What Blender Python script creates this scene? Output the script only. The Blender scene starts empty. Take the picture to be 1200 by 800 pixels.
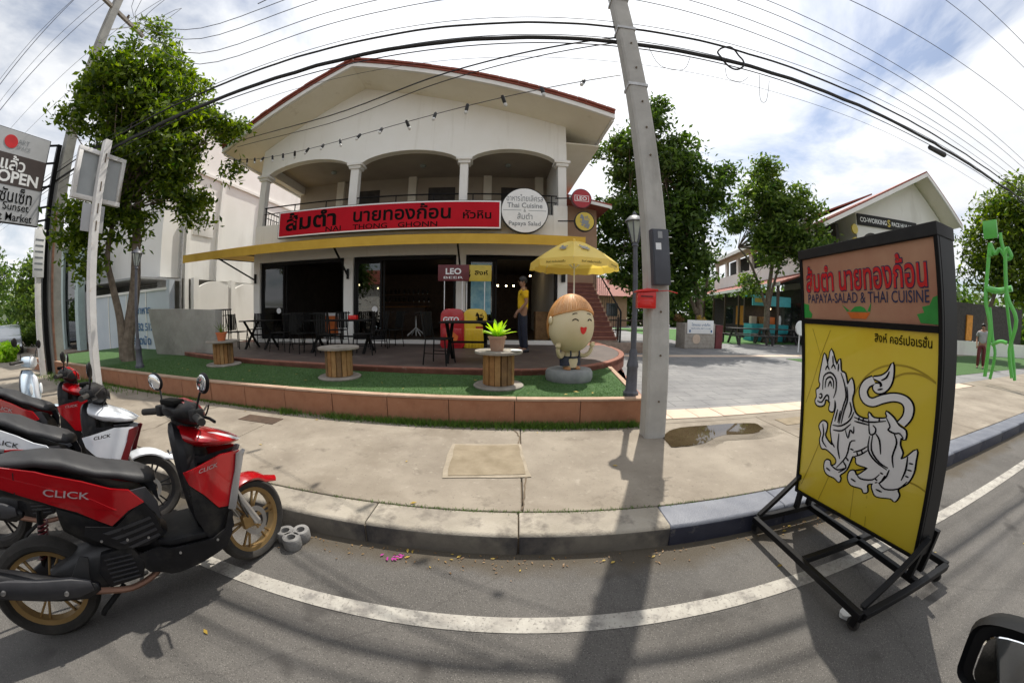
import bpy, bmesh, math, random
import numpy as np
from mathutils import Vector as V, Matrix as MX
R_ = math.radians
rnd = random.Random(7)
SC = bpy.context.scene
COL = SC.collection

# ---------------------------------------------------------------- camera (calibrated fisheye, 1200x800 photo pixels)
CH = 1.5
YAW, PITCH, ROLL, FA, FB = R_(.74), R_(-5.2), R_(-.72), 1.534, -.18
def _rot():
    cy, sy = math.cos(YAW), math.sin(YAW); cp, sp = math.cos(PITCH), math.sin(PITCH); cr, sr = math.cos(ROLL), math.sin(ROLL)
    return np.array([[cy,-sy,0],[sy,cy,0],[0,0,1]]) @ np.array([[1,0,0],[0,cp,-sp],[0,sp,cp]]) @ np.array([[cr,0,sr],[0,1,0],[-sr,0,cr]])
RC = _rot()
cam = bpy.data.cameras.new('camera'); camo = bpy.data.objects.new('camera', cam); COL.objects.link(camo)
mw = MX(((RC[0,0], RC[0,2], -RC[0,1], 0), (RC[1,0], RC[1,2], -RC[1,1], 0), (RC[2,0], RC[2,2], -RC[2,1], CH), (0,0,0,1)))
camo.matrix_world = mw
cam.type = 'PANO'; cam.panorama_type = 'FISHEYE_LENS_POLYNOMIAL'
cam.sensor_width = 36; cam.sensor_fit = 'HORIZONTAL'
cam.fisheye_fov = R_(220)
cam.fisheye_polynomial_k0 = 0; cam.fisheye_polynomial_k1 = -FA/18; cam.fisheye_polynomial_k2 = 0
cam.fisheye_polynomial_k3 = -FB/18**3; cam.fisheye_polynomial_k4 = 0
cam.clip_start = .02; cam.clip_end = 2000
SC.camera = camo
def ray(px, py):
    x = px-600; y = 400-py; r = math.hypot(x, y)+1e-9; s = r/600; th = FA*s+FB*s**3
    return RC @ np.array([math.sin(th)*x/r, math.cos(th), math.sin(th)*y/r])
def GZ(px, py, z=0.):          # pixel -> point on the level surface z it stands on
    d = ray(px, py); t = (z-CH)/d[2]; return (d[0]*t, d[1]*t, z)
def GY(px, py, Y):             # pixel -> point on the wall plane Y
    d = ray(px, py); t = Y/d[1]; return (d[0]*t, Y, CH+d[2]*t)
def GX(px, py, X):
    d = ray(px, py); t = X/d[0]; return (X, d[1]*t, CH+d[2]*t)

# ---------------------------------------------------------------- light, sky, exposure
SUN_AZ = math.atan2(.935, .355); SUN_EL = R_(61)
sv = V((math.cos(SUN_EL)*math.cos(SUN_AZ), math.cos(SUN_EL)*math.sin(SUN_AZ), math.sin(SUN_EL)))
sl = bpy.data.lights.new('sun', 'SUN'); sl.energy = 4.4; sl.angle = R_(.6); sl.color = (1, .94, .84)
so = bpy.data.objects.new('sun', sl); COL.objects.link(so); so.rotation_euler = sv.to_track_quat('Z', 'Y').to_euler(); so.location = (0, 0, 40)
wd = bpy.data.worlds.new('World'); SC.world = wd; wd.use_nodes = True
nt = wd.node_tree; nt.nodes.clear()
def wn(t, **k):
    n = nt.nodes.new(t)
    for a, b in k.items(): setattr(n, a, b)
    return n
out = wn('ShaderNodeOutputWorld'); bg = wn('ShaderNodeBackground'); sky = wn('ShaderNodeTexSky')
sky.sky_type = 'NISHITA'; sky.sun_disc = False; sky.sun_elevation = SUN_EL; sky.sun_rotation = math.pi/2-SUN_AZ; sky.dust_density = 1.2
bg.inputs[1].default_value = .1
tc = wn('ShaderNodeTexCoord'); sep = wn('ShaderNodeSeparateXYZ'); nt.links.new(tc.outputs['Generated'], sep.inputs[0])
zz = wn('ShaderNodeMath', operation='MAXIMUM'); zz.inputs[1].default_value = .0; nt.links.new(sep.outputs[2], zz.inputs[0])
za = wn('ShaderNodeMath', operation='ADD'); za.inputs[1].default_value = .22; nt.links.new(zz.outputs[0], za.inputs[0])
dv = wn('ShaderNodeVectorMath', operation='DIVIDE'); nt.links.new(tc.outputs['Generated'], dv.inputs[0]); nt.links.new(za.outputs[0], dv.inputs[1])
n1 = wn('ShaderNodeTexNoise'); n1.inputs['Scale'].default_value = 1.35; n1.inputs['Detail'].default_value = 9; n1.inputs['Roughness'].default_value = .58; n1.inputs['Distortion'].default_value = .5
n2 = wn('ShaderNodeTexNoise'); n2.inputs['Scale'].default_value = 3.1; n2.inputs['Detail'].default_value = 7; n2.inputs['Roughness'].default_value = .6
for n in (n1, n2): nt.links.new(dv.outputs[0], n.inputs['Vector'])
r1 = wn('ShaderNodeValToRGB'); r1.color_ramp.elements[0].position = .32; r1.color_ramp.elements[1].position = .5; r1.color_ramp.elements[0].color = (.12, .12, .12, 1); nt.links.new(n1.outputs['Fac'], r1.inputs[0])
r2 = wn('ShaderNodeValToRGB'); r2.color_ramp.elements[0].position = .3; r2.color_ramp.elements[1].position = .7
r2.color_ramp.elements[0].color = (7.3, 7.5, 7.8, 1); r2.color_ramp.elements[1].color = (8.8, 8.9, 9.1, 1); nt.links.new(n2.outputs['Fac'], r2.inputs[0])
mx = wn('ShaderNodeMix', data_type='RGBA'); nt.links.new(r1.outputs[0], mx.inputs[0]); nt.links.new(sky.outputs[0], mx.inputs[6]); nt.links.new(r2.outputs[0], mx.inputs[7])
sd = wn('ShaderNodeVectorMath', operation='DOT_PRODUCT'); nt.links.new(tc.outputs['Generated'], sd.inputs[0]); sd.inputs[1].default_value = tuple(sv)
sm = wn('ShaderNodeMapRange'); sm.inputs[1].default_value = .55; sm.inputs[2].default_value = 1.; sm.inputs[3].default_value = 1.; sm.inputs[4].default_value = 1.4; nt.links.new(sd.outputs['Value'], sm.inputs[0])   # clouds glow round the sun
gl_ = wn('ShaderNodeVectorMath', operation='SCALE'); nt.links.new(mx.outputs[2], gl_.inputs[0]); nt.links.new(sm.outputs[0], gl_.inputs['Scale']); nt.links.new(gl_.outputs[0], bg.inputs[0]); nt.links.new(bg.outputs[0], out.inputs[0])
vs = SC.view_settings; vs.view_transform = 'Standard'; vs.look = 'None'; vs.exposure = 0.28; vs.gamma = 1; vs.use_curve_mapping = False
SC.render.engine = 'CYCLES'; SC.cycles.use_denoising = True; SC.cycles.max_bounces = 7; SC.cycles.transparent_max_bounces = 12
SC.cycles.caustics_reflective = False; SC.cycles.caustics_refractive = False; SC.cycles.sample_clamp_indirect = 6

# ---------------------------------------------------------------- materials
MT = {}
def mat(name, col, rough=.6, metal=0., var=.12, vsc=5., bump=0., bsc=60., coat=0., col2=None, fac=None, spec=.5, emit=None, detail=5):
    m = bpy.data.materials.new(name); m.use_nodes = True; t = m.node_tree; p = t.nodes['Principled BSDF']
    p.inputs['Roughness'].default_value = rough; p.inputs['Metallic'].default_value = metal; p.inputs['Coat Weight'].default_value = coat
    p.inputs['Specular IOR Level'].default_value = spec
    c = t.nodes.new('ShaderNodeTexCoord')
    n = t.nodes.new('ShaderNodeTexNoise'); n.inputs['Scale'].default_value = vsc; n.inputs['Detail'].default_value = detail; n.inputs['Roughness'].default_value = .6
    t.links.new(c.outputs['Object'], n.inputs['Vector'])
    rp = t.nodes.new('ShaderNodeValToRGB'); e = rp.color_ramp.elements
    lo = tuple(max(0, x*(1-var)) for x in col); hi = tuple(min(1, x*(1+var)) for x in col)
    if col2: lo, hi = col, col2
    e[0].position, e[1].position = fac or (.32, .68); e[0].color = (*lo, 1); e[1].color = (*hi, 1)
    t.links.new(n.outputs['Fac'], rp.inputs[0]); t.links.new(rp.outputs[0], p.inputs['Base Color'])
    if bump:
        b = t.nodes.new('ShaderNodeTexNoise'); b.inputs['Scale'].default_value = bsc; b.inputs['Detail'].default_value = 4
        t.links.new(c.outputs['Object'], b.inputs['Vector'])
        bu = t.nodes.new('ShaderNodeBump'); bu.inputs['Strength'].default_value = bump; bu.inputs['Distance'].default_value = .01
        t.links.new(b.outputs['Fac'], bu.inputs['Height']); t.links.new(bu.outputs[0], p.inputs['Normal'])
    if emit:
        p.inputs['Emission Color'].default_value = (*emit[0], 1); p.inputs['Emission Strength'].default_value = emit[1]
    MT[name] = m; return m
def link_mix(m, fac_socket, col2):     # lay a second colour over the base colour with a factor
    t = m.node_tree; p = t.nodes['Principled BSDF']; src = p.inputs['Base Color'].links[0].from_socket
    x = t.nodes.new('ShaderNodeMix'); x.data_type = 'RGBA'; t.links.new(fac_socket, x.inputs[0]); t.links.new(src, x.inputs[6])
    x.inputs[7].default_value = (*col2, 1); t.links.new(x.outputs[2], p.inputs['Base Color']); return x
def stain(m, scale, lo, hi, col, kind='Object', detail=6, amount=1., sx=1, sy=1, sz=1):
    t = m.node_tree; c = t.nodes.new('ShaderNodeTexCoord'); mp = t.nodes.new('ShaderNodeMapping'); mp.inputs['Scale'].default_value = (sx, sy, sz); mp.inputs['Location'].default_value = (3.1, 1.7, .4)
    n = t.nodes.new('ShaderNodeTexNoise'); n.inputs['Scale'].default_value = scale; n.inputs['Detail'].default_value = detail; n.inputs['Roughness'].default_value = .62
    t.links.new(c.outputs[kind], mp.inputs[0]); t.links.new(mp.outputs[0], n.inputs['Vector'])
    r = t.nodes.new('ShaderNodeMapRange'); r.inputs[1].default_value = lo; r.inputs[2].default_value = hi; r.inputs[4].default_value = amount
    t.links.new(n.outputs['Fac'], r.inputs[0]); return link_mix(m, r.outputs[0], col)
def leafmat(name, c1, c2, trans=.35):
    m = bpy.data.materials.new(name); m.use_nodes = True; t = m.node_tree; p = t.nodes['Principled BSDF']; o = t.nodes['Material Output']
    g = t.nodes.new('ShaderNodeNewGeometry'); rp = t.nodes.new('ShaderNodeValToRGB'); rp.color_ramp.elements[0].color = (*c1, 1); rp.color_ramp.elements[1].color = (*c2, 1)
    t.links.new(g.outputs['Random Per Island'], rp.inputs[0]); t.links.new(rp.outputs[0], p.inputs['Base Color']); p.inputs['Roughness'].default_value = .5
    p.inputs['Specular IOR Level'].default_value = .35
    tr = t.nodes.new('ShaderNodeBsdfTranslucent'); hs = t.nodes.new('ShaderNodeHueSaturation'); hs.inputs['Value'].default_value = 1.6; hs.inputs['Saturation'].default_value = 1.1
    t.links.new(rp.outputs[0], hs.inputs['Color']); t.links.new(hs.outputs[0], tr.inputs[0])
    ms = t.nodes.new('ShaderNodeMixShader'); ms.inputs[0].default_value = trans; t.links.new(p.outputs[0], ms.inputs[1]); t.links.new(tr.outputs[0], ms.inputs[2]); t.links.new(ms.outputs[0], o.inputs[0])
    MT[name] = m; return m
def glassmat(name, tint=(.85, .9, .9), refl=1.45):
    m = bpy.data.materials.new(name); m.use_nodes = True; t = m.node_tree; t.nodes.remove(t.nodes['Principled BSDF']); o = t.nodes['Material Output']
    tr = t.nodes.new('ShaderNodeBsdfTransparent'); tr.inputs[0].default_value = (*tint, 1); gl = t.nodes.new('ShaderNodeBsdfGlossy'); gl.inputs['Roughness'].default_value = .02
    f = t.nodes.new('ShaderNodeFresnel'); f.inputs[0].default_value = refl; ms = t.nodes.new('ShaderNodeMixShader')
    t.links.new(f.outputs[0], ms.inputs[0]); t.links.new(tr.outputs[0], ms.inputs[1]); t.links.new(gl.outputs[0], ms.inputs[2]); t.links.new(ms.outputs[0], o.inputs[0])
    MT[name] = m; return m

# ---------------------------------------------------------------- mesh helpers
class MB:
    def __init__(s): s.v = []; s.f = []
    def add(s, vs, fs):
        o = len(s.v); s.v += [tuple(x) for x in vs]; s.f += [tuple(i+o for i in f) for f in fs]; return s
    def box(s, c, d, rz=0, rot=None):
        a, b, e = d[0]/2, d[1]/2, d[2]/2
        vs = [V((x*a, y*b, z*e)) for x in (-1, 1) for y in (-1, 1) for z in (-1, 1)]
        m = rot if rot is not None else MX.Rotation(rz, 3, 'Z')
        vs = [m @ p + V(c) for p in vs]
        return s.add(vs, [(0,1,3,2), (4,6,7,5), (0,4,5,1), (2,3,7,6), (0,2,6,4), (1,5,7,3)])
    def bb(s, x0, x1, y0, y1, z0, z1): return s.box(((x0+x1)/2, (y0+y1)/2, (z0+z1)/2), (x1-x0, y1-y0, z1-z0))
    def tube(s, pts, r, n=8, caps=True, flat=1.):
        pts = [V(p) for p in pts]; k = len(pts); rs = r if isinstance(r, (list, tuple)) else [r]*k
        o = len(s.v); up = None
        for i, p in enumerate(pts):
            t = (pts[min(i+1, k-1)]-pts[max(i-1, 0)]).normalized()
            if up is None:
                up = V((0, 0, 1)) if abs(t.z) < .9 else V((1, 0, 0))
            a = t.cross(up)
            if a.length < 1e-4: a = t.cross(V((0, 1, 0)))
            a.normalize(); b = a.cross(t).normalized(); up = b
            for j in range(n):
                q = 2*math.pi*j/n; s.v.append(tuple(p+a*math.cos(q)*rs[i]+b*math.sin(q)*rs[i]*flat))
        for i in range(k-1):
            for j in range(n):
                a0 = o+i*n+j; a1 = o+i*n+(j+1) % n; s.f.append((a0, a1, a1+n, a0+n))
        if caps: s.f.append(tuple(o+j for j in range(n))[::-1]); s.f.append(tuple(o+(k-1)*n+j for j in range(n)))
        return s
    def bar(s, p0, p1, w, h=None):     # rectangular bar
        h = h or w; p0, p1 = V(p0), V(p1); t = (p1-p0).normalized(); up = V((0, 0, 1)) if abs(t.z) < .95 else V((0, 1, 0))
        a = t.cross(up).normalized()*w/2; b = a.cross(t).normalized()*h/2
        return s.add([p0-a-b, p0+a-b, p0+a+b, p0-a+b, p1-a-b, p1+a-b, p1+a+b, p1-a+b], [(0,1,2,3), (7,6,5,4), (0,4,5,1), (1,5,6,2), (2,6,7,3), (3,7,4,0)])
    def lathe(s, prof, c=(0,0,0), n=24, axis='Z', caps=True):
        o = len(s.v); k = len(prof)
        for r, z in prof:
            for j in range(n):
                q = 2*math.pi*j/n; x, y = r*math.cos(q), r*math.sin(q)
                p = (x, y, z) if axis == 'Z' else ((x, z, y) if axis == 'Y' else (z, x, y))
                s.v.append((p[0]+c[0], p[1]+c[1], p[2]+c[2]))
        for i in range(k-1):
            for j in range(n):
                a0 = o+i*n+j; a1 = o+i*n+(j+1) % n; s.f.append((a0, a1, a1+n, a0+n))
        if caps:
            if prof[0][0] > 1e-4: s.f.append(tuple(o+j for j in range(n))[::-1])
            if prof[-1][0] > 1e-4: s.f.append(tuple(o+(k-1)*n+j for j in range(n)))
        return s
    def ell(s, c, r, n=16, m=10, rot=None):
        o = len(s.v)
        for i in range(m+1):
            a = -math.pi/2+math.pi*i/m
            for j in range(n):
                q = 2*math.pi*j/n; p = V((math.cos(a)*math.cos(q)*r[0], math.cos(a)*math.sin(q)*r[1], math.sin(a)*r[2]))
                if rot is not None: p = rot @ p
                s.v.append(tuple(p+V(c)))
        for i in range(m):
            for j in range(n):
                a0 = o+i*n+j; a1 = o+i*n+(j+1) % n; s.f.append((a0, a1, a1+n, a0+n))
        return s
    def prism(s, poly, fn0, fn1):      # polygon (a,b) mapped by two functions, with sides
        k = len(poly); o = len(s.v)
        s.v += [tuple(fn0(*p)) for p in poly]+[tuple(fn1(*p)) for p in poly]
        s.f.append(tuple(o+i for i in range(k))); s.f.append(tuple(o+k+i for i in range(k))[::-1])
        for i in range(k): j = (i+1) % k; s.f.append((o+j, o+i, o+k+i, o+k+j))
        return s
    def xz(s, poly, y0, y1): return s.prism(poly, lambda a, b: (a, y0, b), lambda a, b: (a, y1, b))
    def xy(s, poly, z0, z1): return s.prism(poly, lambda a, b: (a, b, z0), lambda a, b: (a, b, z1))
    def yz(s, poly, x0, x1): return s.prism(poly, lambda a, b: (x0, a, b), lambda a, b: (x1, a, b))
    def loft(s, rings, caps=True):
        o = len(s.v); n = len(rings[0]); k = len(rings)
        for r in rings: s.v += [tuple(p) for p in r]
        for i in range(k-1):
            for j in range(n):
                a0 = o+i*n+j; a1 = o+i*n+(j+1) % n; s.f.append((a0, a1, a1+n, a0+n))
        if caps: s.f.append(tuple(o+j for j in range(n))[::-1]); s.f.append(tuple(o+(k-1)*n+j for j in range(n)))
        return s
    def mesh(s, name, smooth=True, bevel=0, seg=2, angle=38, fix=True):
        me = bpy.data.meshes.new(name); me.from_pydata(s.v, [], s.f); me.update()
        if bevel or fix:
            b = bmesh.new(); b.from_mesh(me); bmesh.ops.remove_doubles(b, verts=b.verts, dist=1e-5)
            bmesh.ops.recalc_face_normals(b, faces=b.faces)
            if bevel:
                es = [e for e in b.edges if len(e.link_faces) == 2 and e.calc_face_angle(0) > R_(30)]
                bmesh.ops.bevel(b, geom=es, offset=bevel, segments=seg, affect='EDGES', profile=.6, clamp_overlap=True)
            b.to_mesh(me); b.free()
        if smooth:
            me.shade_smooth(); me.set_sharp_from_angle(angle=R_(angle))
        return me
def link(me, name, m, parent=None, loc=None, rz=None, rot=None):
    o = bpy.data.objects.new(name, me); COL.objects.link(o)
    if m is not None and me is not None and not me.materials: me.materials.append(MT[m] if isinstance(m, str) else m)
    if parent is not None: o.parent = parent
    if loc is not None: o.location = loc
    if rz is not None: o.rotation_euler = (0, 0, rz)
    if rot is not None: o.rotation_euler = rot
    return o
def P(name, mb, m, parent=None, **k):
    lk = {a: k.pop(a) for a in ('loc', 'rz', 'rot') if a in k}
    return link(mb.mesh(name, **k), name, m, parent, **lk)
def tag(o, label=None, cat=None, group=None, kind=None):
    if label: o['label'] = label
    if cat: o['category'] = cat
    if group: o['group'] = group
    if kind: o['kind'] = kind
    return o
def E(name, label, cat, loc=(0,0,0), rz=0, group=None, rot=None):
    o = bpy.data.objects.new(name, None); COL.objects.link(o); o.location = loc; o.rotation_euler = rot or (0, 0, rz); o.empty_display_size = .2
    return tag(o, label, cat, group)
def S(name, mb, m, **k): return tag(P(name, mb, m, **k), kind='structure')
def copy_tree(o, parent=None):
    c = o.copy(); COL.objects.link(c); c.parent = parent
    for ch in o.children: copy_tree(ch, c)
    return c
def put(proto, used, loc, rz, label, sc=1.):
    o = proto if not used else copy_tree(proto)
    o.location = loc; o.rotation_euler = (0, 0, rz); o['label'] = label; o.scale = (sc,)*3
    used.append(o); return o
FONT = None
def text_mesh(body, size=1., bold=0., spacing=1.):
    cu = bpy.data.curves.new('t', 'FONT'); cu.body = body; cu.size = size; cu.align_x = 'CENTER'; cu.align_y = 'CENTER'; cu.offset = bold; cu.resolution_u = 3; cu.space_character = spacing
    o = bpy.data.objects.new('t', cu); COL.objects.link(o); dg = bpy.context.evaluated_depsgraph_get()
    me = bpy.data.meshes.new_from_object(o.evaluated_get(dg)); bpy.data.objects.remove(o); bpy.data.curves.remove(cu)
    return me
def text(name, body, w, h, m, parent, fn, bold=0., spacing=1.):
    """lettering fitted to w x h, its points laid on a surface by fn(a, b)"""
    me = text_mesh(body, 1., bold, spacing); n = len(me.vertices); co = np.empty(n*3); me.vertices.foreach_get('co', co); co = co.reshape(-1, 3)
    lo, hi = co.min(0), co.max(0)
    a = ((co[:,0]-lo[0])/max(hi[0]-lo[0], 1e-6)-.5)*w; b = ((co[:,1]-lo[1])/max(hi[1]-lo[1], 1e-6)-.5)*h
    lab = np.arange(n); polys = [tuple(p.vertices) for p in me.polygons]
    for _ in range(200):                      # islands
        old = lab.copy()
        for p in polys:
            q = lab[list(p)].min(); lab[list(p)] = q
        lab = lab[lab]
        if (old == lab).all(): break
    isl = sorted({l: (co[lab == l, 0].min(), co[lab == l, 0].max()) for l in set(lab.tolist())}.items(), key=lambda t: t[1][0])
    words = []; end = -1e9
    for l, (x0, x1) in isl:                   # a wide gap starts a new word, which is a part of its own
        if x0 > end+.17: words.append([])
        words[-1].append(l); end = max(end, x1)
    pos = [tuple(fn(x, y)) for x, y in zip(a, b)]; bpy.data.meshes.remove(me); res = []
    for w_ in words:
        ws = set(w_); idx = [i for i in range(n) if lab[i] in ws]; mp = {i: k for k, i in enumerate(idx)}
        m2 = bpy.data.meshes.new(name); m2.from_pydata([pos[i] for i in idx], [], [tuple(mp[i] for i in p) for p in polys if lab[p[0]] in ws]); m2.update(); res.append(link(m2, name, m, parent))
    return res
def stroke(mb, pts, w, fn, closed=False):
    """flat painted line of width w through pts (a, b), laid on a surface by fn"""
    k = len(pts); q = []
    for i in range(k):
        p0 = pts[(i-1) % k] if closed else pts[max(i-1, 0)]; p1 = pts[(i+1) % k] if closed else pts[min(i+1, k-1)]
        dx, dy = p1[0]-p0[0], p1[1]-p0[1]; L = math.hypot(dx, dy) or 1; ww = w[i] if isinstance(w, (list, tuple)) else w
        q.append((fn(pts[i][0]-dy/L*ww/2, pts[i][1]+dx/L*ww/2), fn(pts[i][0]+dy/L*ww/2, pts[i][1]-dx/L*ww/2)))
    vs = [p for a in q for p in a]; fs = [(2*i, 2*i+1, 2*((i+1) % k)+1, 2*((i+1) % k)) for i in range(k if closed else k-1)]
    mb.add(vs, fs); return mb
def smooth_pts(pts, n=4, closed=False):
    out_ = []; k = len(pts); rng = range(k if closed else k-1)
    g = (lambda i: pts[i % k]) if closed else (lambda i: pts[max(0, min(k-1, i))])
    for i in rng:
        p0, p1, p2, p3 = [np.array(g(i+j), float) for j in (-1, 0, 1, 2)]
        for j in range(n):
            t = j/n; out_.append(tuple(.5*((2*p1)+(-p0+p2)*t+(2*p0-5*p1+4*p2-p3)*t*t+(-p0+3*p1-3*p2+p3)*t**3)))
    if not closed: out_.append(tuple(map(float, pts[-1])))
    return out_
def fill(poly, fn, sub=0):
    """flat painted shape: triangulated polygon laid on a surface by fn"""
    from mathutils.geometry import tessellate_polygon
    tr = tessellate_polygon([[V((a, b, 0)) for a, b in poly]])
    pts = [tuple(p) for p in poly]; tri = [tuple(t) for t in tr]
    for _ in range(sub):
        new = []; mid = {}
        def mp(i, j):
            k = (min(i, j), max(i, j))
            if k not in mid: mid[k] = len(pts); pts.append(((pts[i][0]+pts[j][0])/2, (pts[i][1]+pts[j][1])/2))
            return mid[k]
        for a, b, c in tri:
            d, e, f = mp(a, b), mp(b, c), mp(c, a); new += [(a, d, f), (d, b, e), (f, e, c), (d, e, f)]
        tri = new
    return [fn(*p) for p in pts], tri
def raw(name, verts, faces, m, parent=None, kind=None):
    me = bpy.data.meshes.new(name); me.vertices.add(len(verts)); me.vertices.foreach_set('co', np.asarray(verts, np.float32).ravel())
    f = np.asarray(faces, np.int32); k = f.shape[1]; me.loops.add(f.size); me.loops.foreach_set('vertex_index', f.ravel())
    me.polygons.add(len(f)); me.polygons.foreach_set('loop_start', np.arange(0, f.size, k)); me.update(calc_edges=True)
    o = link(me, name, m, parent)
    if kind: o['kind'] = kind
    return o
# ---------------------------------------------------------------- colours
mat('asphalt', (.115, .108, .1), .9, var=.22, vsc=1.2, bump=.8, bsc=160, detail=9, spec=.3)
m = MT['asphalt']; t = m.node_tree
vo = t.nodes.new('ShaderNodeTexVoronoi'); vo.inputs['Scale'].default_value = 110; cc = t.nodes.new('ShaderNodeTexCoord'); t.links.new(cc.outputs['Object'], vo.inputs['Vector'])
mr = t.nodes.new('ShaderNodeMapRange'); mr.inputs[1].default_value = .1; mr.inputs[2].default_value = .3; mr.inputs[3].default_value = .8; mr.inputs[4].default_value = 0; t.links.new(vo.outputs['Distance'], mr.inputs[0]); link_mix(m, mr.outputs[0], (.27, .255, .235))
v2 = t.nodes.new('ShaderNodeTexVoronoi'); v2.inputs['Scale'].default_value = 75; t.links.new(cc.outputs['Object'], v2.inputs['Vector']); m2_ = t.nodes.new('ShaderNodeMapRange'); m2_.inputs[1].default_value = .1; m2_.inputs[2].default_value = .32; m2_.inputs[3].default_value = .7; m2_.inputs[4].default_value = 0; t.links.new(v2.outputs['Distance'], m2_.inputs[0]); link_mix(m, m2_.outputs[0], (.035, .033, .032))
v3 = t.nodes.new('ShaderNodeTexVoronoi'); v3.feature = 'DISTANCE_TO_EDGE'; v3.inputs['Scale'].default_value = .45; nz = t.nodes.new('ShaderNodeTexNoise'); nz.inputs['Scale'].default_value = 4; nz.inputs['Detail'].default_value = 6; t.links.new(cc.outputs['Object'], nz.inputs['Vector']); ad = t.nodes.new('ShaderNodeMix'); ad.data_type = 'RGBA'; ad.inputs[0].default_value = .12; t.links.new(cc.outputs['Object'], ad.inputs[6]); t.links.new(nz.outputs['Color'], ad.inputs[7]); t.links.new(ad.outputs[2], v3.inputs['Vector']); m3_ = t.nodes.new('ShaderNodeMapRange'); m3_.inputs[1].default_value = .0006; m3_.inputs[2].default_value = .0028; m3_.inputs[3].default_value = .22; m3_.inputs[4].default_value = 0; t.links.new(v3.outputs['Distance'], m3_.inputs[0]); link_mix(m, m3_.outputs[0], (.03, .028, .026))
stain(m, 2.6, .62, .7, (.05, .046, .043), detail=2, amount=.75)
stain(m, .5, .5, .75, (.15, .145, .14), amount=.6)
# dirt that gathers along the gutter
sp = t.nodes.new('ShaderNodeSeparateXYZ'); c3 = t.nodes.new('ShaderNodeTexCoord'); t.links.new(c3.outputs['Object'], sp.inputs[0])
gn = t.nodes.new('ShaderNodeTexNoise'); gn.inputs['Scale'].default_value = 3; gn.inputs['Detail'].default_value = 8; t.links.new(c3.outputs['Object'], gn.inputs['Vector'])
ga = t.nodes.new('ShaderNodeMath'); ga.operation = 'MULTIPLY_ADD'; ga.inputs[1].default_value = .35; t.links.new(gn.outputs['Fac'], ga.inputs[0]); t.links.new(sp.outputs[1], ga.inputs[2])
gr = t.nodes.new('ShaderNodeMapRange'); gr.inputs[1].default_value = 1.66; gr.inputs[2].default_value = 1.8; gr.inputs[4].default_value = .85; t.links.new(ga.outputs[0], gr.inputs[0]); link_mix(m, gr.outputs[0], (.085, .07, .05))
mat('line_paint', (.3, .28, .25), .85, col2=(.44, .42, .375), vsc=7, bump=.3, bsc=200); stain(MT['line_paint'], 9, .53, .66, (.16, .15, .14), amount=.75); stain(MT['line_paint'], 60, .55, .65, (.14, .13, .12), amount=.7)
mat('concrete', (.195, .165, .13), .9, col2=(.3, .262, .21), vsc=1.7, bump=.35, bsc=90, detail=9)
stain(MT['concrete'], .9, .5, .7, (.15, .122, .09), amount=.8); stain(MT['concrete'], 14, .6, .75, (.4, .36, .3), amount=.5); stain(MT['concrete'], 5, .6, .72, (.1, .082, .062), amount=.55); stain(MT['concrete'], 45, .62, .7, (.09, .075, .06), amount=.6)
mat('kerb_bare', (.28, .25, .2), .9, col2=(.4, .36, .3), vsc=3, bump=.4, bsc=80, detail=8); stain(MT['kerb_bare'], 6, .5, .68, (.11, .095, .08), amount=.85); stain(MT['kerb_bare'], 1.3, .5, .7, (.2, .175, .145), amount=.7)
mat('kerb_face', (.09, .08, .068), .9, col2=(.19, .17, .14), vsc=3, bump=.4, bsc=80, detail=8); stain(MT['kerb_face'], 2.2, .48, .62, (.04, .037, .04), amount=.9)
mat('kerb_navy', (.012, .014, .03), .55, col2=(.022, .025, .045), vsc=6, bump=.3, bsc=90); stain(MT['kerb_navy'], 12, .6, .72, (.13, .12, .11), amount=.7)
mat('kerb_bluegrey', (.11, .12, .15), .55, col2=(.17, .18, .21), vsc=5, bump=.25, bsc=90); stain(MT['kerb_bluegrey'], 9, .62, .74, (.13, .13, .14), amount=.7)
mat('patch', (.2, .16, .105), .95, col2=(.28, .23, .16), vsc=6, bump=.5, bsc=120); stain(MT['patch'], 12, .56, .7, (.22, .18, .12), amount=.6)
mat('patch_rim', (.26, .22, .165), .95, col2=(.36, .31, .24), vsc=9, bump=.5, bsc=120)
mat('terracotta', (.28, .12, .062), .85, col2=(.36, .17, .095), vsc=4, bump=.3, bsc=70, detail=8); stain(MT['terracotta'], 3, .55, .75, (.1, .05, .035), amount=.8, sz=.5); stain(MT['terracotta'], 16, .62, .75, (.42, .28, .2), amount=.5)
mat('wall_cap', (.34, .22, .15), .85, col2=(.45, .32, .23), vsc=5, bump=.3)
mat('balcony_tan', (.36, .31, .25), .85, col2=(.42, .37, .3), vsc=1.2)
mat('turf', (.035, .09, .02), .9, col2=(.06, .135, .034), vsc=14, bump=1., bsc=300)
mat('turf_far', (.035, .12, .02), .9, col2=(.07, .18, .035), vsc=14, bump=1., bsc=300)
leafmat('turf_blade', (.035, .095, .02), (.1, .19, .05), .25)
leafmat('weed', (.05, .11, .015), (.13, .22, .04), .3)
mat('terrace_floor', (.06, .044, .04), .6, col2=(.095, .07, .06), vsc=2, bump=.15, bsc=40); stain(MT['terrace_floor'], 3, .55, .7, (.17, .14, .12), amount=.5)
mat('terrace_edge', (.2, .075, .05), .8, col2=(.29, .12, .08), vsc=5, bump=.3); stain(MT['terrace_edge'], 9, .6, .72, (.36, .27, .22), amount=.5)
mat('cream', (.82, .81, .77), .85, col2=(.86, .855, .83), vsc=1.2, bump=.08, bsc=60); stain(MT['cream'], 5, .58, .75, (.5, .47, .4), amount=.35, sz=.06); stain(MT['cream'], 1.2, .6, .8, (.58, .54, .46), amount=.5, sz=.3)
mat('soffit', (.76, .72, .61), .85, col2=(.82, .78, .68), vsc=1.5); stain(MT['soffit'], 2, .62, .75, (.42, .36, .25), amount=.5)
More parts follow.
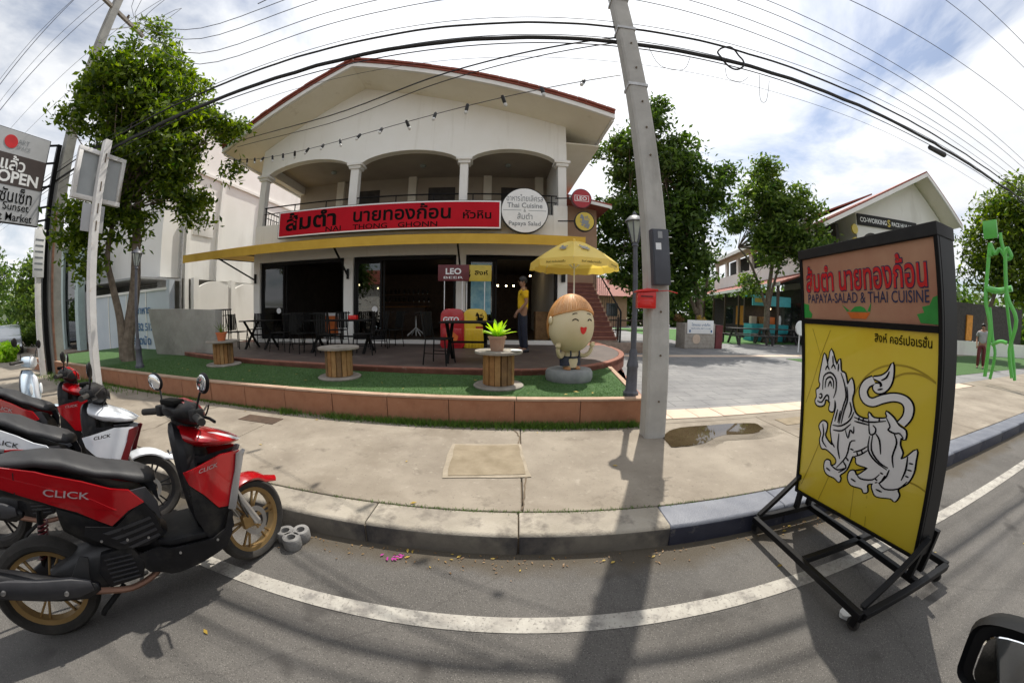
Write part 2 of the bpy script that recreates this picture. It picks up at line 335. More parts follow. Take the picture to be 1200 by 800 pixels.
mat('white_paint', (.74, .73, .7), .75, col2=(.8, .79, .77), vsc=2, bump=.06)
mat('white_bldg', (.76, .75, .71), .85, col2=(.82, .81, .78), vsc=.7, bump=.08, bsc=20); stain(MT['white_bldg'], .8, .55, .8, (.5, .47, .42), amount=.6, sz=.25)
mat('grey_bldg', (.42, .43, .44), .8, var=.1)
mat('peach', (.3, .185, .12), .85, col2=(.37, .24, .16), vsc=1.5)
mat('roof_red', (.2, .045, .03), .7, col2=(.3, .08, .05), vsc=6, bump=.4, bsc=20)
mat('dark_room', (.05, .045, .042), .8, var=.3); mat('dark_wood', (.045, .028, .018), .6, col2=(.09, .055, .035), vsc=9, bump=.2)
mat('black_metal', (.008, .008, .009), .5, var=.3, spec=.25); mat('black_frame', (.006, .006, .007), .5, var=.2, spec=.22)
mat('black_matte', (.012, .012, .013), .7, var=.3, vsc=20)
mat('chair_black', (.007, .007, .007), .6, var=.3, spec=.2)
mat('steel', (.55, .55, .56), .3, metal=.9, var=.1); mat('galv', (.42, .42, .42), .45, metal=.6, var=.2, vsc=12)
mat('yellow_awning', (.55, .33, .03), .75, col2=(.64, .4, .05), vsc=2, bump=.15, bsc=25); stain(MT['yellow_awning'], 1.5, .55, .75, (.46, .25, .02), amount=.4)
leafmat('yellow_cloth', (.82, .64, .17), (.84, .67, .2), .3); mat('orange_cloth', (.7, .3, .02), .75, var=.1)
mat('sign_red', (.46, .006, .018), .6, var=.06, vsc=2, spec=.15); mat('sign_white', (.78, .79, .8), .45, var=.04); mat('letter_black', (.004, .004, .004), .7, var=.2, spec=.1)
mat('letter_grey', (.2, .22, .24), .5, var=.1); mat('leo_red', (.35, .01, .02), .35, var=.1); mat('gold_logo', (.55, .42, .05), .4, var=.1)
mat('dark_red', (.12, .012, .018), .45, var=.2)
mat('stair_red', (.14, .045, .035), .7, col2=(.2, .075, .055), vsc=4, bump=.2)
mat('brick_stone', (.2, .15, .12), .9, col2=(.32, .25, .2), vsc=7, bump=.5, bsc=40)
mat('pole_concrete', (.36, .35, .33), .9, col2=(.48, .47, .44), vsc=3, bump=.35, bsc=80, detail=9); stain(MT['pole_concrete'], 3, .55, .72, (.24, .23, .21), amount=.7, sz=.25)
mat('pole_old', (.2, .2, .19), .9, col2=(.3, .3, .28), vsc=3, bump=.4, bsc=70)
mat('box_grey', (.06, .065, .08), .55, var=.15); mat('post_red', (.6, .015, .012), .35, var=.08, coat=.3)
mat('lamp_iron', (.075, .08, .1), .5, var=.2, vsc=12, bump=.1); mat('lamp_glass', (.36, .4, .37), .2, var=.2, spec=.6)
mat('wood_spool', (.19, .17, .145), .85, col2=(.33, .3, .26), vsc=5, bump=.5, bsc=50, detail=8); mat('wood_slat', (.2, .095, .03), .75, col2=(.36, .18, .06), vsc=8, bump=.4, bsc=60)
mat('wood_slat_b', (.13, .07, .03), .8, col2=(.24, .14, .06), vsc=8, bump=.4, bsc=60); mat('wood_slat_c', (.26, .14, .05), .75, col2=(.38, .22, .085), vsc=8, bump=.4, bsc=60)
mat('pot_clay', (.3, .17, .11), .85, col2=(.4, .26, .18), vsc=8, bump=.3); mat('pot_orange', (.5, .14, .05), .8, var=.15); mat('soil', (.03, .022, .016), .95, var=.3, bump=.5)
leafmat('fern', (.28, .5, .03), (.5, .72, .08), .4)
leafmat('leaf_a', (.02, .055, .006), (.19, .26, .025), .45); leafmat('leaf_b', (.018, .048, .008), (.11, .18, .028), .38); leafmat('leaf_c', (.03, .075, .014), (.17, .24, .04), .42)
leafmat('litter', (.3, .2, .03), (.5, .36, .08), .1); leafmat('litter_brown', (.12, .06, .025), (.26, .16, .06), .1); leafmat('petal', (.35, .02, .22), (.5, .05, .35), .2)
mat('bark', (.11, .085, .065), .95, col2=(.22, .18, .14), vsc=9, bump=1., bsc=30, detail=8)
mat('paver', (.17, .17, .175), .85, col2=(.25, .248, .245), vsc=1.5, bump=.3, bsc=60); mat('tile_pink', (.52, .4, .31), .85, col2=(.62, .5, .4), vsc=3, bump=.2)
m = MT['paver']; t = m.node_tree; bt = t.nodes.new('ShaderNodeTexBrick'); bt.inputs['Scale'].default_value = 1; bt.inputs['Brick Width'].default_value = .6; bt.inputs['Row Height'].default_value = .3; bt.inputs['Mortar Size'].default_value = .008
cc = t.nodes.new('ShaderNodeTexCoord'); t.links.new(cc.outputs['Object'], bt.inputs['Vector']); link_mix(m, bt.outputs['Fac'], (.09, .09, .095)); stain(m, .7, .5, .75, (.12, .12, .125), amount=.7)
mat('egg_skin', (.6, .5, .3), .5, col2=(.66, .57, .38), vsc=2, bump=.05); stain(MT['egg_skin'], 3, .62, .8, (.5, .4, .22), amount=.5)
mat('egg_hair', (.5, .2, .045), .55, col2=(.6, .32, .12), vsc=18); mat('egg_strand', (.68, .42, .22), .6, var=.2); mat('egg_mouth', (.65, .015, .012), .4, var=.05); mat('egg_shorts', (.025, .03, .05), .6, var=.2); mat('egg_foot', (.45, .22, .09), .6, var=.1)
mat('wall_grey', (.27, .26, .235), .9, col2=(.36, .35, .32), vsc=2, bump=.3, bsc=40); stain(MT['wall_grey'], 1.5, .55, .75, (.2, .19, .17), amount=.7)
mat('stone_grey', (.2, .21, .215), .9, col2=(.3, .31, .31), vsc=5, bump=.5, bsc=40)
mat('skin', (.3, .16, .1), .55, var=.06); mat('hair_black', (.008, .007, .007), .5, var=.3, bump=.3, bsc=90); mat('shirt_yellow', (.72, .45, .01), .85, var=.1, bump=.15, bsc=30); mat('jeans', (.018, .022, .04), .9, var=.25, bump=.2, bsc=60); mat('shoe', (.03, .03, .035), .6)
mat('shirt_grey', (.3, .3, .31), .85, var=.15)
mat('scoot_red', (.33, .003, .007), .22, var=.05, coat=.8, spec=.4); mat('scoot_white', (.72, .75, .8), .25, var=.04, coat=1.); mat('scoot_blue', (.52, .63, .74), .25, var=.05, coat=1.); mat('scoot_darkred', (.13, .008, .012), .4, var=.1)
mat('plastic', (.009, .009, .011), .5, var=.3, vsc=14, bump=.1, bsc=120, spec=.3); stain(MT['plastic'], 9, .5, .72, (.05, .046, .04), amount=.6); mat('plastic_grey', (.035, .035, .04), .5, var=.15, vsc=14); mat('silver_plastic', (.3, .3, .31), .4, metal=.3, var=.1)
mat('seat', (.028, .028, .03), .55, var=.12, vsc=10, bump=.25, bsc=200); mat('rubber', (.018, .017, .016), .85, col2=(.05, .045, .04), vsc=7, bump=.3, bsc=90)
mat('gold_rim', (.36, .235, .1), .4, metal=.65, var=.2); mat('dark_rim', (.03, .03, .033), .4, metal=.4, var=.2); mat('fork', (.5, .5, .51), .32, metal=.8, var=.1); mat('pipe', (.24, .13, .09), .55, metal=.5, var=.3); mat('engine', (.05, .05, .052), .5, metal=.4, var=.3)
mat('lens', (.75, .78, .8), .08, var=.05, coat=1.); mat('tail_lens', (.4, .006, .012), .15, var=.1, coat=1.); mat('mirror', (.9, .92, .95), .02, metal=1., var=.0); mat('decal', (.38, .3, .31), .4, var=.1)
mat('panel_yellow', (.76, .58, .03), .4, col2=(.8, .64, .07), vsc=1.2, coat=.4); stain(MT['panel_yellow'], 1.1, .5, .75, (.72, .45, .012), amount=.8)  # yellow raised to stand in for sunlight coming through the poster
mat('panel_brown', (.38, .18, .12), .45, col2=(.48, .28, .18), vsc=2.5, coat=.1, spec=.3); mat('art_white', (.88, .88, .9), .5, var=.02); mat('art_line', (.006, .005, .008), .7, spec=.1); mat('art_olive', (.42, .3, .02), .45); mat('letter_red', (.55, .015, .02), .4); mat('letter_navy', (.02, .03, .09), .45); mat('green_print', (.03, .28, .05), .45, var=.2)  # art_white also lifted in place of light through the billboard panel
mat('salad_orange', (.6, .14, .02), .5, var=.2); mat('block', (.17, .165, .16), .95, col2=(.27, .265, .26), vsc=12, bump=.6, bsc=80)
mat('green_paint', (.09, .42, .06), .4, var=.1, coat=.3); mat('teal', (.03, .32, .36), .5, var=.15); mat('teal_light', (.1, .5, .55), .5, var=.1); mat('dark_bench', (.035, .03, .03), .6, var=.3)
mat('cable', (.01, .01, .012), .6); mat('cable_thin', (.03, .03, .045), .5); mat('cart_wood', (.28, .25, .22), .85, col2=(.4, .37, .33), vsc=6)
mat('blue_wall', (.5, .56, .62), .8, col2=(.58, .63, .68), vsc=1); mat('blue_text', (.05, .14, .3), .6); mat('slat_grey', (.33, .34, .35), .7, var=.12); mat('pale_pillar', (.42, .52, .52), .7, var=.06)
mat('red_far', (.35, .03, .02), .6, var=.2); mat('orange_far', (.6, .25, .03), .6, var=.2); mat('mud', (.12, .09, .06), .95, var=.3)
mat('car_silver', (.35, .37, .39), .25, metal=.5, coat=1., var=.04); mat('car_glass', (.02, .025, .03), .08, spec=.8); mat('bulb_lit', (.9, .7, .4), .4, emit=((1, .72, .38), 14)); mat('bulb_off', (.6, .6, .58), .2)
mat('cooler_red', (.4, .008, .015), .3, var=.06, coat=.4); mat('cooler_yellow', (.68, .46, .02), .35, var=.08, coat=.4); mat('poster_blue', (.12, .35, .5), .4, col2=(.35, .6, .65), vsc=6)
mat('mirror_back', (.3, .32, .33), .35, col2=(.36, .38, .39), vsc=2); mat('rust_white', (.62, .61, .6), .7, col2=(.72, .71, .7), vsc=6, bump=.2); stain(MT['rust_white'], 7, .62, .72, (.4, .25, .1), amount=.8); mat('sign_grey', (.42, .43, .45), .5, var=.04); mat('sign_brown', (.05, .035, .033), .5, var=.1)
mat('puddle', (.05, .036, .02), .03, col2=(.075, .055, .032), vsc=3, spec=.6)
glassmat('glass', (.82, .86, .86), 1.5); glassmat('glass_dark', (.4, .43, .43), 1.9)

# ---------------------------------------------------------------- setting: ground, road, kerb, pavement
S('ground', MB().add([(-400, -400, -.03), (400, -400, -.03), (400, 400, -.03), (-400, 400, -.03)], [(0, 1, 2, 3)]), 'concrete', smooth=False)
S('road', MB().add([(-300, -9, 0), (300, -9, 0), (300, 1.74, 0), (-300, 1.74, 0)], [(0, 1, 2, 3)]), 'asphalt', smooth=False)
S('lane_line', MB().add([(-120, 1.115, .004), (120, 1.115, .004), (120, 1.215, .004), (-120, 1.215, .004)], [(0, 1, 2, 3)]), 'line_paint', smooth=False)
kerb = S('kerb', MB().bb(-200, 200, 1.745, 1.985, -.05, .118), 'mud', smooth=False)
def kstone(L, dark):
    pr = [(1.72, -.04), (1.735, .125), (1.75, .145), (1.765, .15), (1.992, .15), (1.992, -.04)]
    mb = MB(); mb.prism(pr, lambda a, b: (-L/2+.004, a, b), lambda a, b: (L/2-.004, a, b))
    me = mb.mesh('kerb_stone', bevel=.006, seg=1)
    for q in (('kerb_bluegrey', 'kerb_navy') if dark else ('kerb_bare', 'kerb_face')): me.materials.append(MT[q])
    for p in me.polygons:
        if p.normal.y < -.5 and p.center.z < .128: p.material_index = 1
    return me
KS = {(1., 0): kstone(1., 0), (1., 1): kstone(1., 1)}
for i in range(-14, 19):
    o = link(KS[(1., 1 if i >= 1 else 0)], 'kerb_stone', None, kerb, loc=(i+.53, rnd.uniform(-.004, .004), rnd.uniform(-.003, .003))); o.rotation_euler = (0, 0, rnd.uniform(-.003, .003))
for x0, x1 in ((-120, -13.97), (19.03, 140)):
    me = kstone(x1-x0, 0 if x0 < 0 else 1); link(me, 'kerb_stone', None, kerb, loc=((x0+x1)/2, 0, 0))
pave = S('pavement', MB().bb(-200, 200, 1.995, 3.795, -.04, .12), 'mud', smooth=False)
xs = [-60, -30, -16, -12.2, -9.0, -6.1, -3.05, .06, 3.35, 6.6, 9.8, 13, 16.5, 30, 60]
for a, b in zip(xs, xs[1:]):
    P('slab', MB().bb(a+.005, b-.005, 2.008, 3.79, .0, .15+rnd.uniform(-.002, .002)), 'concrete', pave, bevel=.006, seg=1)
p0, p1 = GZ(524, 558, .15), GZ(616, 556, .15); q0, q1 = GZ(533, 522, .15), GZ(607, 522, .15)
def wob(poly, z, amp):
    o_ = []
    for i in range(len(poly)):
        a, b = poly[i], poly[(i+1) % len(poly)]
        for k in range(5): t_ = k/5; o_.append((a[0]+(b[0]-a[0])*t_+rnd.uniform(-amp, amp), a[1]+(b[1]-a[1])*t_+rnd.uniform(-amp, amp)))
    return o_
pc = [(p0[0], p0[1]), (p1[0], p1[1]), (q1[0], q1[1]), (q0[0], q0[1])]; cx = sum(p[0] for p in pc)/4; cy = sum(p[1] for p in pc)/4
P('patch_surround', MB().xy(wob([(cx+(a-cx)*1.12, cy+(b-cy)*1.12) for a, b in pc], 0, .012), .1, .1565), 'patch_rim', pave, smooth=False)
P('patch_fill', MB().xy(wob(pc, 0, .008), .1, .161), 'patch', pave, smooth=False)
# cracks
def crack(pts, w):
    mb = MB(); o_ = []
    for a, b in zip(pts, pts[1:]):
        for k in range(8):
            t_ = k/8; o_.append((a[0]+(b[0]-a[0])*t_+rnd.uniform(-.012, .012), a[1]+(b[1]-a[1])*t_+rnd.uniform(-.012, .012)))
    stroke(mb, o_, [w*rnd.uniform(.4, 1.4) for _ in o_], lambda a, b: (a, b, .1548)); return mb
P('crack', crack([(.06, 2.02), (.09, 2.5), (.02, 2.9), (.05, 3.4), (-.02, 3.7)], .012), 'mud', pave, smooth=False)
P('crack', crack([(-4.6, 2.02), (-4.4, 2.5), (-4.55, 3.1), (-4.3, 3.7)], .012), 'mud', pave, smooth=False)
P('cover_plate', MB().bb(-3.55, -2.95, 3.25, 3.48, .1, .156), 'dark_wood', pave, smooth=False)
P('drain_cover', MB().bb(3.55, 4.4, 3.36, 3.62, .1, .156), 'patch', pave, smooth=False)
# puddle right of the pole
pp = [GZ(*q, .15)[:2] for q in ((780, 508), (800, 501), (850, 497), (885, 496), (893, 502), (882, 508), (850, 510), (825, 519), (800, 523), (783, 522))]
dm = [GZ(*q, .15)[:2] for q in ((778, 505), (800, 497), (850, 493), (895, 492), (925, 497), (918, 508), (885, 514), (850, 517), (830, 528), (800, 533), (779, 529))]
mat('damp', (.11, .088, .062), .55, col2=(.2, .165, .12), vsc=4, detail=9)
t = MT['damp'].node_tree; c_ = t.nodes.new('ShaderNodeTexCoord'); vm = t.nodes.new('ShaderNodeVectorMath'); vm.operation = 'DISTANCE'; vm.inputs[1].default_value = (.45, .5, .0); mp_ = t.nodes.new('ShaderNodeMapping'); mp_.inputs['Scale'].default_value = (1, 1, 0); t.links.new(c_.outputs['Generated'], mp_.inputs[0]); t.links.new(mp_.outputs[0], vm.inputs[0])
nn_ = t.nodes.new('ShaderNodeTexNoise'); nn_.inputs['Scale'].default_value = 6; t.links.new(c_.outputs['Object'], nn_.inputs['Vector']); ma_ = t.nodes.new('ShaderNodeMath'); ma_.operation = 'MULTIPLY_ADD'; ma_.inputs[1].default_value = .25; t.links.new(nn_.outputs['Fac'], ma_.inputs[0]); t.links.new(vm.outputs['Value'], ma_.inputs[2])
mr_ = t.nodes.new('ShaderNodeMapRange'); mr_.inputs[1].default_value = .28; mr_.inputs[2].default_value = .55; mr_.inputs[3].default_value = .9; mr_.inputs[4].default_value = 0; t.links.new(ma_.outputs[0], mr_.inputs[0]); t.links.new(mr_.outputs[0], t.nodes['Principled BSDF'].inputs['Alpha'])
S('damp_patch', MB().add(*fill([(a+rnd.uniform(-.02, .02), b+rnd.uniform(-.015, .015)) for a, b in smooth_pts(dm, 6, True)], lambda a, b: (a, b, .1535))), 'damp', smooth=False)
pp = [(a+rnd.uniform(-.025, .025), b+rnd.uniform(-.012, .012)) for a, b in smooth_pts(pp, 3, True)]
S('puddle', MB().add(*fill(pp, lambda a, b: (a, b, .1555))), 'puddle', smooth=False)

# litter and weeds (nobody could count them)
def flakes(name, m, spots, n, size, zf, seed, kind='stuff'):
    r = random.Random(seed); vs_ = []; fs_ = []
    for i in range(n):
        x, y = spots(r); z = zf(x, y); a = r.uniform(0, 6.28); s_ = size*r.uniform(.5, 1.3); k = len(vs_)
        for (u_, v_, w_) in ((-1, 0, 0), (0, .45, r.uniform(.1, .5)), (1, 0, r.uniform(0, .4)), (0, -.45, r.uniform(.1, .5))):
            vs_.append((x+s_*(u_*math.cos(a)-v_*math.sin(a)), y+s_*(u_*math.sin(a)+v_*math.cos(a)), z+.004+s_*w_*.5))
        fs_.append((k, k+1, k+2, k+3))
    o = raw(name, vs_, fs_, m); return tag(o, kind=kind)
gut = lambda r: (r.choice([r.gauss(-.7, .5), r.gauss(.4, .6), r.gauss(2.3, .35), r.uniform(-9, 9)]), 1.7-abs(r.gauss(0, .075)))
flakes('dry_leaves', 'litter', gut, 26, .017, lambda x, y: .002, 3); flakes('brown_leaves', 'litter_brown', gut, 240, .010, lambda x, y: .002, 4)
flakes('petals', 'petal', lambda r: (r.gauss(-.72, .04), r.gauss(1.6, .02)), 14, .014, lambda x, y: .006, 5)
flakes('fallen_leaves', 'litter', lambda r: (r.uniform(-6, 4), r.uniform(.3, 3.7)), 26, .022, lambda x, y: .152 if y > 1.75 else .002, 8)
flakes('turf_leaves', 'litter', lambda r: (r.uniform(-8, 1), r.uniform(3.95, 5.1)), 30, .03, lambda x, y: .482, 9)
def blades(name, m, pts, h, w, seed, lean=.5):
    r = np.random.RandomState(seed); n = len(pts); p = np.asarray(pts, float); a = r.uniform(0, 6.28, n); hh = h*r.uniform(.5, 1.3, n); ww = w*r.uniform(.6, 1.3, n)
    dx, dy = np.cos(a), np.sin(a); lx, ly = r.normal(0, lean, n)*hh, r.normal(0, lean, n)*hh
    v = np.empty((n, 3, 3)); v[:,0] = p-np.c_[dx*ww, dy*ww, 0*ww]; v[:,1] = p+np.c_[dx*ww, dy*ww, 0*ww]; v[:,2] = p+np.c_[lx, ly, hh]
    return tag(raw(name, v.reshape(-1, 3), np.arange(n*3).reshape(-1, 3), m), kind='stuff')
r = np.random.RandomState(2)
n = 9000; x = r.uniform(-3.2, 1.5, n); dens = .5+.5*np.sin(x*2.1+1)*np.sin(x*5.3); keep = r.uniform(0, 1, n) < np.clip(dens*.7+np.where(x > -1.4, .45, 0), .08, 1); x = x[keep]
blades('weed_strip', 'weed', np.c_[x, 3.77-np.abs(r.normal(0, .05, len(x))), np.full(len(x), .148)], .075, .005, 5)
n = 2600; x = r.uniform(-9.5, -3.2, n); blades('weed_strip', 'weed', np.c_[x, 3.78-np.abs(r.normal(0, .035, n)), np.full(n, .148)], .045, .005, 6)
n = 900; x = r.normal(.0, .9, n); blades('kerb_weeds', 'weed', np.c_[x, 1.998+r.normal(0, .012, n), np.full(n, .145)], .02, .003, 7)
n = 1500; blades('post_weeds', 'weed', np.c_[r.normal(-9.6, 1.1, n), r.normal(3.5, .14, n), np.full(n, .148)], .11, .007, 17)

# ---------------------------------------------------------------- raised turf bed with its terracotta wall, and the terrace
bed = E('retaining_wall', 'low terracotta retaining wall of square panels round the green turf', 'wall', (0, 0, 0))
P('core', MB().bb(-14, 1.555, 3.825, 3.9, .1, .45), 'mud', bed, smooth=False)
pw = .785; px = 1.56; pm = MB().bb(-pw/2+.004, pw/2-.004, 3.8, 3.835, .1, .452).mesh('panel', bevel=.004, seg=1)
while px > -14: link(pm, 'panel', 'terracotta', bed, loc=(px-pw/2, rnd.uniform(-.004, .004), rnd.uniform(-.004, .003))); px -= pw
px = 1.58; cm = MB().bb(-pw+.003, pw-.003, 3.788, 3.905, .453, .482).mesh('capping', bevel=.008, seg=2)
while px > -14: link(cm, 'capping', 'wall_cap', bed, loc=(px-pw, 0, rnd.uniform(-.002, .002))); px -= pw*2
P('side_edging', MB().prism([(1.5, 3.9), (1.58, 3.9), (1.84, 6.2), (1.76, 6.2)], lambda a, b: (a, b, .1), lambda a, b: (a, b, .482)), 'wall_cap', bed, bevel=.006)
tl = [(-14, 3.9), (1.5, 3.9), (1.76, 6.2), (1.5, 7.5), (-9.5, 7.2), (-14, 7)]
S('turf', MB().xy(tl, .2, .462), 'turf', smooth=False)
r = np.random.RandomState(4); n = 60000; xx = r.uniform(-9, 1.6, n); yy = 3.9+r.uniform(0, 1, n)**1.3*2.6; k = xx < 1.5+(yy-3.9)*.11; blades('turf_pile', 'turf_blade', np.c_[xx, yy, np.full(n, .461)][k], .016, .0035, 11, .6)
tp = smooth_pts([(-9.6, 6.9), (-9.2, 6.35), (-8.2, 6.0), (-6.9, 5.72), (-5.2, 5.5), (-3.07, 5.36), (-1.48, 5.31), (-.1, 5.31), (.6, 5.44), (1.2, 5.72), (1.8, 6.25), (2.25, 6.9), (2.55, 7.6), (2.7, 8.4), (2.7, 9.4)], 5)
ter = S('terrace', MB().xy(tp+[(2.7, 11.8), (-9.6, 11)], .3, .535), 'terrace_edge', smooth=False)
def inset(pts, d):
    o_ = []
    for i, p in enumerate(pts):
        a, b = pts[max(0, i-1)], pts[min(len(pts)-1, i+1)]; L = math.hypot(b[0]-a[0], b[1]-a[1]); o_.append((p[0]-(b[1]-a[1])/L*d, p[1]+(b[0]-a[0])/L*d))
    return o_
P('floor', MB().xy(inset(tp, .13)+[(2.55, 9.56), (-9.4, 8.85)], .4, .556), 'terrace_floor', ter, smooth=False)
i0 = inset(tp, .125); tl_ = len(tp); step = 3
for i in range(0, tl_-step, step):
    seg_ = tp[i:i+step+1]; ins = i0[i:i+step+1]
    P('edge_brick', MB().xy([(a+(c-a)*.0, b) for (a, b), (c, d) in zip(seg_, ins)]+ins[::-1], .44, .5585), 'terrace_edge', ter, bevel=.006, seg=1)
S('plaza', MB().add([(1.9, 4.36, .152), (22, 4.36, .152), (22, 40, .152), (1.9, 40, .152)], [(0, 1, 2, 3)]), 'paver', smooth=False)
S('forecourt', MB().add([(1.58, 3.79, .1495), (60, 3.79, .1495), (60, 60, .1495), (1.58, 60, .1495)], [(0, 1, 2, 3)]), 'concrete', smooth=False)
S('back_lot', MB().add([(-120, 3.8, .13), (1.58, 3.8, .13), (1.58, 60, .13), (-120, 60, .13)], [(0, 1, 2, 3)]), 'concrete', smooth=False)
bd = S('tile_border', MB().bb(1.66, 12, 3.93, 4.36, .1, .152), 'mud', smooth=False)
tm_ = MB().bb(-.198, .198, -.203, .203, .1, .157).mesh('tile', bevel=.004, seg=1)
for i in range(25): link(tm_, 'tile', 'tile_pink', bd, loc=(1.87+i*.405, 4.145, rnd.uniform(-.002, .002)))
for (a, b) in (((1.9, 10.3), (12, 10.3)), ):
    S('tile_band', MB().bb(1.9, 14, 10.1, 10.55, .1, .157), 'tile_pink', smooth=False)
mat('tile_red', (.22, .09, .07), .7, col2=(.3, .14, .1), vsc=3)
S('red_tile_strip', MB().xy([(1.6, 3.95), (1.9, 3.95), (2.9, 10), (2.72, 10), (2.72, 8.4), (2.5, 7.4), (1.86, 6.2)], .1, .158), 'tile_red', smooth=False)
S('far_turf', MB().bb(8.5, 40, 15.2, 30, .1, .162), 'turf_far', smooth=False)
# ---------------------------------------------------------------- the restaurant (local frame: x along the facade, y into depth)
BA = math.atan(.07)
bld = E('restaurant_building', 'cream two storey restaurant with red edged gable roof, arched balcony and yellow awning', 'building', (1.45, 9.6, 0), BA)
CX = [-9.87, -6.45, -3.05, -.14]            # pier centres
PW = [.26, .3, .27, .28]
RIDGE = (-6.45, 9.05); EL = (-10.8, 6.78); ER = (1.15, 7.2); RF = -1.25; RB = 9.6
def rz_(x):                                  # roof underside height
    return RIDGE[1]-.2-(x-RIDGE[0])*(RIDGE[1]-ER[1])/(ER[0]-RIDGE[0]) if x > RIDGE[0] else RIDGE[1]-.2-(RIDGE[0]-x)*(RIDGE[1]-EL[1])/(RIDGE[0]-EL[0])
# gable wall with arches
pts = []
SP = 6.06; RISE = .33
pts.append((0, SP))
for i in (3, 2, 1):
    a, b = CX[i]-PW[i]/2-.03, CX[i-1]+PW[i-1]/2+.03
    for k in range(13):
        t_ = k/12; x = a+(b-a)*t_; pts.append((x, SP+RISE*(1-(2*t_-1)**2)**.75))
pts.append((-10.0, SP)); pts += [(-10., rz_(-10.)), RIDGE[:1]+(rz_(RIDGE[0]),), (0, rz_(0))]
P('gable_wall', MB().xz(pts, 0, .26), 'cream', bld, smooth=True, angle=25)
for i in range(4):
    x = CX[i]; w = PW[i]; xo = max(-10, x-w/2); x1 = min(0, x+w/2)
    P('pier', MB().bb(xo, x1, .004, .3, .5, 3.12), 'cream', bld, smooth=False)
    P('column', MB().bb(xo+.015, x1-.015, .01, .25, 4.2, 5.95), 'white_paint', bld, bevel=.008, seg=1)
    P('capital', MB().bb(xo-.05, x1+.05, -.05, .31, 5.93, 5.99).bb(xo-.1, x1+.1, -.09, .35, 5.985, 6.07).bb(xo-.04, x1+.04, -.04, .3, 5.89, 5.935), 'white_paint', bld, bevel=.01, seg=1)
P('header_wall', MB().bb(-10, 0, 0, .3, 3.1, 4.32), 'cream', bld, smooth=False)
P('corner_parapet', MB().bb(-.42, 0, -.012, .28, 3.6, 4.62), 'cream', bld, smooth=False)
P('side_parapet', MB().bb(-10, -9.86, .3, 2.4, 3.1, 4.3), 'cream', bld, smooth=False)
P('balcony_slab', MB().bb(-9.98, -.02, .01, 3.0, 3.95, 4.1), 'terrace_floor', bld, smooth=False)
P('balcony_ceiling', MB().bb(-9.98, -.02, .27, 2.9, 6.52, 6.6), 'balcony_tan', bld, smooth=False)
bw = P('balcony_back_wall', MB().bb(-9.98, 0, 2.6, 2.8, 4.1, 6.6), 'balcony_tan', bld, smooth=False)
for x in (-8.1, -5.2, -2.4, -.5): P('pilaster', MB().bb(x-.15, x+.15, 2.45, 2.6, 4.1, 6.52), 'soffit', bw, smooth=False)
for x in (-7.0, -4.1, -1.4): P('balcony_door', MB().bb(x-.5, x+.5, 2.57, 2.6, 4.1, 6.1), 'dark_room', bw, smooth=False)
for i, x in enumerate((-7.9, -4.6, -1.7)): P('ceiling_lamp', MB().lathe([(.02, 0), (.09, -.03), (.11, -.08), (.05, -.12), (.001, -.125)], (x, 1.4, 6.53), 12), 'lamp_glass', bld)
P('right_wall', MB().bb(-.2, 0, .31, 9, .5, 6.9), 'cream', bld, smooth=False)
P('left_wall', MB().bb(-10, -9.8, .31, 9, .5, 3.1), 'cream', bld, smooth=False)
P('left_upper_wall', MB().bb(-10, -9.8, 2.8, 9, 3.1, 6.6), 'cream', bld, smooth=False)
P('left_beam', MB().bb(-10, -9.8, .27, 2.8, 6.2, 6.6), 'cream', bld, smooth=False)
P('rear_wall', MB().bb(-10, 0, 8.8, 9, .5, 8), 'cream', bld, smooth=False)
# roof
rf = MB().xz([(EL[0], EL[1]), (RIDGE[0], RIDGE[1]), (ER[0], ER[1]), (ER[0], ER[1]-.05), (RIDGE[0], RIDGE[1]-.06), (EL[0], EL[1]-.05)], RF-.04, RB)
roof = P('roof', rf, 'roof_red', bld, smooth=False)
P('soffit', MB().xz([(EL[0]+.08, EL[1]-.06), (RIDGE[0], RIDGE[1]-.08), (ER[0]-.08, ER[1]-.06), (ER[0]-.08, ER[1]-.18), (RIDGE[0], RIDGE[1]-.2), (EL[0]+.08, EL[1]-.18)], RF+.1, RB-.1), 'soffit', roof, smooth=False)
P('fascia', MB().xz([(EL[0], EL[1]-.055), (RIDGE[0], RIDGE[1]-.065), (ER[0], ER[1]-.055), (ER[0], ER[1]-.2), (RIDGE[0], RIDGE[1]-.21), (EL[0], EL[1]-.2)], RF, RF+.09), 'white_paint', roof, smooth=False)
P('side_fascia', MB().bb(ER[0]-.07, ER[0], RF+.1, RB, ER[1]-.24, ER[1]-.06), 'white_paint', roof, smooth=False)
P('side_fascia', MB().bb(EL[0], EL[0]+.07, RF+.1, RB, EL[1]-.24, EL[1]-.06), 'white_paint', roof, smooth=False)
P('eave_soffit', MB().bb(0.01, ER[0]-.08, .05, RB-.2, 6.72, 6.76), 'soffit', roof, smooth=False)
tm_ = MB().bb(-.14, .14, RF-.09, RF-.0, 0, .07).mesh('edge_tile', bevel=.02, seg=2)
for side in (0, 1):
    a, b = (RIDGE, ER) if side else (EL, RIDGE); L = math.hypot(b[0]-a[0], b[1]-a[1]); n = int(L/.27); an = math.atan2(b[1]-a[1], b[0]-a[0])
    for i in range(n):
        t_ = (i+.5)/n; link(tm_, 'edge_tile', 'roof_red', roof, loc=(a[0]+(b[0]-a[0])*t_, rnd.uniform(-.01, .01), a[1]+(b[1]-a[1])*t_+.004), rot=(0, -an+rnd.uniform(-.03, .03), 0))
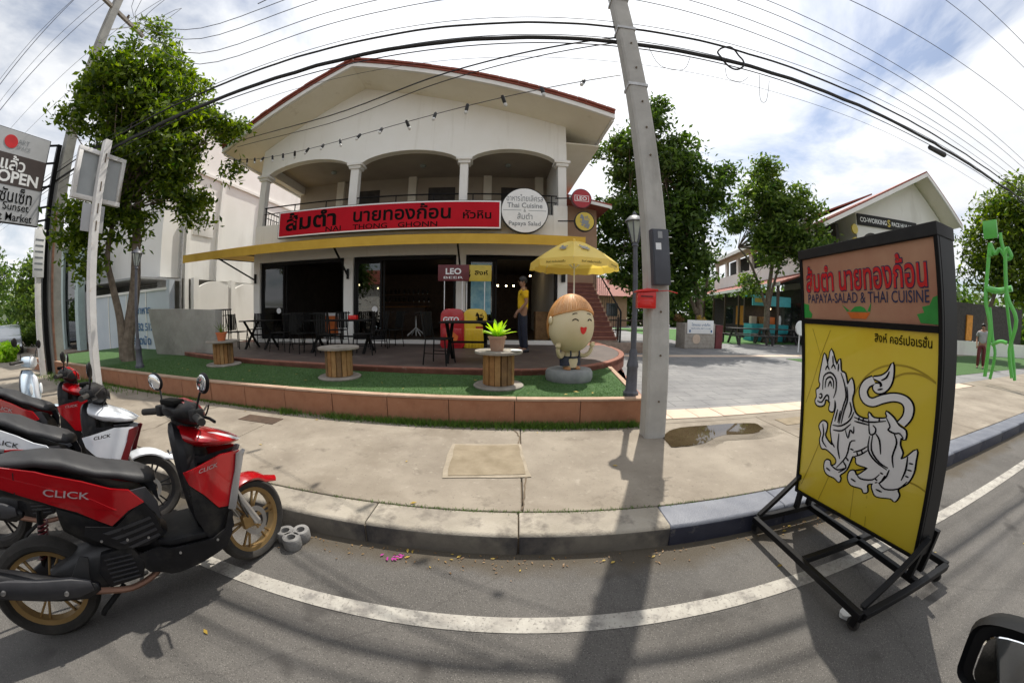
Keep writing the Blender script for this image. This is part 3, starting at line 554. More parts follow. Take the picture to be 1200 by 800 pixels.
# railing
rl = P('railing', MB().tube([(-9.72, .06, 4.93), (-.3, .06, 4.93)], .022, 6).tube([(-9.72, .06, 4.72), (-.3, .06, 4.72)], .014, 6).tube([(-9.72, .06, 4.2), (-.3, .06, 4.2)], .016, 6), 'black_metal', bld)
rb_ = MB().tube([(0, .06, 4.2), (0, .06, 4.72)], .009, 5).mesh('baluster'); rp_ = MB().tube([(0, .06, 4.1), (0, .06, 4.93)], .018, 6).mesh('rail_post')
x = -9.66; k = 0
while x < -.3:
    link(rp_ if k % 10 == 0 else rb_, 'rail_post' if k % 10 == 0 else 'baluster', 'black_metal', rl, loc=(x, 0, 0)); x += .115; k += 1
sr = P('side_railing', MB().tube([(-9.93, .3, 4.93), (-9.93, 2.6, 4.93)], .022, 6).tube([(-9.93, .3, 4.72), (-9.93, 2.6, 4.72)], .014, 6), 'black_metal', bld)
for k in range(18): link(rb_, 'baluster', 'black_metal', sr, loc=(-9.93, .25+k*.125, 0))
# ground-floor glazing
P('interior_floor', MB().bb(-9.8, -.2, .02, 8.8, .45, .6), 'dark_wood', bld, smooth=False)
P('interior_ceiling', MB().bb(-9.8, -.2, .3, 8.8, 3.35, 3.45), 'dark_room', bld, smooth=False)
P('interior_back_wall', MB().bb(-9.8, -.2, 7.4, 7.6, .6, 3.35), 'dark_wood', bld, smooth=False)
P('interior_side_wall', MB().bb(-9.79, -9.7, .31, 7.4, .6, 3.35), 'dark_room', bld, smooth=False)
bays = [(CX[i]+PW[i]/2, CX[i+1]-PW[i+1]/2) for i in range(3)]
for i, (a, b) in enumerate(bays):
    P('door_sill', MB().bb(a-.02, b+.02, -.03, .24, .5, .655), 'white_paint', bld, bevel=.008, seg=1)
    fr = P('door_frame', MB().bb(a+.004, a+.08, .08, .2, .655, 3.1).bb(b-.08, b-.004, .08, .2, .655, 3.1).bb(a+.08, b-.08, .08, .2, 2.98, 3.1), 'black_frame', bld, bevel=.004, seg=1)
    pw_ = (.85, .8, .72)[i]
    for k, (u0, u1, yy) in enumerate(((a+.085, a+.085+pw_, .1), (a+.17, a+.17+pw_, .15))):
        lf = P('sliding_leaf', MB().bb(u0, u0+.055, yy, yy+.035, .66, 2.975).bb(u1-.055, u1, yy, yy+.035, .66, 2.975).bb(u0+.055, u1-.055, yy, yy+.035, .66, .76).bb(u0+.055, u1-.055, yy, yy+.035, 2.9, 2.975), 'black_frame', fr, smooth=False)
        if k == 0: P('pane', MB().bb(u0+.056, u1-.056, yy+.012, yy+.02, .762, 2.898), 'glass_dark', fr, smooth=False)
    if i == 2:
        P('poster', MB().bb(a+.15, a+.72, .085, .096, 1.4, 2.85), 'poster_blue', fr, smooth=False); P('poster_head', MB().bb(a+.2, a+.66, .078, .0849, 2.5, 2.8), 'gold_logo', fr, smooth=False)
    P('door_disc', MB().lathe([(.001, 0), (.09, 0), (.09, .006), (.001, .006)], (a+pw_-.12, .088, 1.55), 16, 'Y'), 'sign_white', fr)
# inside: bar, shelves, pendants
bar = P('bar_counter', MB().bb(-8.6, -5.2, 5.4, 6.0, .6, 1.65), 'dark_wood', bld, bevel=.02); P('bar_top', MB().bb(-8.7, -5.1, 5.3, 6.1, 1.652, 1.7), 'wood_slat', bar, bevel=.01)
for z in (1.9, 2.3): P('bottle_shelf', MB().bb(-8.5, -5.3, 7.1, 7.39, z, z+.03), 'wood_slat_b', bld, smooth=False)
bm_ = MB().lathe([(.035, 0), (.035, .18), (.012, .24), (.012, .3)], n=8).mesh('bottle')
for k in range(26): link(bm_, 'bottle', ('glass_dark', 'salad_orange', 'green_print', 'gold_logo')[k % 4], bld, loc=(-8.4+(k % 13)*.25+rnd.uniform(-.04, .04), 7.25, 1.93+.4*(k//13)))
for (x, y, z) in ((-8.0, 4.6, 2.65), (-7.2, 4.8, 2.5), (-1.95, 4.2, 2.55), (-1.6, 4.3, 2.55), (-1.3, 4.2, 2.55), (-4.1, 3.8, 2.95), (-.7, 3.5, 2.9)):
    pl = P('pendant', MB().tube([(x, y, z+.1), (x, y, 3.35)], .006, 5).lathe([(.02, .1), (.03, .08), (.03, .02)], (x, y, z), 8), 'black_metal', bld); P('bulb', MB().ell((x, y, z-.01), (.035, .035, .045), 8, 6), 'bulb_lit', pl)
P('drink_fridge', MB().bb(-7.95, -7.3, 1.2, 1.8, .6, 1.45), 'sign_white', bld, bevel=.02); P('fridge_window', MB().bb(-7.88, -7.37, 1.17, 1.198, .7, 1.35), 'salad_orange', bld, smooth=False)
P('crate_stack', MB().bb(-.85, -.42, -.0+.45, .9, .6, 1.5), 'wood_slat_b', bld, bevel=.01)
# awning
aw = MB(); X0, X1 = -12.15, .2
aw.add([(X0, RF+.05, 3.4), (X1, RF+.05, 3.42), (X1, .0, 3.72), (-10, .0, 3.72), (X0, 2.5, 3.62), (-10, 2.5, 3.86)], [(0, 1, 2, 3), (0, 3, 5, 4)])
awn = P('awning', aw, 'yellow_awning', bld, smooth=False)
P('valance', MB().xz([(X0, 3.16), (X1, 3.18), (X1, 3.43), (X0, 3.41)], RF+.03, RF+.042), 'yellow_awning', awn, smooth=False)
P('side_valance', MB().bb(X1-.005, X1+.005, RF+.05, -.02, 3.2, 3.45), 'yellow_awning', awn, smooth=False)
fr = MB().bar((X0+.1, RF+.1, 3.33), (X1-.05, RF+.1, 3.35), .04)
for x in (-11.9, -10.3, -8.1, -6.45, -4.75, -3.05, -1.6, -.1): fr.bar((x, RF+.12, 3.34), (x, -.01 if x > -10 else 2.3, 3.66 if x > -10 else 3.56), .035)
P('awning_frame', fr, 'black_metal', awn, smooth=False)
for x in (-9.9, -6.45, -3.05):
    P('brace', MB().bar((x, -.03, 2.55), (x-(.0 if x > -9 else .9), RF+.15, 3.3), .045).bar((x, -.03, 2.45), (x, -.03, 2.75), .06), 'black_metal', awn, smooth=False)
P('wall_lamp', MB().bb(-.19, -.07, -.09, -.002, 2.35, 2.65), 'black_metal', bld, bevel=.02)
# side wing and outside stairs
P('side_wing', MB().bb(.02, 2.35, 4.6, 9, .3, 6.25), 'peach', bld, smooth=False)
P('side_wing_eave', MB().xz([(-.0, 6.5), (2.75, 6.1), (2.75, 6.0), (.0, 6.3)], 3.7, 9.2), 'roof_red', bld, smooth=False)
P('side_wing_fascia', MB().xz([(.9, 6.3), (2.74, 6.0), (2.74, 5.88), (.9, 6.16)], 3.66, 3.7), 'white_paint', bld, smooth=False)
st = P('stair_core', MB().bb(.25, 2.2, 1.55, 2.0, .3, .56), 'brick_stone', bld, smooth=False)
P('stair_plinth', MB().bb(.2, 3.1, 1.2, 1.55, .15, .5), 'brick_stone', bld, bevel=.01)
NS = 17
for k in range(NS):
    z = .5+(k+1)*.175; y = 1.56+k*.25
    P('step', MB().bb(.22+.0*k, 2.15, y, y+.29, z-.165, z-.04), 'stair_red', st, smooth=False); P('tread', MB().bb(.2, 2.18, y-.025, y+.29, z-.038, z), 'terrace_edge', st, bevel=.006, seg=1)
P('stair_wall', MB().yz([(1.56, .4), (1.56+NS*.25, .5+NS*.175), (1.56+NS*.25, .4)], 2.19, 2.26), 'peach', st, smooth=False)
hr = MB().tube([(2.22, 1.4, 1.55), (2.22, 1.56+NS*.25, 1.4+NS*.175)], .03, 8).tube([(2.22, 1.4, .5), (2.22, 1.4, 1.55)], .035, 8)
P('handrail', hr, 'black_metal', st)
sm_ = MB().tube([(0, 0, 0), (0, 0, .85)], .012, 5).mesh('rail_spindle')
for k in range(0, NS): link(sm_, 'rail_spindle', 'black_metal', st, loc=(2.22, 1.6+k*.25, .62+k*.175))

# ---------------------------------------------------------------- signs on the restaurant
def bl(x, y, z): c, s_ = math.cos(BA), math.sin(BA); return (1.45+x*c-y*s_, 9.6+x*s_+y*c, z)
sg = E('shop_sign', 'long red signboard with black Thai lettering reading NAI THONG GHONN above the awning', 'sign', bl(-5.35, -.36, 3.74), BA)
W_, H_ = 6.84, .84
P('board', MB().bb(-W_/2, W_/2, -.06, .06, 0, H_), 'black_matte', sg, bevel=.015)
P('border', MB().bb(-W_/2+.02, W_/2-.02, -.066, -.0605, .02, H_-.02), 'sign_white', sg, smooth=False)
P('face', MB().bb(-W_/2+.06, W_/2-.06, -.07, -.0665, .06, H_-.06), 'sign_red', sg, smooth=False)
sf = lambda cx, cz, rot=0: (lambda a, b: (cx+a*math.cos(rot)-b*math.sin(rot), -.073, cz+a*math.sin(rot)+b*math.cos(rot)))
text('lettering', 'ส้มตำ', 1.75, .56, 'letter_black', sg, sf(-2.25, .5, .03), .028)
text('lettering', 'นายทองก้อน', 2.85, .47, 'letter_black', sg, sf(.6, .53), .024)
text('lettering', 'หัวหิน', .78, .26, 'letter_black', sg, sf(2.75, .42), .02)
for w_, x_, l_ in (('NAI', -1.45, .5), ('THONG', -.3, 1.05), ('GHONN', 1.1, 1.12)): text('lettering', w_, l_, .15, 'letter_black', sg, sf(x_, .155), .012)
for x in (-2.5, 2.5): P('bracket', MB().bar((x, .06, .3), (x, .33, .3), .04), 'black_metal', sg, smooth=False)
rs = E('round_sign', 'round white sign reading Thai Cuisine and Papaya Salad beside the red signboard', 'sign', bl(-1.29, -.36, 4.31), BA)
P('disc', MB().lathe([(.001, -.05), (.665, -.05), (.665, .05), (.001, .05)], n=48, axis='Y'), 'black_matte', rs); P('face', MB().lathe([(.001, -.056), (.64, -.056), (.64, -.0505), (.001, -.0505)], n=48, axis='Y'), 'sign_white', rs)
rf_ = lambda cz, cx=0: (lambda a, b: (cx+a, -.06, cz+b))
text('lettering', 'อาหารไทยเลิศรส', 1.02, .2, 'letter_grey', rs, rf_(.36), .004); text('lettering', 'Thai Cuisine', .98, .15, 'letter_grey', rs, rf_(.14), .014)
text('lettering', '&', .07, .09, 'letter_grey', rs, rf_(-.01), .004); text('lettering', 'ส้มตำ', .42, .19, 'letter_grey', rs, rf_(-.17), .006); text('lettering', 'Papaya Salad', .88, .16, 'letter_grey', rs, rf_(-.4), .012)
P('rule', MB().bb(-.6, -.1, -.06, -.0565, -.012, 0).bb(.1, .6, -.06, -.0565, -.012, 0), 'letter_grey', rs, smooth=False)
P('bracket', MB().bar((0, .05, 0), (0, .34, 0), .05), 'black_metal', rs, smooth=False)

LION = None
def lion_parts():
    sil = [(55,318),(52,305),(60,290),(58,264),(72,257),(80,240),(75,222),(92,165),(108,122),(116,150),(126,152),(143,106),(160,155),(168,165),(182,143),(184,188),(203,200),(212,242),(232,218),(240,262),(230,300),(240,348),(262,372),(300,380),(302,354),(322,376),(372,376),(370,350),(396,374),(416,408),(440,430),(438,466),(424,458),(420,490),(430,525),(424,552),(446,543),(479,512),(476,562),(470,618),(450,664),(418,692),(424,722),(410,752),(394,736),(340,726),(325,702),(319,672),(335,655),(350,664),(372,640),(366,626),(345,660),(300,666),(300,702),(285,706),(275,686),(230,670),(215,640),(220,610),(240,604),(252,626),(282,608),(296,590),(252,572),(248,545),(232,538),(222,560),(205,600),(176,624),(179,640),(172,656),(150,636),(115,620),(100,592),(105,560),(125,560),(132,582),(156,574),(154,545),(110,508),(85,503),(75,470),(82,440),(71,410),(90,390),(110,400),(106,428),(100,448),(114,472),(138,490),(130,430),(135,400),(157,332),(150,302),(143,346),(122,342),(128,312),(105,300),(95,322),(70,326)]
    tail = [(424,402),(446,372),(452,332),(436,303),(400,292),(355,300),(318,312),(290,300),(280,268),(296,238),(325,224)]
    tip = [(322,214),(355,208),(382,190),(401,158),(400,205),(388,245),(365,270),(338,274),(322,258),(328,240),(346,240),(348,252),(358,246),(352,230)]
    lines = [[(75,282),(84,278),(88,288),(80,296),(72,290)],[(62,306),(85,312),(110,285),(122,290),(120,315)],[(92,262),(100,210),(135,195),(160,220),(158,265),(145,295)],[(105,255),(112,222),(135,212),(148,230),(146,258)],[(120,250),(132,228),(138,250)],[(110,185),(120,170),(130,185)],[(140,178),(152,165),(160,182)],
      [(185,195),(200,240),(205,290),(190,330),(170,400)],[(210,250),(212,300),(195,345),(180,400)],[(140,405),(180,408),(220,385),(240,350)],[(142,425),(185,428),(225,400)],[(200,425),(212,460),(222,425),(236,440),(238,410)],[(240,372),(300,392),(370,388)],[(240,388),(300,404)],[(302,380),(305,440),(325,440),(330,420),(318,405)],[(305,450),(300,510),(330,560),(376,600)],[(318,445),(313,510),(345,565),(380,592)],[(372,376),(385,410),(378,425),(402,440),(420,440),(434,462)],[(236,520),(268,512),(296,495)],[(240,540),(270,530),(298,512)],
      [(245,470),(222,478),(205,540),(160,590)],[(190,560),(205,590),(170,612)],[(130,575),(165,600),(205,590)],[(250,612),(270,640),(320,645),(348,620)],[(345,658),(370,690),(420,690),(452,655)],[(450,540),(445,600),(430,650)],[(90,400),(95,440),(88,470),(110,500)],[(110,590),(130,605)],[(228,640),(250,655)],[(335,690),(360,705)],[(150,500),(130,470)],[(385,600),(372,640)],[(240,604),(262,600),(300,592)],[(165,340),(150,390)],[(178,345),(165,395)],[(222,310),(228,345),(215,375)],[(262,372),(258,386)],[(280,376),(277,392)],[(345,378),(343,390)],[(455,570),(470,575)],[(450,600),(466,606)],[(444,628),(456,636)],[(330,640),(340,650)],[(350,612),(362,620)],[(205,545),(216,560)],[(195,570),(206,582)],[(222,505),(238,512)],[(252,520),(256,534)],[(272,512),(276,526)],[(330,440),(345,470),(350,530)],[(400,440),(410,480),(395,540),(400,590)],[(170,440),(165,500),(175,550)],[(118,130),(124,170)],[(150,130),(150,165)],[(176,160),(172,190)],[(355,225),(375,215),(388,190)],[(340,262),(360,258)]]
    return sil, tail, tip, lines
def lion(parent, fn, lw=1., m_body='art_white', m_line='art_line', detail=True, off=(.001, .0028, .0055)):
    """the guardian-lion emblem; fn(a, b, lift) lays emblem units (crop pixels) on a surface"""
    sil, tail, tip, lines = lion_parts(); s2 = smooth_pts(sil, 3, True) if detail else sil; t2 = smooth_pts(tail, 4)
    tp2 = smooth_pts(tip, 3, True) if detail else tip
    ol = MB(); stroke(ol, s2, 13*lw, lambda a, b: fn(a, b, off[0]), True); stroke(ol, t2, 42, lambda a, b: fn(a, b, off[0])); stroke(ol, tp2, 13*lw, lambda a, b: fn(a, b, off[0]), True)
    obs = []
    if detail: obs.append(P('lion_outline', ol, m_line, parent, smooth=False, fix=False))
    bd_ = MB(); bd_.add(*fill(s2, lambda a, b: fn(a, b, off[1]), 3 if detail else 0)); bd_.add(*fill(tp2, lambda a, b: fn(a, b, off[1]))); stroke(bd_, t2, 29, lambda a, b: fn(a, b, off[1])); obs.append(P('lion_body', bd_, m_body, parent, smooth=False, fix=False))
    if detail:
        ln = MB()
        for l in lines: q = smooth_pts(l, 3); stroke(ln, q, [6.4*lw*(.55+.6*math.sin(math.pi*i/max(1, len(q)-1))) for i in range(len(q))], lambda a, b: fn(a, b, off[2]))
        obs.append(tag(P('lion_drawing', ln, m_line, parent, smooth=False, fix=False), kind='stuff'))
    return obs
def blade_sign(name, label, z, cx, face, rim):
    o = E(name, label, 'sign', bl(cx, -.32, z), BA)
    P('disc', MB().lathe([(.001, -.05), (.3, -.05), (.3, .05), (.001, .05)], n=32, axis='Y'), rim, o, bevel=.01); P('face', MB().lathe([(.001, -.056), (.27, -.056), (.27, -.0505), (.001, -.0505)], n=32, axis='Y'), face, o)
    P('arm', MB().bar((-.3, 0, 0), (-.75 if cx < .5 else -.7, .1, 0), .03), 'black_metal', o, smooth=False); return o
o = blade_sign('blade_sign', 'round red sign with white lettering on the building corner', 4.77, .34, 'leo_red', 'dark_red')
P('name_plate', MB().bb(-.21, .21, -.06, -.0565, -.09, .09), 'sign_white', o, smooth=False); P('name_field', MB().bb(-.195, .195, -.063, -.0605, -.075, .075), 'leo_red', o, smooth=False); text('lettering', 'LEO', .3, .11, 'sign_white', o, lambda a, b: (a, -.065, b), .02)
o = blade_sign('blade_sign', 'round yellow sign with grey lion emblem below the red one', 4.09, .42, 'gold_logo', 'black_matte')
lion(o, lambda a, b, l: ((a-265)*.00068, -.059-l, -(b-430)*.00068), m_body='letter_grey', detail=False)
# ---------------------------------------------------------------- concrete power pole by the pavement, with boxes
PY = 3.42
def sq(c, w, d, z, dx=0): return [(c[0]-w/2, c[1]-d/2, z), (c[0]+w/2, c[1]-d/2, z), (c[0]+w/2, c[1]+d/2, z), (c[0]-w/2, c[1]+d/2, z)]
pole = E('power_pole', 'leaning grey concrete power pole standing in front of the turf wall', 'pole', (1.56, PY, .15))
PTS = [(0, -.15), (-.045, .9), (-.1, 2.35), (-.165, 3.75), (-.26, 5.7), (-.42, 8.3)]
rings = []
for (x, z), w in zip(PTS, (.25, .245, .235, .225, .21, .19)):
    d = w*.86; c = w*.1; r_ = [(-w/2+c, -d/2), (w/2-c, -d/2), (w/2, -d/2+c), (w/2, d/2-c), (w/2-c, d/2), (-w/2+c, d/2), (-w/2, d/2-c), (-w/2, -d/2+c)]
    rings.append([(x+a, b, z) for a, b in r_])
P('shaft', MB().loft(rings), 'pole_concrete', pole, smooth=False)
def pxz(z):
    for (x0, z0), (x1, z1) in zip(PTS, PTS[1:]):
        if z0 <= z <= z1: return x0+(x1-x0)*(z-z0)/(z1-z0)
    return PTS[-1][0]
hm = MB().lathe([(.012, 0), (.012, .012), (.001, .014)], n=8, axis='Y').mesh('bolt_hole')
for z in (.42, .92, 1.38, 3.1, 3.45, 3.8, 4.3, 4.7): link(hm, 'bolt_hole', 'mud', pole, loc=(pxz(z)+.01, -.112, z))
for z in (4.05, 4.98, 5.55): P('strap', MB().loft([[(pxz(z)+a*1.12*.105, b*1.14*.092, z+h) for a, b in ((-1, -1), (1, -1), (1, 1), (-1, 1))] for h in (-.02, .02)]), 'galv', pole, smooth=False)
mb_ = E('meter_box', 'dark grey steel meter box strapped to the power pole above the red letterbox', 'box', (1.46, PY-.12, 2.08)); mb_.rotation_euler = (0, R_(-2.5), 0)
P('case', MB().bb(-.09, .1, -.09, .0, -.28, .3), 'box_grey', mb_, bevel=.01); P('door', MB().bb(-.08, .09, -.1, -.091, -.27, .29), 'box_grey', mb_, bevel=.003)
P('paper_label', MB().bb(-.06, 0, -.103, -.1005, .08, .15), 'sign_white', mb_, smooth=False); P('meter_window', MB().bb(-.03, .02, -.103, -.1005, .2, .27), 'slat_grey', mb_, smooth=False)
for z in (-.24, .05, .22): P('hinge', MB().tube([(.1, -.06, z), (.15, -.05, z+.005)], .006, 5), 'galv', mb_)
lb = E('letter_box', 'red metal letterbox with sloping lid tied to the side of the power pole', 'letterbox', (1.36, PY-.1, 1.56), R_(-12)); lb.scale = (.88,)*3
P('case', MB().xz([(-.14, 0), (.08, 0), (.08, .2), (-.14, .18)], -.09, .07), 'post_red', lb, bevel=.01)
P('lid', MB().xz([(-.165, .182), (.1, .204), (.1, .222), (-.03, .232), (-.165, .2)], -.11, .09), 'post_red', lb, bevel=.005); P('slot', MB().bb(-.1, .04, -.096, -.0905, .13, .145), 'dark_red', lb, smooth=False)
P('flap_door', MB().bb(-.11, .05, -.097, -.0905, .02, .1), 'post_red', lb, bevel=.004)
P('tie_wire', MB().tube([(.08, -.02, .2), (.22, -.06, .215), (.35, -.03, .19)], .005, 5), 'post_red', lb)

# ---------------------------------------------------------------- street lamps on the turf
def lamp(loc, label, h):
    o = E('street_lamp', label, 'street lamp', loc, 0, 'dark iron lantern posts on the turf')
    P('base', MB().lathe([(.1, 0), (.1, .05), (.075, .08), (.068, .36), (.078, .38), (.072, .42), (.05, .5), (.055, .56), (.042, .6)], n=12), 'lamp_iron', o)
    P('post', MB().lathe([(.036, .6), (.03, h-.42), (.045, h-.41), (.03, h-.37)], n=12), 'lamp_iron', o)
    P('lantern_glass', MB().lathe([(.04, h-.36), (.1, h-.12), (.1, h-.1), (.05, h-.09)], n=6), 'lamp_glass', o, smooth=False)
    P('lantern_cap', MB().lathe([(.13, h-.1), (.12, h-.085), (.07, h-.03), (.035, h-.02), (.03, h), (.012, h+.03), (.001, h+.05)], n=12), 'lamp_iron', o)
    for k in range(6):
        q = 2*math.pi*k/6; c, s_ = math.cos(q), math.sin(q); P('lantern_bar', MB().bar((.042*c, .042*s_, h-.37), (.106*c, .106*s_, h-.1), .012), 'lamp_iron', o, smooth=False)
    return o
lamp((1.47, 4.02, .46), 'dark iron lantern post beside the concrete power pole', 2.3)
lamp((-7.74, 4.27, .46), 'dark iron lantern post in front of the forked tree', 2.45)

# ---------------------------------------------------------------- left: old pole, white post, market sign
gp = E('old_power_pole', 'tall dark grey power pole with wooden crossarm behind the forked tree', 'pole', (-12.1, 3.95, .13))
P('shaft', MB().loft([[(a*w, b*w*.9, z) for a, b in ((-1, -1), (1, -1), (1, 1), (-1, 1))] for z, w in ((-.1, .19), (4, .165), (8, .14), (11.5, .12))]), 'pole_old', gp, smooth=False)
P('crossarm', MB().bar((.06, -1.0, 11.0), (.06, 1.25, 10.55), .11, .1), 'wood_spool', gp, smooth=False); P('crossarm_brace', MB().bar((.0, .0, 10.0), (.06, .75, 10.62), .03), 'galv', gp, smooth=False)
im = MB().lathe([(.02, 0), (.05, .03), (.03, .06), (.055, .09), (.03, .12), (.04, .16), (.001, .17)], n=10).mesh('insulator')
for y, z in ((-.9, 11.04), (-.4, 10.94), (.5, 10.76), (1.15, 10.63)): link(im, 'insulator', 'dark_wood', gp, loc=(.06, y, z))
P('cable_conduit', MB().tube([(.2, -.1, .2), (.19, -.1, 4.2)], .035, 6), 'pipe', gp)
wp = E('white_post_sign', 'white steel post carrying the back of a square mirror board', 'sign', (-8.25, 3.48, .13))
P('post', MB().bb(-.085, .085, -.075, .075, -.05, 5.0), 'rust_white', wp, bevel=.006, seg=1)
bf = MB(); y0, y1, z0, z1 = -.52, .58, 3.72, 4.78
for b in ((y0, y1, z0, z0+.09), (y0, y1, z1-.09, z1), (y0, y0+.09, z0+.09, z1-.09), (y1-.09, y1, z0+.09, z1-.09)): bf.bb(-.2, -.1, b[0], b[1], b[2], b[3])
P('board_frame', bf, 'rust_white', wp, bevel=.004, seg=1); P('board', MB().bb(-.17, -.15, y0+.09, y1-.09, z0+.09, z1-.09), 'mirror_back', wp, smooth=False)
P('small_plate', MB().bb(-.12, -.1, -.26, .24, 3.1, 3.66), 'sign_grey', wp, bevel=.004)
sm_ = MB().bb(-.001, .0905, -.012, .012, -.1, .1).mesh('slot')
for z in (3.2, 3.55, 4.0, 4.6): link(sm_, 'slot', 'mud', wp, loc=(0, 0, z))
ms = E('market_sign', 'grey and brown OPEN signboard of the art market on a black post', 'sign', (-12.15, 3.42, .13))
P('board', MB().bb(-.08, .04, -2.3, .02, 3.8, 6.12), 'black_matte', ms, bevel=.01); P('face', MB().bb(.041, .045, -2.28, .0, 3.82, 6.1), 'sign_grey', ms, smooth=False)
P('brown_band', MB().bb(.0455, .049, -2.28, .0, 4.72, 5.5), 'sign_brown', ms, smooth=False)
mf = lambda cy, cz: (lambda a, b: (.052, cy+a, cz+b))
P('red_dot', MB().lathe([(.001, .05), (.17, .05), (.17, .054), (.001, .054)], (0, -1.0, 5.8), 24, 'X'), 'letter_red', ms)
text('lettering', 'ART', .3, .12, 'letter_grey', ms, mf(-.68, 5.85)); text('lettering', 'SPACE', .36, .1, 'letter_grey', ms, mf(-.66, 5.7))
text('lettering', 'เปิดแล้ว', 1.25, .38, 'sign_white', ms, mf(-1.15, 5.28), .02); text('lettering', 'OPEN', 1.05, .3, 'sign_white', ms, mf(-.66, 4.93), .03)
text('lettering', 'ตลาดซันเซ็ท', 1.55, .38, 'letter_black', ms, mf(-1.0, 4.5), .012); text('lettering', 'The Sunset', 1.15, .2, 'letter_black', ms, mf(-.85, 4.22), .008); text('lettering', 'Art Market', 1.1, .2, 'letter_black', ms, mf(-.72, 3.96), .008)
P('black_post', MB().bb(-.06, .06, .22, .34, -.05, 6.1), 'black_metal', ms, smooth=False)
for z in (3.95, 4.3, 4.85, 5.5, 6.0): P('strut', MB().bar((-.02, 0, z), (0, .24, z+.08), .05), 'black_metal', ms, smooth=False)
P('white_post', MB().bb(.07, .19, .0, .14, -.05, 3.8), 'rust_white', ms, bevel=.006)
P('notice_plate', MB().bb(.2, .22, -.1, .2, 2.5, 3.72), 'sign_white', ms, bevel=.004)
for k in range(6): P('notice_line', MB().bb(.221, .224, -.06, .16, 2.68+k*.15, 2.72+k*.15), 'letter_grey', ms, smooth=False)

# ---------------------------------------------------------------- overhead cables
def cable(label, pts, r, m='cable', n=6, jit=0., group=None, name='cable'):
    q = smooth_pts(pts, 6)
    if jit: q = [(a, b+rnd.uniform(-jit, jit), c+rnd.uniform(-jit, jit)) for a, b, c in q]
    o = P(name, MB().tube(q, r, n), m); return tag(o, label, 'cable', group)
def sag(a, b, s, n=8, ext=0.):
    return [(a[0]+(b[0]-a[0])*t_, a[1]+(b[1]-a[1])*t_, a[2]+(b[2]-a[2])*t_-4*s*t_*(1-t_)) for t_ in [i/n for i in range(n+1)]]
bun = [(-40, 3.9, 5.2)]+sag((-12.0, 3.8, 5.25), (1.22, 3.5, 5.02), .12, 6)+sag((1.22, 3.5, 5.02), (16, 3.6, 5.7), -.03, 6)[1:]+[(40, 4, 6.4)]
cable('thick black cable bundle strung along the street past the leaning pole', bun, .029, jit=.008)
hi = [(-40, 3.9, 5.5)]+sag((-12.0, 3.75, 5.45), (1.22, 3.45, 5.25), .1, 6)+sag((1.22, 3.45, 5.25), (16, 3.5, 5.85), .02, 6)[1:]+[(40, 4, 6.5)]
cable('black cable just above the thick bundle', hi, .016, jit=.006)
for k, (dz, dy, r_) in enumerate(((-.08, .02, .008), (.1, .06, .006), (.32, -.05, .005), (-.3, .05, .003))):
    cable(('thin dark wire hugging the underside of the thick bundle', 'thin dark wire between the two thick cables', 'faint thin wire above the upper black cable', 'faint thin wire sagging below the thick bundle')[k], [(a, b+dy, c+dz+.02*math.sin(a*.7+k)) for a, b, c in bun], r_, 'cable_thin')
for k, (y, z, zr) in enumerate(((2.9, 10.95, 7.0), (3.4, 10.9, 6.8), (4.45, 10.7, 6.6), (5.1, 10.6, 6.5))):
    zz_ = (6.95, 6.75, 6.45, 6.25)[k]
    cable('high bare power wire running from the crossarm over the street, %s' % ('nearest the road', 'second from the road', 'third from the road', 'nearest the buildings')[k], [(-40, y, 10.2), (-12.05, y+.0, z+.02), (-9, 3.45+.1*k, 8.7-.1*k), (-5.8, 3.5+.08*k, zz_-.1), (-2.5, 3.5+.08*k, zz_-.25), (1.1, 3.5+.08*k, zz_+.0), (6, 3.5+.08*k, zz_-.1), (16, 3.6+.08*k, zz_+.35), (40, 4, zz_+1.5)], .007, 'cable_thin', 5, group='bare power wires high over the street')
for k, (pa, pb) in enumerate(((GY(1000, 0, 2.4), GY(1200, 128, 2.4)), (GY(1110, 0, 2.0), GY(1200, 78, 2.0)), (GY(1148, 0, 1.6), GY(1200, 50, 1.6)))):
    d = [b-a for a, b in zip(pa, pb)]; cable('bare wire crossing the top right corner of the sky, %s' % ('lowest of three', 'middle of three', 'highest of three')[k], sag([a-x*1. for a, x in zip(pa, d)], [b+x*1. for b, x in zip(pb, d)], .05), .006, 'cable_thin', 5)
for k, (pa, pb) in enumerate(((GX(0, 98, -12), GX(86, 0, -12)), (GX(0, 128, -12), GX(120, 5, -12)))):
    d = [b-a for a, b in zip(pa, pb)]; cable('bare wire in the top left corner of the sky, %s' % ('upper', 'lower')[k], sag([a-x*.6 for a, x in zip(pa, d)], [b+x*.6 for b, x in zip(pb, d)], .05), .009, 'cable_thin', 5)
cable('black service wire slanting from the pole down to the left eave, upper', [(1.25, 3.5, 5.1), (-1.0, 4.3, 5.1), (-4, 5.9, 5.7), bl(-10.3, -1.1, 6.95)], .012, 'cable', 5)
cable('black service wire slanting from the pole down to the left eave, lower', [(1.25, 3.55, 5.05), (-1.0, 4.3, 4.95), (-4, 5.9, 5.5), bl(-10.3, -1.1, 6.75)], .008, 'cable', 5)
cl = E('cable_coil', 'coil of spare black cable hanging on the thick bundle', 'cable', GY(857, 68, 3.5))
q = [(.21*math.cos(a)*(1+.03*math.sin(7*a)), .02*math.sin(3*a), .19*math.sin(a)*(1+.04*math.sin(5*a+1))) for a in np.linspace(0, 2*math.pi*4, 110)]
P('coil_loops', MB().tube(q, .013, 5), 'cable', cl)
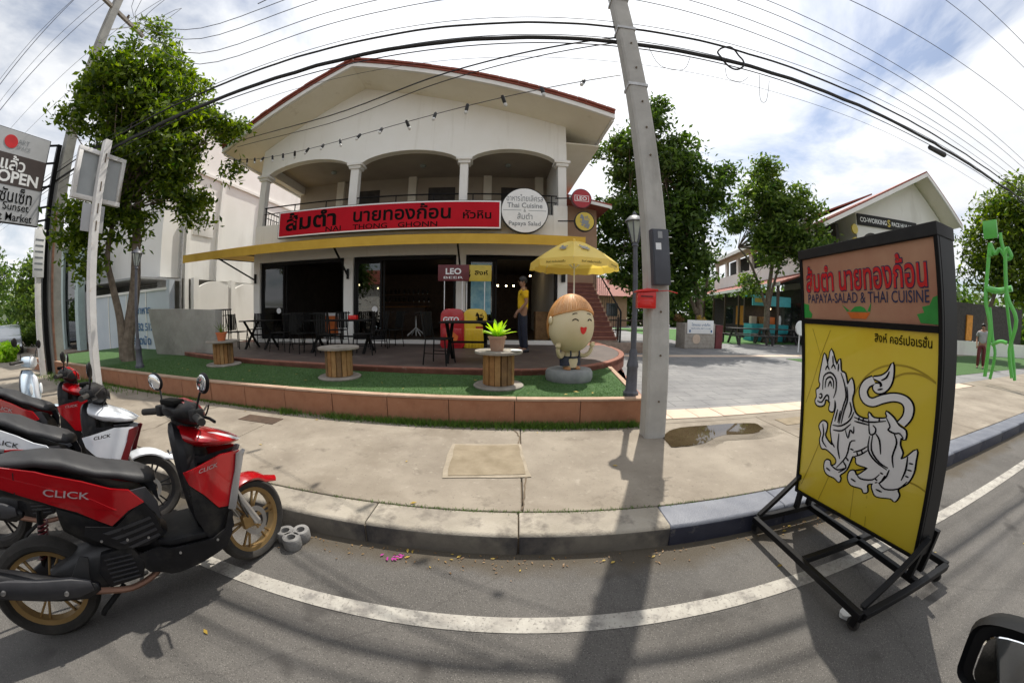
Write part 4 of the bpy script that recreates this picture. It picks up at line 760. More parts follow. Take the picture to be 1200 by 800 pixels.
for k, (a, b) in enumerate((((760, 55), (800, 82)), ((850, 80), (868, 96)), ((890, 88), (898, 118)))):
    A, B = GY(*a, 3.5), GY(*b, 3.5); P('loose_tail', MB().tube(smooth_pts([A, ((A[0]+B[0])/2-.1, 3.5, B[2]), B, (B[0]+.15, 3.5, A[2]-.05)], 6), .004, 5), 'cable', cl).location = tuple(-x for x in cl.location)
ty = P('cable_splice', MB().tube([(8.2, 3.5, 5.16), (8.9, 3.5, 5.2)], [.05, .06], 8), 'cable'); tag(ty, 'taped black splice on the thick cable bundle', 'cable')
# festoon of bulbs from the eave to the pole
fs = E('festoon_lights', 'string of small dark festoon bulbs slung from the eave to the pole', 'lights', (0, 0, 0))
A = np.array(bl(-10.6, -1.25, 6.35)); B = np.array((1.24, 3.5, 4.45)); fp = sag(A, B, .62, 40); P('string', MB().tube(fp, .006, 5), 'cable', fs)
sk = MB().lathe([(.02, .03), (.026, 0), (.026, -.07), (.02, -.085)], n=8).mesh('socket'); bu = MB().ell((0, 0, -.11), (.026, .026, .035), 8, 6).mesh('bulb')
L = 0; nxt = .4
for a, b in zip(fp, fp[1:]):
    d = math.dist(a, b)
    while nxt < L+d:
        t_ = (nxt-L)/d; p = tuple(x+(y-x)*t_ for x, y in zip(a, b)); e_ = (rnd.uniform(-.5, .5), rnd.uniform(-.5, .5), 0)
        s_ = link(sk, 'socket', 'cable', fs, loc=p, rot=e_); link(bu, 'bulb', 'bulb_off', s_); nxt += .55
    L += d

# ---------------------------------------------------------------- standing billboard on castors
BZ0, BZ1 = .27, 1.92
def bsurf(u_, v_, off=0.):      # u 0 far edge .. 1 near edge, v 0 bottom .. 1 top; off towards -X
    cur = (1-max(0., 1-v_)**1.7)*.8+.2*v_
    xn = 2.2-.46*cur; xf = 2.08-.24*cur; x = xf+(xn-xf)*u_; y = 1.735+(.76-1.735)*u_; z = BZ0+(BZ1-BZ0)*v_
    return (x-off, y, z)
sb = E('standing_billboard', 'black framed standing billboard with yellow lion poster on wheels', 'sign', (2.15, 1.2, 0))
def Q(name, mb, m, par, **k): o = P(name, mb, m, par, **k); o.location = (-2.15, -1.2, 0); return o
def sheet(u0, u1, v0, v1, off, nu=2, nv=16):
    mb = MB(); vs_ = [bsurf(u0+(u1-u0)*i/nu, v0+(v1-v0)*j/nv, off) for j in range(nv+1) for i in range(nu+1)]
    return mb.add(vs_, [(j*(nu+1)+i, j*(nu+1)+i+1, (j+1)*(nu+1)+i+1, (j+1)*(nu+1)+i) for j in range(nv) for i in range(nu)])
def slab_(u0, u1, v0, v1, o0, o1, nv=16):
    mb = MB(); rg = []
    for j in range(nv+1):
        v_ = v0+(v1-v0)*j/nv; rg.append([bsurf(u0, v_, o0), bsurf(u1, v_, o0), bsurf(u1, v_, o1), bsurf(u0, v_, o1)])
    return mb.loft(rg)
Q('case', slab_(0, 1, 0, 1, -.17, -.006), 'black_frame', sb, bevel=.006, seg=1)
for nm, a in (('side_rail', (0, .022, 0, 1)), ('side_rail', (.978, 1, 0, 1)), ('end_rail', (.022, .978, 0, .014)), ('end_rail', (.022, .978, .983, 1)), ('middle_rail', (.022, .978, .738, .757))):
    Q(nm, slab_(*a, -.006, .014), 'black_frame', sb, bevel=.003, seg=1)
Q('top_cover', slab_(-.004, 1.004, .985, 1.02, -.175, .018), 'black_matte', sb, bevel=.01)
Q('yellow_poster', sheet(.022, .978, .014, .738, .0), 'panel_yellow', sb, fix=False); Q('name_poster', sheet(.022, .978, .757, .983, .0), 'panel_brown', sb, fix=False)
def bfn(cu, cv, off, tilt=0): return lambda a, b: bsurf(cu+a/.983, cv+b/1.61+a*tilt, off)
def BT(*a, **k):
    for o in text(*a, **k): o.location = (-2.15, -1.2, 0)
BT('lettering', 'ส้มตำ นายทองก้อน', .865, .165, 'letter_navy', sb, bfn(.49, .905, .0025), bold=.042); BT('lettering', 'ส้มตำ นายทองก้อน', .855, .155, 'letter_red', sb, bfn(.49, .905, .004), bold=.016)
BT('lettering', 'PAPAYA-SALAD & THAI CUISINE', .85, .055, 'letter_navy', sb, bfn(.5, .833, .004), bold=.004); BT('lettering', 'สิงห์ คอร์เปอเรชั่น', .34, .05, 'letter_black', sb, bfn(.77, .712, .004), bold=.012)
# print on the poster: drawn rings, leaf corner, salad bowl
pr = MB(); ff = lambda off: (lambda a, b: bsurf(a, b, off))
for (cu, cv, r0, r1, a0, a1) in ((.78, .45, .34, .34, .3, 3.3), (.86, .5, .22, .22, .6, 2.6), (.9, .17, .2, .2, 1.0, 3.0)):
    stroke(pr, [q for q in [(cu+r0*math.cos(a), cv+r1*.55*math.sin(a)) for a in np.linspace(a0, a1, 40)] if q[0] < .972], .006, ff(.0018))
for l in (((.1, .72), (.17, .62), (.04, .42)), ((.17, .62), (.26, .72)), ((.2, .3), (.05, .05)), ((.33, .22), (.22, .02)), ((.5, .22), (.5, .02)), ((.6, .2), (.62, .02))): stroke(pr, list(l), .005, ff(.0018))
Q('poster_curves', pr, 'art_olive', sb, smooth=False, fix=False)
for pl_ in ([(.978, .76), (.88, .762), (.86, .785), (.9, .79), (.89, .805), (.93, .81), (.95, .83), (.978, .835)], [(.022, .76), (.09, .76), (.1, .775), (.07, .79), (.07, .81), (.022, .815)]): lf = MB().add(*fill(pl_, ff(.002))); Q('leaf_print', lf, 'green_print', sb, smooth=False, fix=False)
bo = MB(); bo.add(*fill([(.4, .785), (.57, .785), (.54, .765), (.43, .765)], ff(.002))); Q('bowl_print', bo, 'salad_orange', sb, smooth=False, fix=False)
bo = MB(); bo.add(*fill([(.42, .787), (.55, .787), (.53, .8), (.5, .806), (.46, .803)], ff(.002))); bo.add(*fill([(.36, .81), (.42, .79), (.4, .787)], ff(.002))); bo.add(*fill([(.58, .818), (.57, .788), (.55, .79)], ff(.002))); Q('salad_print', bo, 'green_print', sb, smooth=False, fix=False)
# emblem: crop pixels -> poster coordinates by unprojecting on to the poster
def to_uv(a, b):
    d = ray(940+a/3.635, 380+b/3.635); u_, v_ = .5, .4
    for _ in range(12):
        p = np.array(bsurf(u_, v_)); e1 = (np.array(bsurf(u_+.01, v_))-p)/.01; e2 = (np.array(bsurf(u_, v_+.01))-p)/.01; n_ = np.cross(e1, e2)
        o_ = np.array((0, 0, CH)); t_ = ((p-o_)@n_)/(d@n_); h_ = o_+d*t_-p; g_ = np.linalg.lstsq(np.c_[e1, e2], h_, rcond=None)[0]; u_ += g_[0]; v_ += g_[1]
    return u_, v_
c00, c10, c01, c11 = [np.array(to_uv(*q)) for q in ((50, 100), (480, 100), (50, 750), (480, 750))]
def lion_fn(a, b, l):
    s_ = (a-50)/430; t_ = (b-100)/650; w_ = c00*(1-s_)*(1-t_)+c10*s_*(1-t_)+c01*(1-s_)*t_+c11*s_*t_; return bsurf(w_[0], w_[1], .002+l)
for ch in lion(sb, lion_fn): ch.location = (-2.15, -1.2, 0)
# base frame
Z = .125; fx0, fx1, fy0, fy1 = 1.69, 2.62, .7, 1.7
for a, b in (((fx0, fy0, Z), (fx0, fy1, Z)), ((fx1, fy0, Z), (fx1, fy1, Z)), ((fx0+.02, fy0, Z), (fx1-.02, fy0, Z)), ((fx0+.02, fy1, Z), (fx1-.02, fy1, Z)), ((fx0+.02, 1.2, Z), (fx1-.02, 1.2, Z)), ((2.25, fy0+.02, Z), (2.25, fy1-.02, Z))): Q('base_rail', MB().bar(a, b, .04), 'black_frame', sb, bevel=.003, seg=1)
for y, xo in ((fy0+.035, 2.19), (fy1+.005, 2.07)):
    for dx in (.03, .16): Q('upright', MB().bar((xo+dx, y+(.03 if y < 1 else -.005), Z+.02), (xo+dx, y+(.03 if y < 1 else -.005), .42), .035), 'black_frame', sb, smooth=False)
    Q('prop', MB().bar((fx0+.04, y, Z+.02), (xo+.0, y, .42), .03), 'black_frame', sb, smooth=False)
for x in (fx0+.03, fx1-.03):
    for y in (fy0+.02, fy1-.02):
        w = Q('castor', MB().bb(x-.02, x+.02, y-.03, y+.03, .085, .104).bb(x-.019, x-.014, y-.01, y+.03, .03, .085).bb(x+.014, x+.019, y-.01, y+.03, .03, .085), 'black_metal', sb, smooth=False); P('wheel', MB().lathe([(.012, -.0125), (.036, -.012), (.04, -.006), (.04, .006), (.036, .012), (.012, .0125)], (x, y+.012, .04), 16, 'X'), 'rubber', w)
cpaper = MB(); 
cq = GZ(992, 722)
tag(P('paper_cup', MB().loft([[(cq[0]+(.045+.008*math.sin(3*a))*math.cos(a), cq[1]+.04*math.sin(a), .005) for a in np.linspace(0, 6.28, 17)[:-1]], [(cq[0]+(.055+.012*math.sin(4*a))*math.cos(a), cq[1]+.045*math.sin(a), .035+.012*math.sin(2*a)) for a in np.linspace(0, 6.28, 17)[:-1]]]), 'sign_white'), 'crumpled white bowl on the road under the billboard castor', 'litter')

# ---------------------------------------------------------------- concrete blocks by the kerb
def cblock(loc, rz, label):
    o = E('concrete_block', label, 'block', loc, rz, 'grey hollow blocks behind the front wheel')
    mb = MB(); rg = lambda r_, z: [(r_*math.cos(a), r_*math.sin(a)*.9, z) for a in np.linspace(0, 2*math.pi, 21)[:-1]]
    mb.loft([rg(.03, 0), rg(.062, 0), rg(.066, .01), rg(.066, .07), rg(.06, .08), rg(.032, .08), rg(.03, .0)], caps=False); P('ring', mb, 'block', o)
for i, (a, b, l) in enumerate(((344, 640, 'nearest grey hollow concrete block by the red scooter front wheel'), (337, 632, 'grey hollow concrete block against the front tyre'), (355, 631, 'grey hollow concrete block nearest the kerb'))):
    q = GZ(a, b, 0); cblock((q[0], q[1]-.0, .0), i, l)

# ---------------------------------------------------------------- cable drum tables and pots
def spool(loc, R0, h, label, seed, hub=.62):
    r = random.Random(seed); o = E('cable_drum_table', label, 'table', loc, r.uniform(0, 3), 'wooden cable drums used as tables on the turf')
    for nm, z in (('bottom_disc', 0), ('top_disc', h-.035)):
        p_ = P(nm, MB().lathe([(.03, z), (R0*(1. if z else 1.05), z), (R0*(1. if z else 1.05)+.004, z+.018), (R0, z+.034), (.03, z+.034)], n=32, caps=False), 'wood_spool', o)
    n = 16; rh = R0*hub; mm = ('wood_slat', 'wood_slat_b', 'wood_slat_c')
    for k in range(n):
        q = 2*math.pi*k/n; w = 2*math.pi*rh/n*.92; P('slat', MB().box((rh*math.cos(q)+r.uniform(-.004, .004), rh*math.sin(q), h/2), (.028, w, h-.075), q), mm[r.randrange(3)], o, bevel=.003, seg=1)
    return o
s3 = spool((-.24, 4.56, .462), .33, .5, 'wooden cable drum table carrying the bright green fern in front of the terrace', 1)
s2 = spool((-2.78, 4.76, .462), .33, .49, 'bare wooden cable drum table standing left of the fern drum', 2)
s1 = spool((-5.98, 5.25, .462), .36, .5, 'leftmost wooden cable drum table with a small orange pot', 3, .56)
def pot(name, label, loc, r0, r1, h, m, leafm, n, L, wd_, up):
    o = E(name, label, 'plant', loc)
    P('pot', MB().lathe([(.001, 0), (r0, 0), (r1, h-.03), (r1+.012, h-.028), (r1+.012, h), (r1-.012, h), (r1-.015, h-.03)], n=20, caps=False), m, o); P('soil', MB().lathe([(.001, h-.028), (r1-.014, h-.03)], n=20, caps=False), 'soil', o)
    r = random.Random(5)
    for k in range(n):
        q = 6.28*k/n*2.4+r.uniform(-.2, .2); el = up*(.35+.65*(k/n))+r.uniform(-.1, .1); l_ = L*r.uniform(.75, 1.1); mb = MB(); vs_ = []
        for j in range(7):
            t_ = j/6; d = l_*t_; z = d*math.sin(el)-l_*.35*t_*t_*(1-math.sin(el)); rr = d*math.cos(el); w = wd_*math.sin(math.pi*min(1, .12+t_*.88))**.8*(1+.15*math.sin(j*4))
            c, s_ = math.cos(q), math.sin(q); vs_ += [(rr*c-w*s_, rr*s_+w*c, h-.02+z+.35*w), (rr*c, rr*s_, h-.02+z), (rr*c+w*s_, rr*s_-w*c, h-.02+z+.35*w)]
        mb.add(vs_, [(3*j+i, 3*j+i+1, 3*j+i+4, 3*j+i+3) for j in range(6) for i in (0, 1)]); P('leaf', mb, leafm, o, fix=False)
    return o
pot('potted_fern', 'bright lime green bird nest fern in a clay pot', (-.26, 4.5, .962), .085, .115, .2, 'pot_clay', 'fern', 22, .3, .032, 1.2)
pot('potted_plant', 'thin plant in a small orange pot on the leftmost drum', (-5.95, 5.2, .962), .08, .11, .17, 'pot_orange', 'leaf_c', 9, .3, .012, 1.45)
tag(P('white_dish', MB().lathe([(.001, 0), (.05, 0), (.08, .02), (.078, .024), (.001, .008)], (.0, 4.42, .963), 16), 'sign_white'), 'small white dish on the fern drum table', 'dish')

# ---------------------------------------------------------------- egg-headed statue
sx, sy = .83, 5.06
eg = E('egg_statue', 'smiling egg-headed child statue with orange hair on a round grey base', 'statue', (sx, sy, .462), R_(22))
rgb = lambda r_, z, k=1.: [(r_*math.cos(a)*(1+.025*math.sin(3*a+z*4)), r_*math.sin(a)*.92*(1+.02*math.cos(4*a)), z) for a in np.linspace(0, 6.283, 25)[:-1]]
P('base', MB().loft([rgb(.36, 0), rgb(.375, .04), rgb(.375, .12), rgb(.35, .165), rgb(.3, .17)]), 'stone_grey', eg)
HZ = .865; 
def egg(a, b, k=1.): # azimuth a (0 = facing -y), latitude b
    rz__ = .43 if b > 0 else .45; rr = .355*math.cos(b)*(1+.06*math.sin(-b)); return V((rr*math.sin(a)*k, -rr*math.cos(a)*k, HZ+rz__*math.sin(b)*k))
hd = MB(); nA, nB = 36, 24
vs_ = [egg(2*math.pi*i/nA, -math.pi/2+math.pi*j/nB) for j in range(nB+1) for i in range(nA)]; hd.add(vs_, [(j*nA+i, j*nA+(i+1) % nA, (j+1)*nA+(i+1) % nA, (j+1)*nA+i) for j in range(nB) for i in range(nA)])
P('head', hd, 'egg_skin', eg)
def hairline(a):  # latitude of the fringe at azimuth a
    a = (a+math.pi) % (2*math.pi)-math.pi; return .5-.16*abs(a)**1.3 if abs(a) < 1.5 else .5-.16*1.5**1.3-.75*min(1, (abs(a)-1.5)/.5)
hr_ = MB(); nA = 60; nB = 12; vs_ = []
for j in range(nB+1):
    for i in range(nA):
        a = 2*math.pi*i/nA; b0 = hairline(a); b = b0+(math.pi/2-b0)*j/nB; vs_.append(egg(a, b, 1.055+.012*math.sin(a*30)*(1-j/nB)))
fs_ = [(j*nA+i, j*nA+(i+1) % nA, (j+1)*nA+(i+1) % nA, (j+1)*nA+i) for j in range(nB) for i in range(nA)]
k0 = len(vs_); vs_ += [egg(2*math.pi*i/nA, hairline(2*math.pi*i/nA)-.0, .985) for i in range(nA)]; fs_ += [(i, (i+1) % nA, k0+(i+1) % nA, k0+i) for i in range(nA)]
hr_.add(vs_, fs_); P('hair', hr_, 'egg_hair', eg, angle=60)
stn = MB()
for i in range(46):
    a = -1.35+2.7*i/45+rnd.uniform(-.03, .03); b0 = hairline(a); L = rnd.uniform(.35, .95); stn.tube([egg(a, b0+(1.35-b0)*(.03+L*k/5), 1.064) for k in range(6)], [.002, .005, .005, .005, .004, .001], 4)
P('hair_strands', stn, 'egg_strand', eg)
for s_ in (-1, 1):
    P('ear', MB().ell(tuple(egg(s_*1.5, .1, 1.04)), (.03, .045, .06), 12, 8), 'egg_skin', eg)
    P('eye', MB().tube(smooth_pts([egg(s_*.36+d, .12+.055*(1-(d/.13)**2), 1.006) for d in np.linspace(-.13, .13, 7)], 2), .008, 6), 'letter_black', eg)
    P('eyebrow', MB().tube(smooth_pts([egg(s_*.36+d+s_*.02, .34+.03*(1-(d/.13)**2)+s_*d*.2*-1, 1.006) for d in np.linspace(-.11, .11, 6)], 2), [.003]+[.007]*8+[.005]*2 if False else .006, 6), 'letter_black', eg)
mth = [(-.15, -.09), (-.1, -.075), (-.05, -.09), (0, -.1), (.05, -.09), (.1, -.075), (.15, -.09), (.145, -.17), (.1, -.26), (.03, -.31), (-.03, -.31), (-.1, -.26), (-.145, -.17)]
mv, mfc = fill(smooth_pts(mth, 2, True), lambda a, b: egg(a, b, 1.012)); P('mouth', MB().add(mv, mfc), 'egg_mouth', eg, fix=False, smooth=False)
P('body', MB().lathe([(.001, .17), (.12, .2), (.13, .3), (.115, .4), (.095, .47), (.06, .5)], n=20), 'egg_skin', eg)
for s_ in (-1, 1):
    P('shorts_leg', MB().tube([(s_*.075, -.01, .225), (s_*.08, -.0, .36)], [.1, .095], 14), 'egg_shorts', eg)
    P('leg', MB().tube([(s_*.08, -.02, .17), (s_*.08, -.01, .24)], [.045, .05], 10), 'egg_skin', eg); P('foot', MB().ell((s_*.085, -.065, .185), (.05, .085, .035), 12, 8), 'egg_foot', eg)
    P('suspender', MB().tube(smooth_pts([(s_*.07, -.1, .35), (s_*.075, -.148, .4), (s_*.075, -.13, .5)], 3), .014, 6), 'egg_shorts', eg)
    P('arm', MB().tube(smooth_pts([(s_*.12, -.0, .42), (s_*.2, -.06, .37), (s_*.27, -.12, .42), (s_*.3, -.14, .5)], 4), [.036]*4+[.033]*4+[.03]*5, 10), 'egg_skin', eg)
    hm_ = P('hand', MB().ell((s_*.3, -.15, .545), (.045, .035, .04), 10, 8), 'egg_skin', eg)
    for k in range(4): P('finger', MB().tube([(s_*(.275+.018*k), -.165, .56), (s_*(.27+.02*k), -.17, .592-.004*abs(k-1.5))], [.011, .008], 6), 'egg_skin', hm_)
P('waistband', MB().lathe([(.135, .345), (.14, .36), (.135, .375)], n=20, caps=False), 'egg_shorts', eg)
# ---------------------------------------------------------------- parasol, terrace furniture, coolers
FZ = .556
um = E('parasol', 'yellow octagonal beer garden parasol with printed panels standing on the terrace', 'parasol', (1.2, 7.0, FZ), R_(12))
P('pole', MB().tube([(0, 0, 0), (0, 0, 2.48)], .018, 8), 'sign_white', um); P('base', MB().lathe([(.001, 0), (.22, 0), (.22, .05), (.05, .07), (.03, .3)], n=20), 'black_metal', um)
UR, UZ0, UZ1 = .93, 1.98, 2.46
def upt(k, t_):
    q = 2*math.pi*(k+.5)/8; rr = UR*t_; z = UZ0+(UZ1-UZ0)*(1-t_**1.55); return (rr*math.cos(q), rr*math.sin(q), z)
for k in range(8):
    mb = MB(); vs_ = []; n = 6
    for j in range(n+1):
        a, b = V(upt(k, j/n)), V(upt(k+1, j/n))
        for i in range(5): p_ = a.lerp(b, i/4); p_.z -= .035*math.sin(math.pi*i/4)*math.sin(math.pi*j/n); vs_.append(p_)
    mb.add(vs_, [(j*5+i, j*5+i+1, j*5+i+6, j*5+i+5) for j in range(n) for i in range(4)]); cp = P('canopy_panel', mb, 'yellow_cloth', um, fix=False)
    a, b = V(upt(k, 1)), V(upt(k+1, 1)); vs_ = []
    for i in range(9):
        p_ = a.lerp(b, i/8); w_ = 1+.018*math.sin(i*2.2+k); vs_ += [(p_.x, p_.y, p_.z), (p_.x*1.01*w_, p_.y*1.01*w_, p_.z-.15-.012*math.sin(i*1.6+k))]
    P('valance', MB().add(vs_, [(2*i, 2*i+2, 2*i+3, 2*i+1) for i in range(8)]), 'yellow_cloth', cp, fix=False)
    P('rib', MB().tube([(0, 0, UZ1-.03)]+[tuple(V(upt(k, j/4))-V((0, 0, .012))) for j in range(1, 5)], .007, 5), 'sign_white', um)
    P('strut', MB().tube([(0, 0, UZ0-.12), tuple(V(upt(k, .55))-V((0, 0, .02)))], .006, 5), 'sign_white', um)
    ctr = (V(upt(k, .62))+V(upt(k+1, .62)))/2; e1 = (V(upt(k+1, .62))-V(upt(k, .62))).normalized(); e2 = ((V(upt(k, .4))+V(upt(k+1, .4)))/2-ctr).normalized(); nn = e1.cross(e2).normalized(); nn = nn if nn.z > 0 else -nn
    if k in (4, 5, 6): 
        lion(um, lambda a_, b_, l, ctr=ctr, e1=e1, e2=e2, nn=nn: tuple(ctr+e1*(a_-265)*.00042-e2*(b_-430)*.0004+nn*(.012+l)-V((0, 0, .012))), m_body='letter_grey', detail=False)
        m0 = (V(upt(k, 1))+V(upt(k+1, 1)))/2; od = V((m0.x, m0.y, 0)).normalized(); text('printed_name', 'สิงห์ คอร์เปอเรชั่น', .4, .045, 'letter_black', um, lambda a_, b_, m0=m0, e1=e1, od=od: tuple(m0+e1*a_+od*.022+V((0, 0, b_-.08))), .01)
P('finial', MB().ell((0, 0, UZ1+.02), (.03, .03, .035), 10, 8), 'yellow_cloth', um)

def chair_proto():
    o = E('metal_chair', '', 'chair', group='black metal chairs on the terrace'); m_ = 'chair_black'
    P('seat', MB().bb(-.2, .2, -.2, .2, .43, .455), m_, o, bevel=.012)
    for sx_, sy_ in ((-1, -1), (1, -1), (-1, 1), (1, 1)): P('leg', MB().tube([(sx_*.18, sy_*.18, .43), (sx_*.215, sy_*.215, 0)], .013, 6), m_, o)
    for s_ in (-1, 1): P('back_post', MB().tube([(s_*.185, .19, .43), (s_*.19, .23, .7), (s_*.185, .27, .92)], .013, 6), m_, o)
    P('top_rail', MB().tube([(-.185, .27, .92), (0, .29, .93), (.185, .27, .92)], .014, 6), m_, o)
    for k in range(5): P('back_slat', MB().bb(-.135+k*.0675-.024, -.135+k*.0675+.024, -.006, .006, 0, .43), m_, o, smooth=False).location = (0, .222, .48); o.children[-1].rotation_euler = (R_(-7), 0, 0)
    for s_ in (-1, 1): P('side_brace', MB().tube([(s_*.2, -.2, .2), (s_*.2, .2, .2)], .008, 5), m_, o)
    return o
ch = chair_proto(); used = []
def CP(px, py): q = GZ(px, py, FZ); return (q[0], q[1], FZ)
for px, py, rz, lb_ in ((280, 408, 95, 'black metal chair at the far left end of the terrace, beside the wall'), (300, 403, 10, 'black metal chair tucked behind the leftmost table'), (330, 411, -80, 'black metal chair right of the leftmost table'), (343, 404, -20, 'black metal chair behind, between the two left tables'),
    (371, 412, 95, 'black metal chair left of the long dark table'), (397, 406, 5, 'black metal chair behind the long dark table'), (427, 415, -75, 'black metal chair at the right end of the long dark table'), (443, 408, -60, 'black metal chair behind the right end of the long dark table'), (354, 413, 160, 'black metal chair with its back to the street, left of the long dark table'), (386, 416, 175, 'black metal chair with its back to the street at the long dark table'), (460, 406, -40, 'black metal chair beside the middle glass door'), (515, 426, 80, 'black metal chair standing alone left of the cross-legged table')):
    put(ch, used, CP(px, py), R_(rz), lb_, 1.02)
def table(label, loc, rz, w, d, m_='chair_black'):
    o = E('dining_table', label, 'table', loc, rz, 'dark tables on the terrace'); P('table_top', MB().bb(-w/2, w/2, -d/2, d/2, .72, .75), m_, o, bevel=.006)
    for s_ in (-1, 1):
        for t_ in (-1, 1): P('leg', MB().bar((s_*(w/2-.14), -t_*(d/2-.07), 0), (s_*(w/2-.14), t_*(d/2-.07), .72), .06, .035), m_, o, smooth=False)
    P('stretcher', MB().bar((-(w/2-.12), 0, .36), (w/2-.12, 0, .36), .04), m_, o, smooth=False); return o
table('small dark table at the left end of the terrace', CP(307, 408), R_(4), .95, .75)
table('long dark dining table with a red box on it in front of the glass doors', CP(402, 412), R_(4), 1.6, .8)
table('dark cross-legged table beside the red cooler', CP(548, 423), R_(2), .95, .8)
q = CP(415, 412); tag(P('tissue_box', MB().bb(q[0]-.1, q[0]+.1, q[1]-.07, q[1]+.05, FZ+.751, FZ+.85), 'post_red', bevel=.01), 'red tissue box on the long dark table', 'box')
for (x, y, l) in ((-7.2, 2.6, 'white legged table just inside the left doorway'), (-4.9, 2.4, 'white legged table inside the middle doorway')):
    o = E('indoor_table', l, 'table', bl(x, y, .6), BA); P('table_top', MB().bb(-.5, .5, -.4, .4, .72, .75), 'dark_wood', o, bevel=.006); P('pedestal', MB().tube([(0, 0, .0), (0, 0, .72)], .03, 8), 'sign_white', o)
    for k in range(4): P('foot', MB().bar((0, 0, .3), (.35*math.cos(k*1.57+.7), .35*math.sin(k*1.57+.7), .02), .035), 'sign_white', o, smooth=False)

def cooler(label, px, py, body, plate, word, lionp):
    q = CP(px, py); o = E('beer_cooler', label, 'cooler', q, BA, 'promotional drink coolers with sign flags')
    pf = [(-.27, 0), (.27, 0), (.3, .25), (.3, .78), (.26, .92), (.15, .99), (-.15, .99), (-.26, .92), (-.3, .78), (-.3, .25)]
    P('barrel', MB().xz(smooth_pts(pf, 2, True), -.19, .19), body, o, bevel=.03)
    P('front_panel', MB().xz([(-.22, .08), (.22, .08), (.24, .3), (.24, .5), (-.24, .5), (-.24, .3)], -.215, -.191), body, o, bevel=.01)
    for s_ in (-1, 1): P('flag_post', MB().tube([(s_*.23, 0, .9), (s_*.23, 0, 2.08)], .012, 6), 'sign_white', o)
    P('flag_board', MB().bb(-.4, .4, -.02, .02, 1.7, 2.12), plate, o, bevel=.01)
    if not lionp:
        text('lettering', word, .4, .16, 'sign_white', o, lambda a, b: (a, -.024, 1.95+b), .03); text('lettering', 'BEER', .5, .06, 'sign_white', o, lambda a, b: (a, -.024, 1.79+b)); text('lettering', 'GiTO', .4, .14, 'sign_white', o, lambda a, b: (-.03+a, -.197, .72+b), .03); P('gold_swirl', MB().xz([(-.15, .2), (.12, .18), (.16, .3), (.02, .42), (-.14, .36)], -.222, -.2155), 'salad_orange', o, smooth=False)
    else:
        lion(o, lambda a, b, l: (-.23+(a-265)*.00045, -.023-l, 1.92-(b-430)*.00045), m_body='letter_black', detail=False); text('lettering', 'สิงห์', .34, .12, 'letter_black', o, lambda a, b: (.14+a, -.024, 1.92+b), .02)
        lion(o, lambda a, b, l: (.12+(a-265)*.0005, -.194-l, .75-(b-430)*.0005), m_body='letter_black', detail=False); P('red_tag', MB().bb(.02, .22, -.197, -.1905, .42, .55), 'leo_red', o, smooth=False)
        for k in range(6): P('fin', MB().bb(-.2+k*.08, -.17+k*.08, -.235, -.216, .02, .46), body, o, smooth=False)
    return o
cooler('rounded red drink cooler with a dark red LEO flag', 531, 407, 'cooler_red', 'dark_red', 'LEO', False)
cooler('rounded yellow drink cooler with a yellow lion flag', 557, 407, 'cooler_yellow', 'gold_logo', '', True)

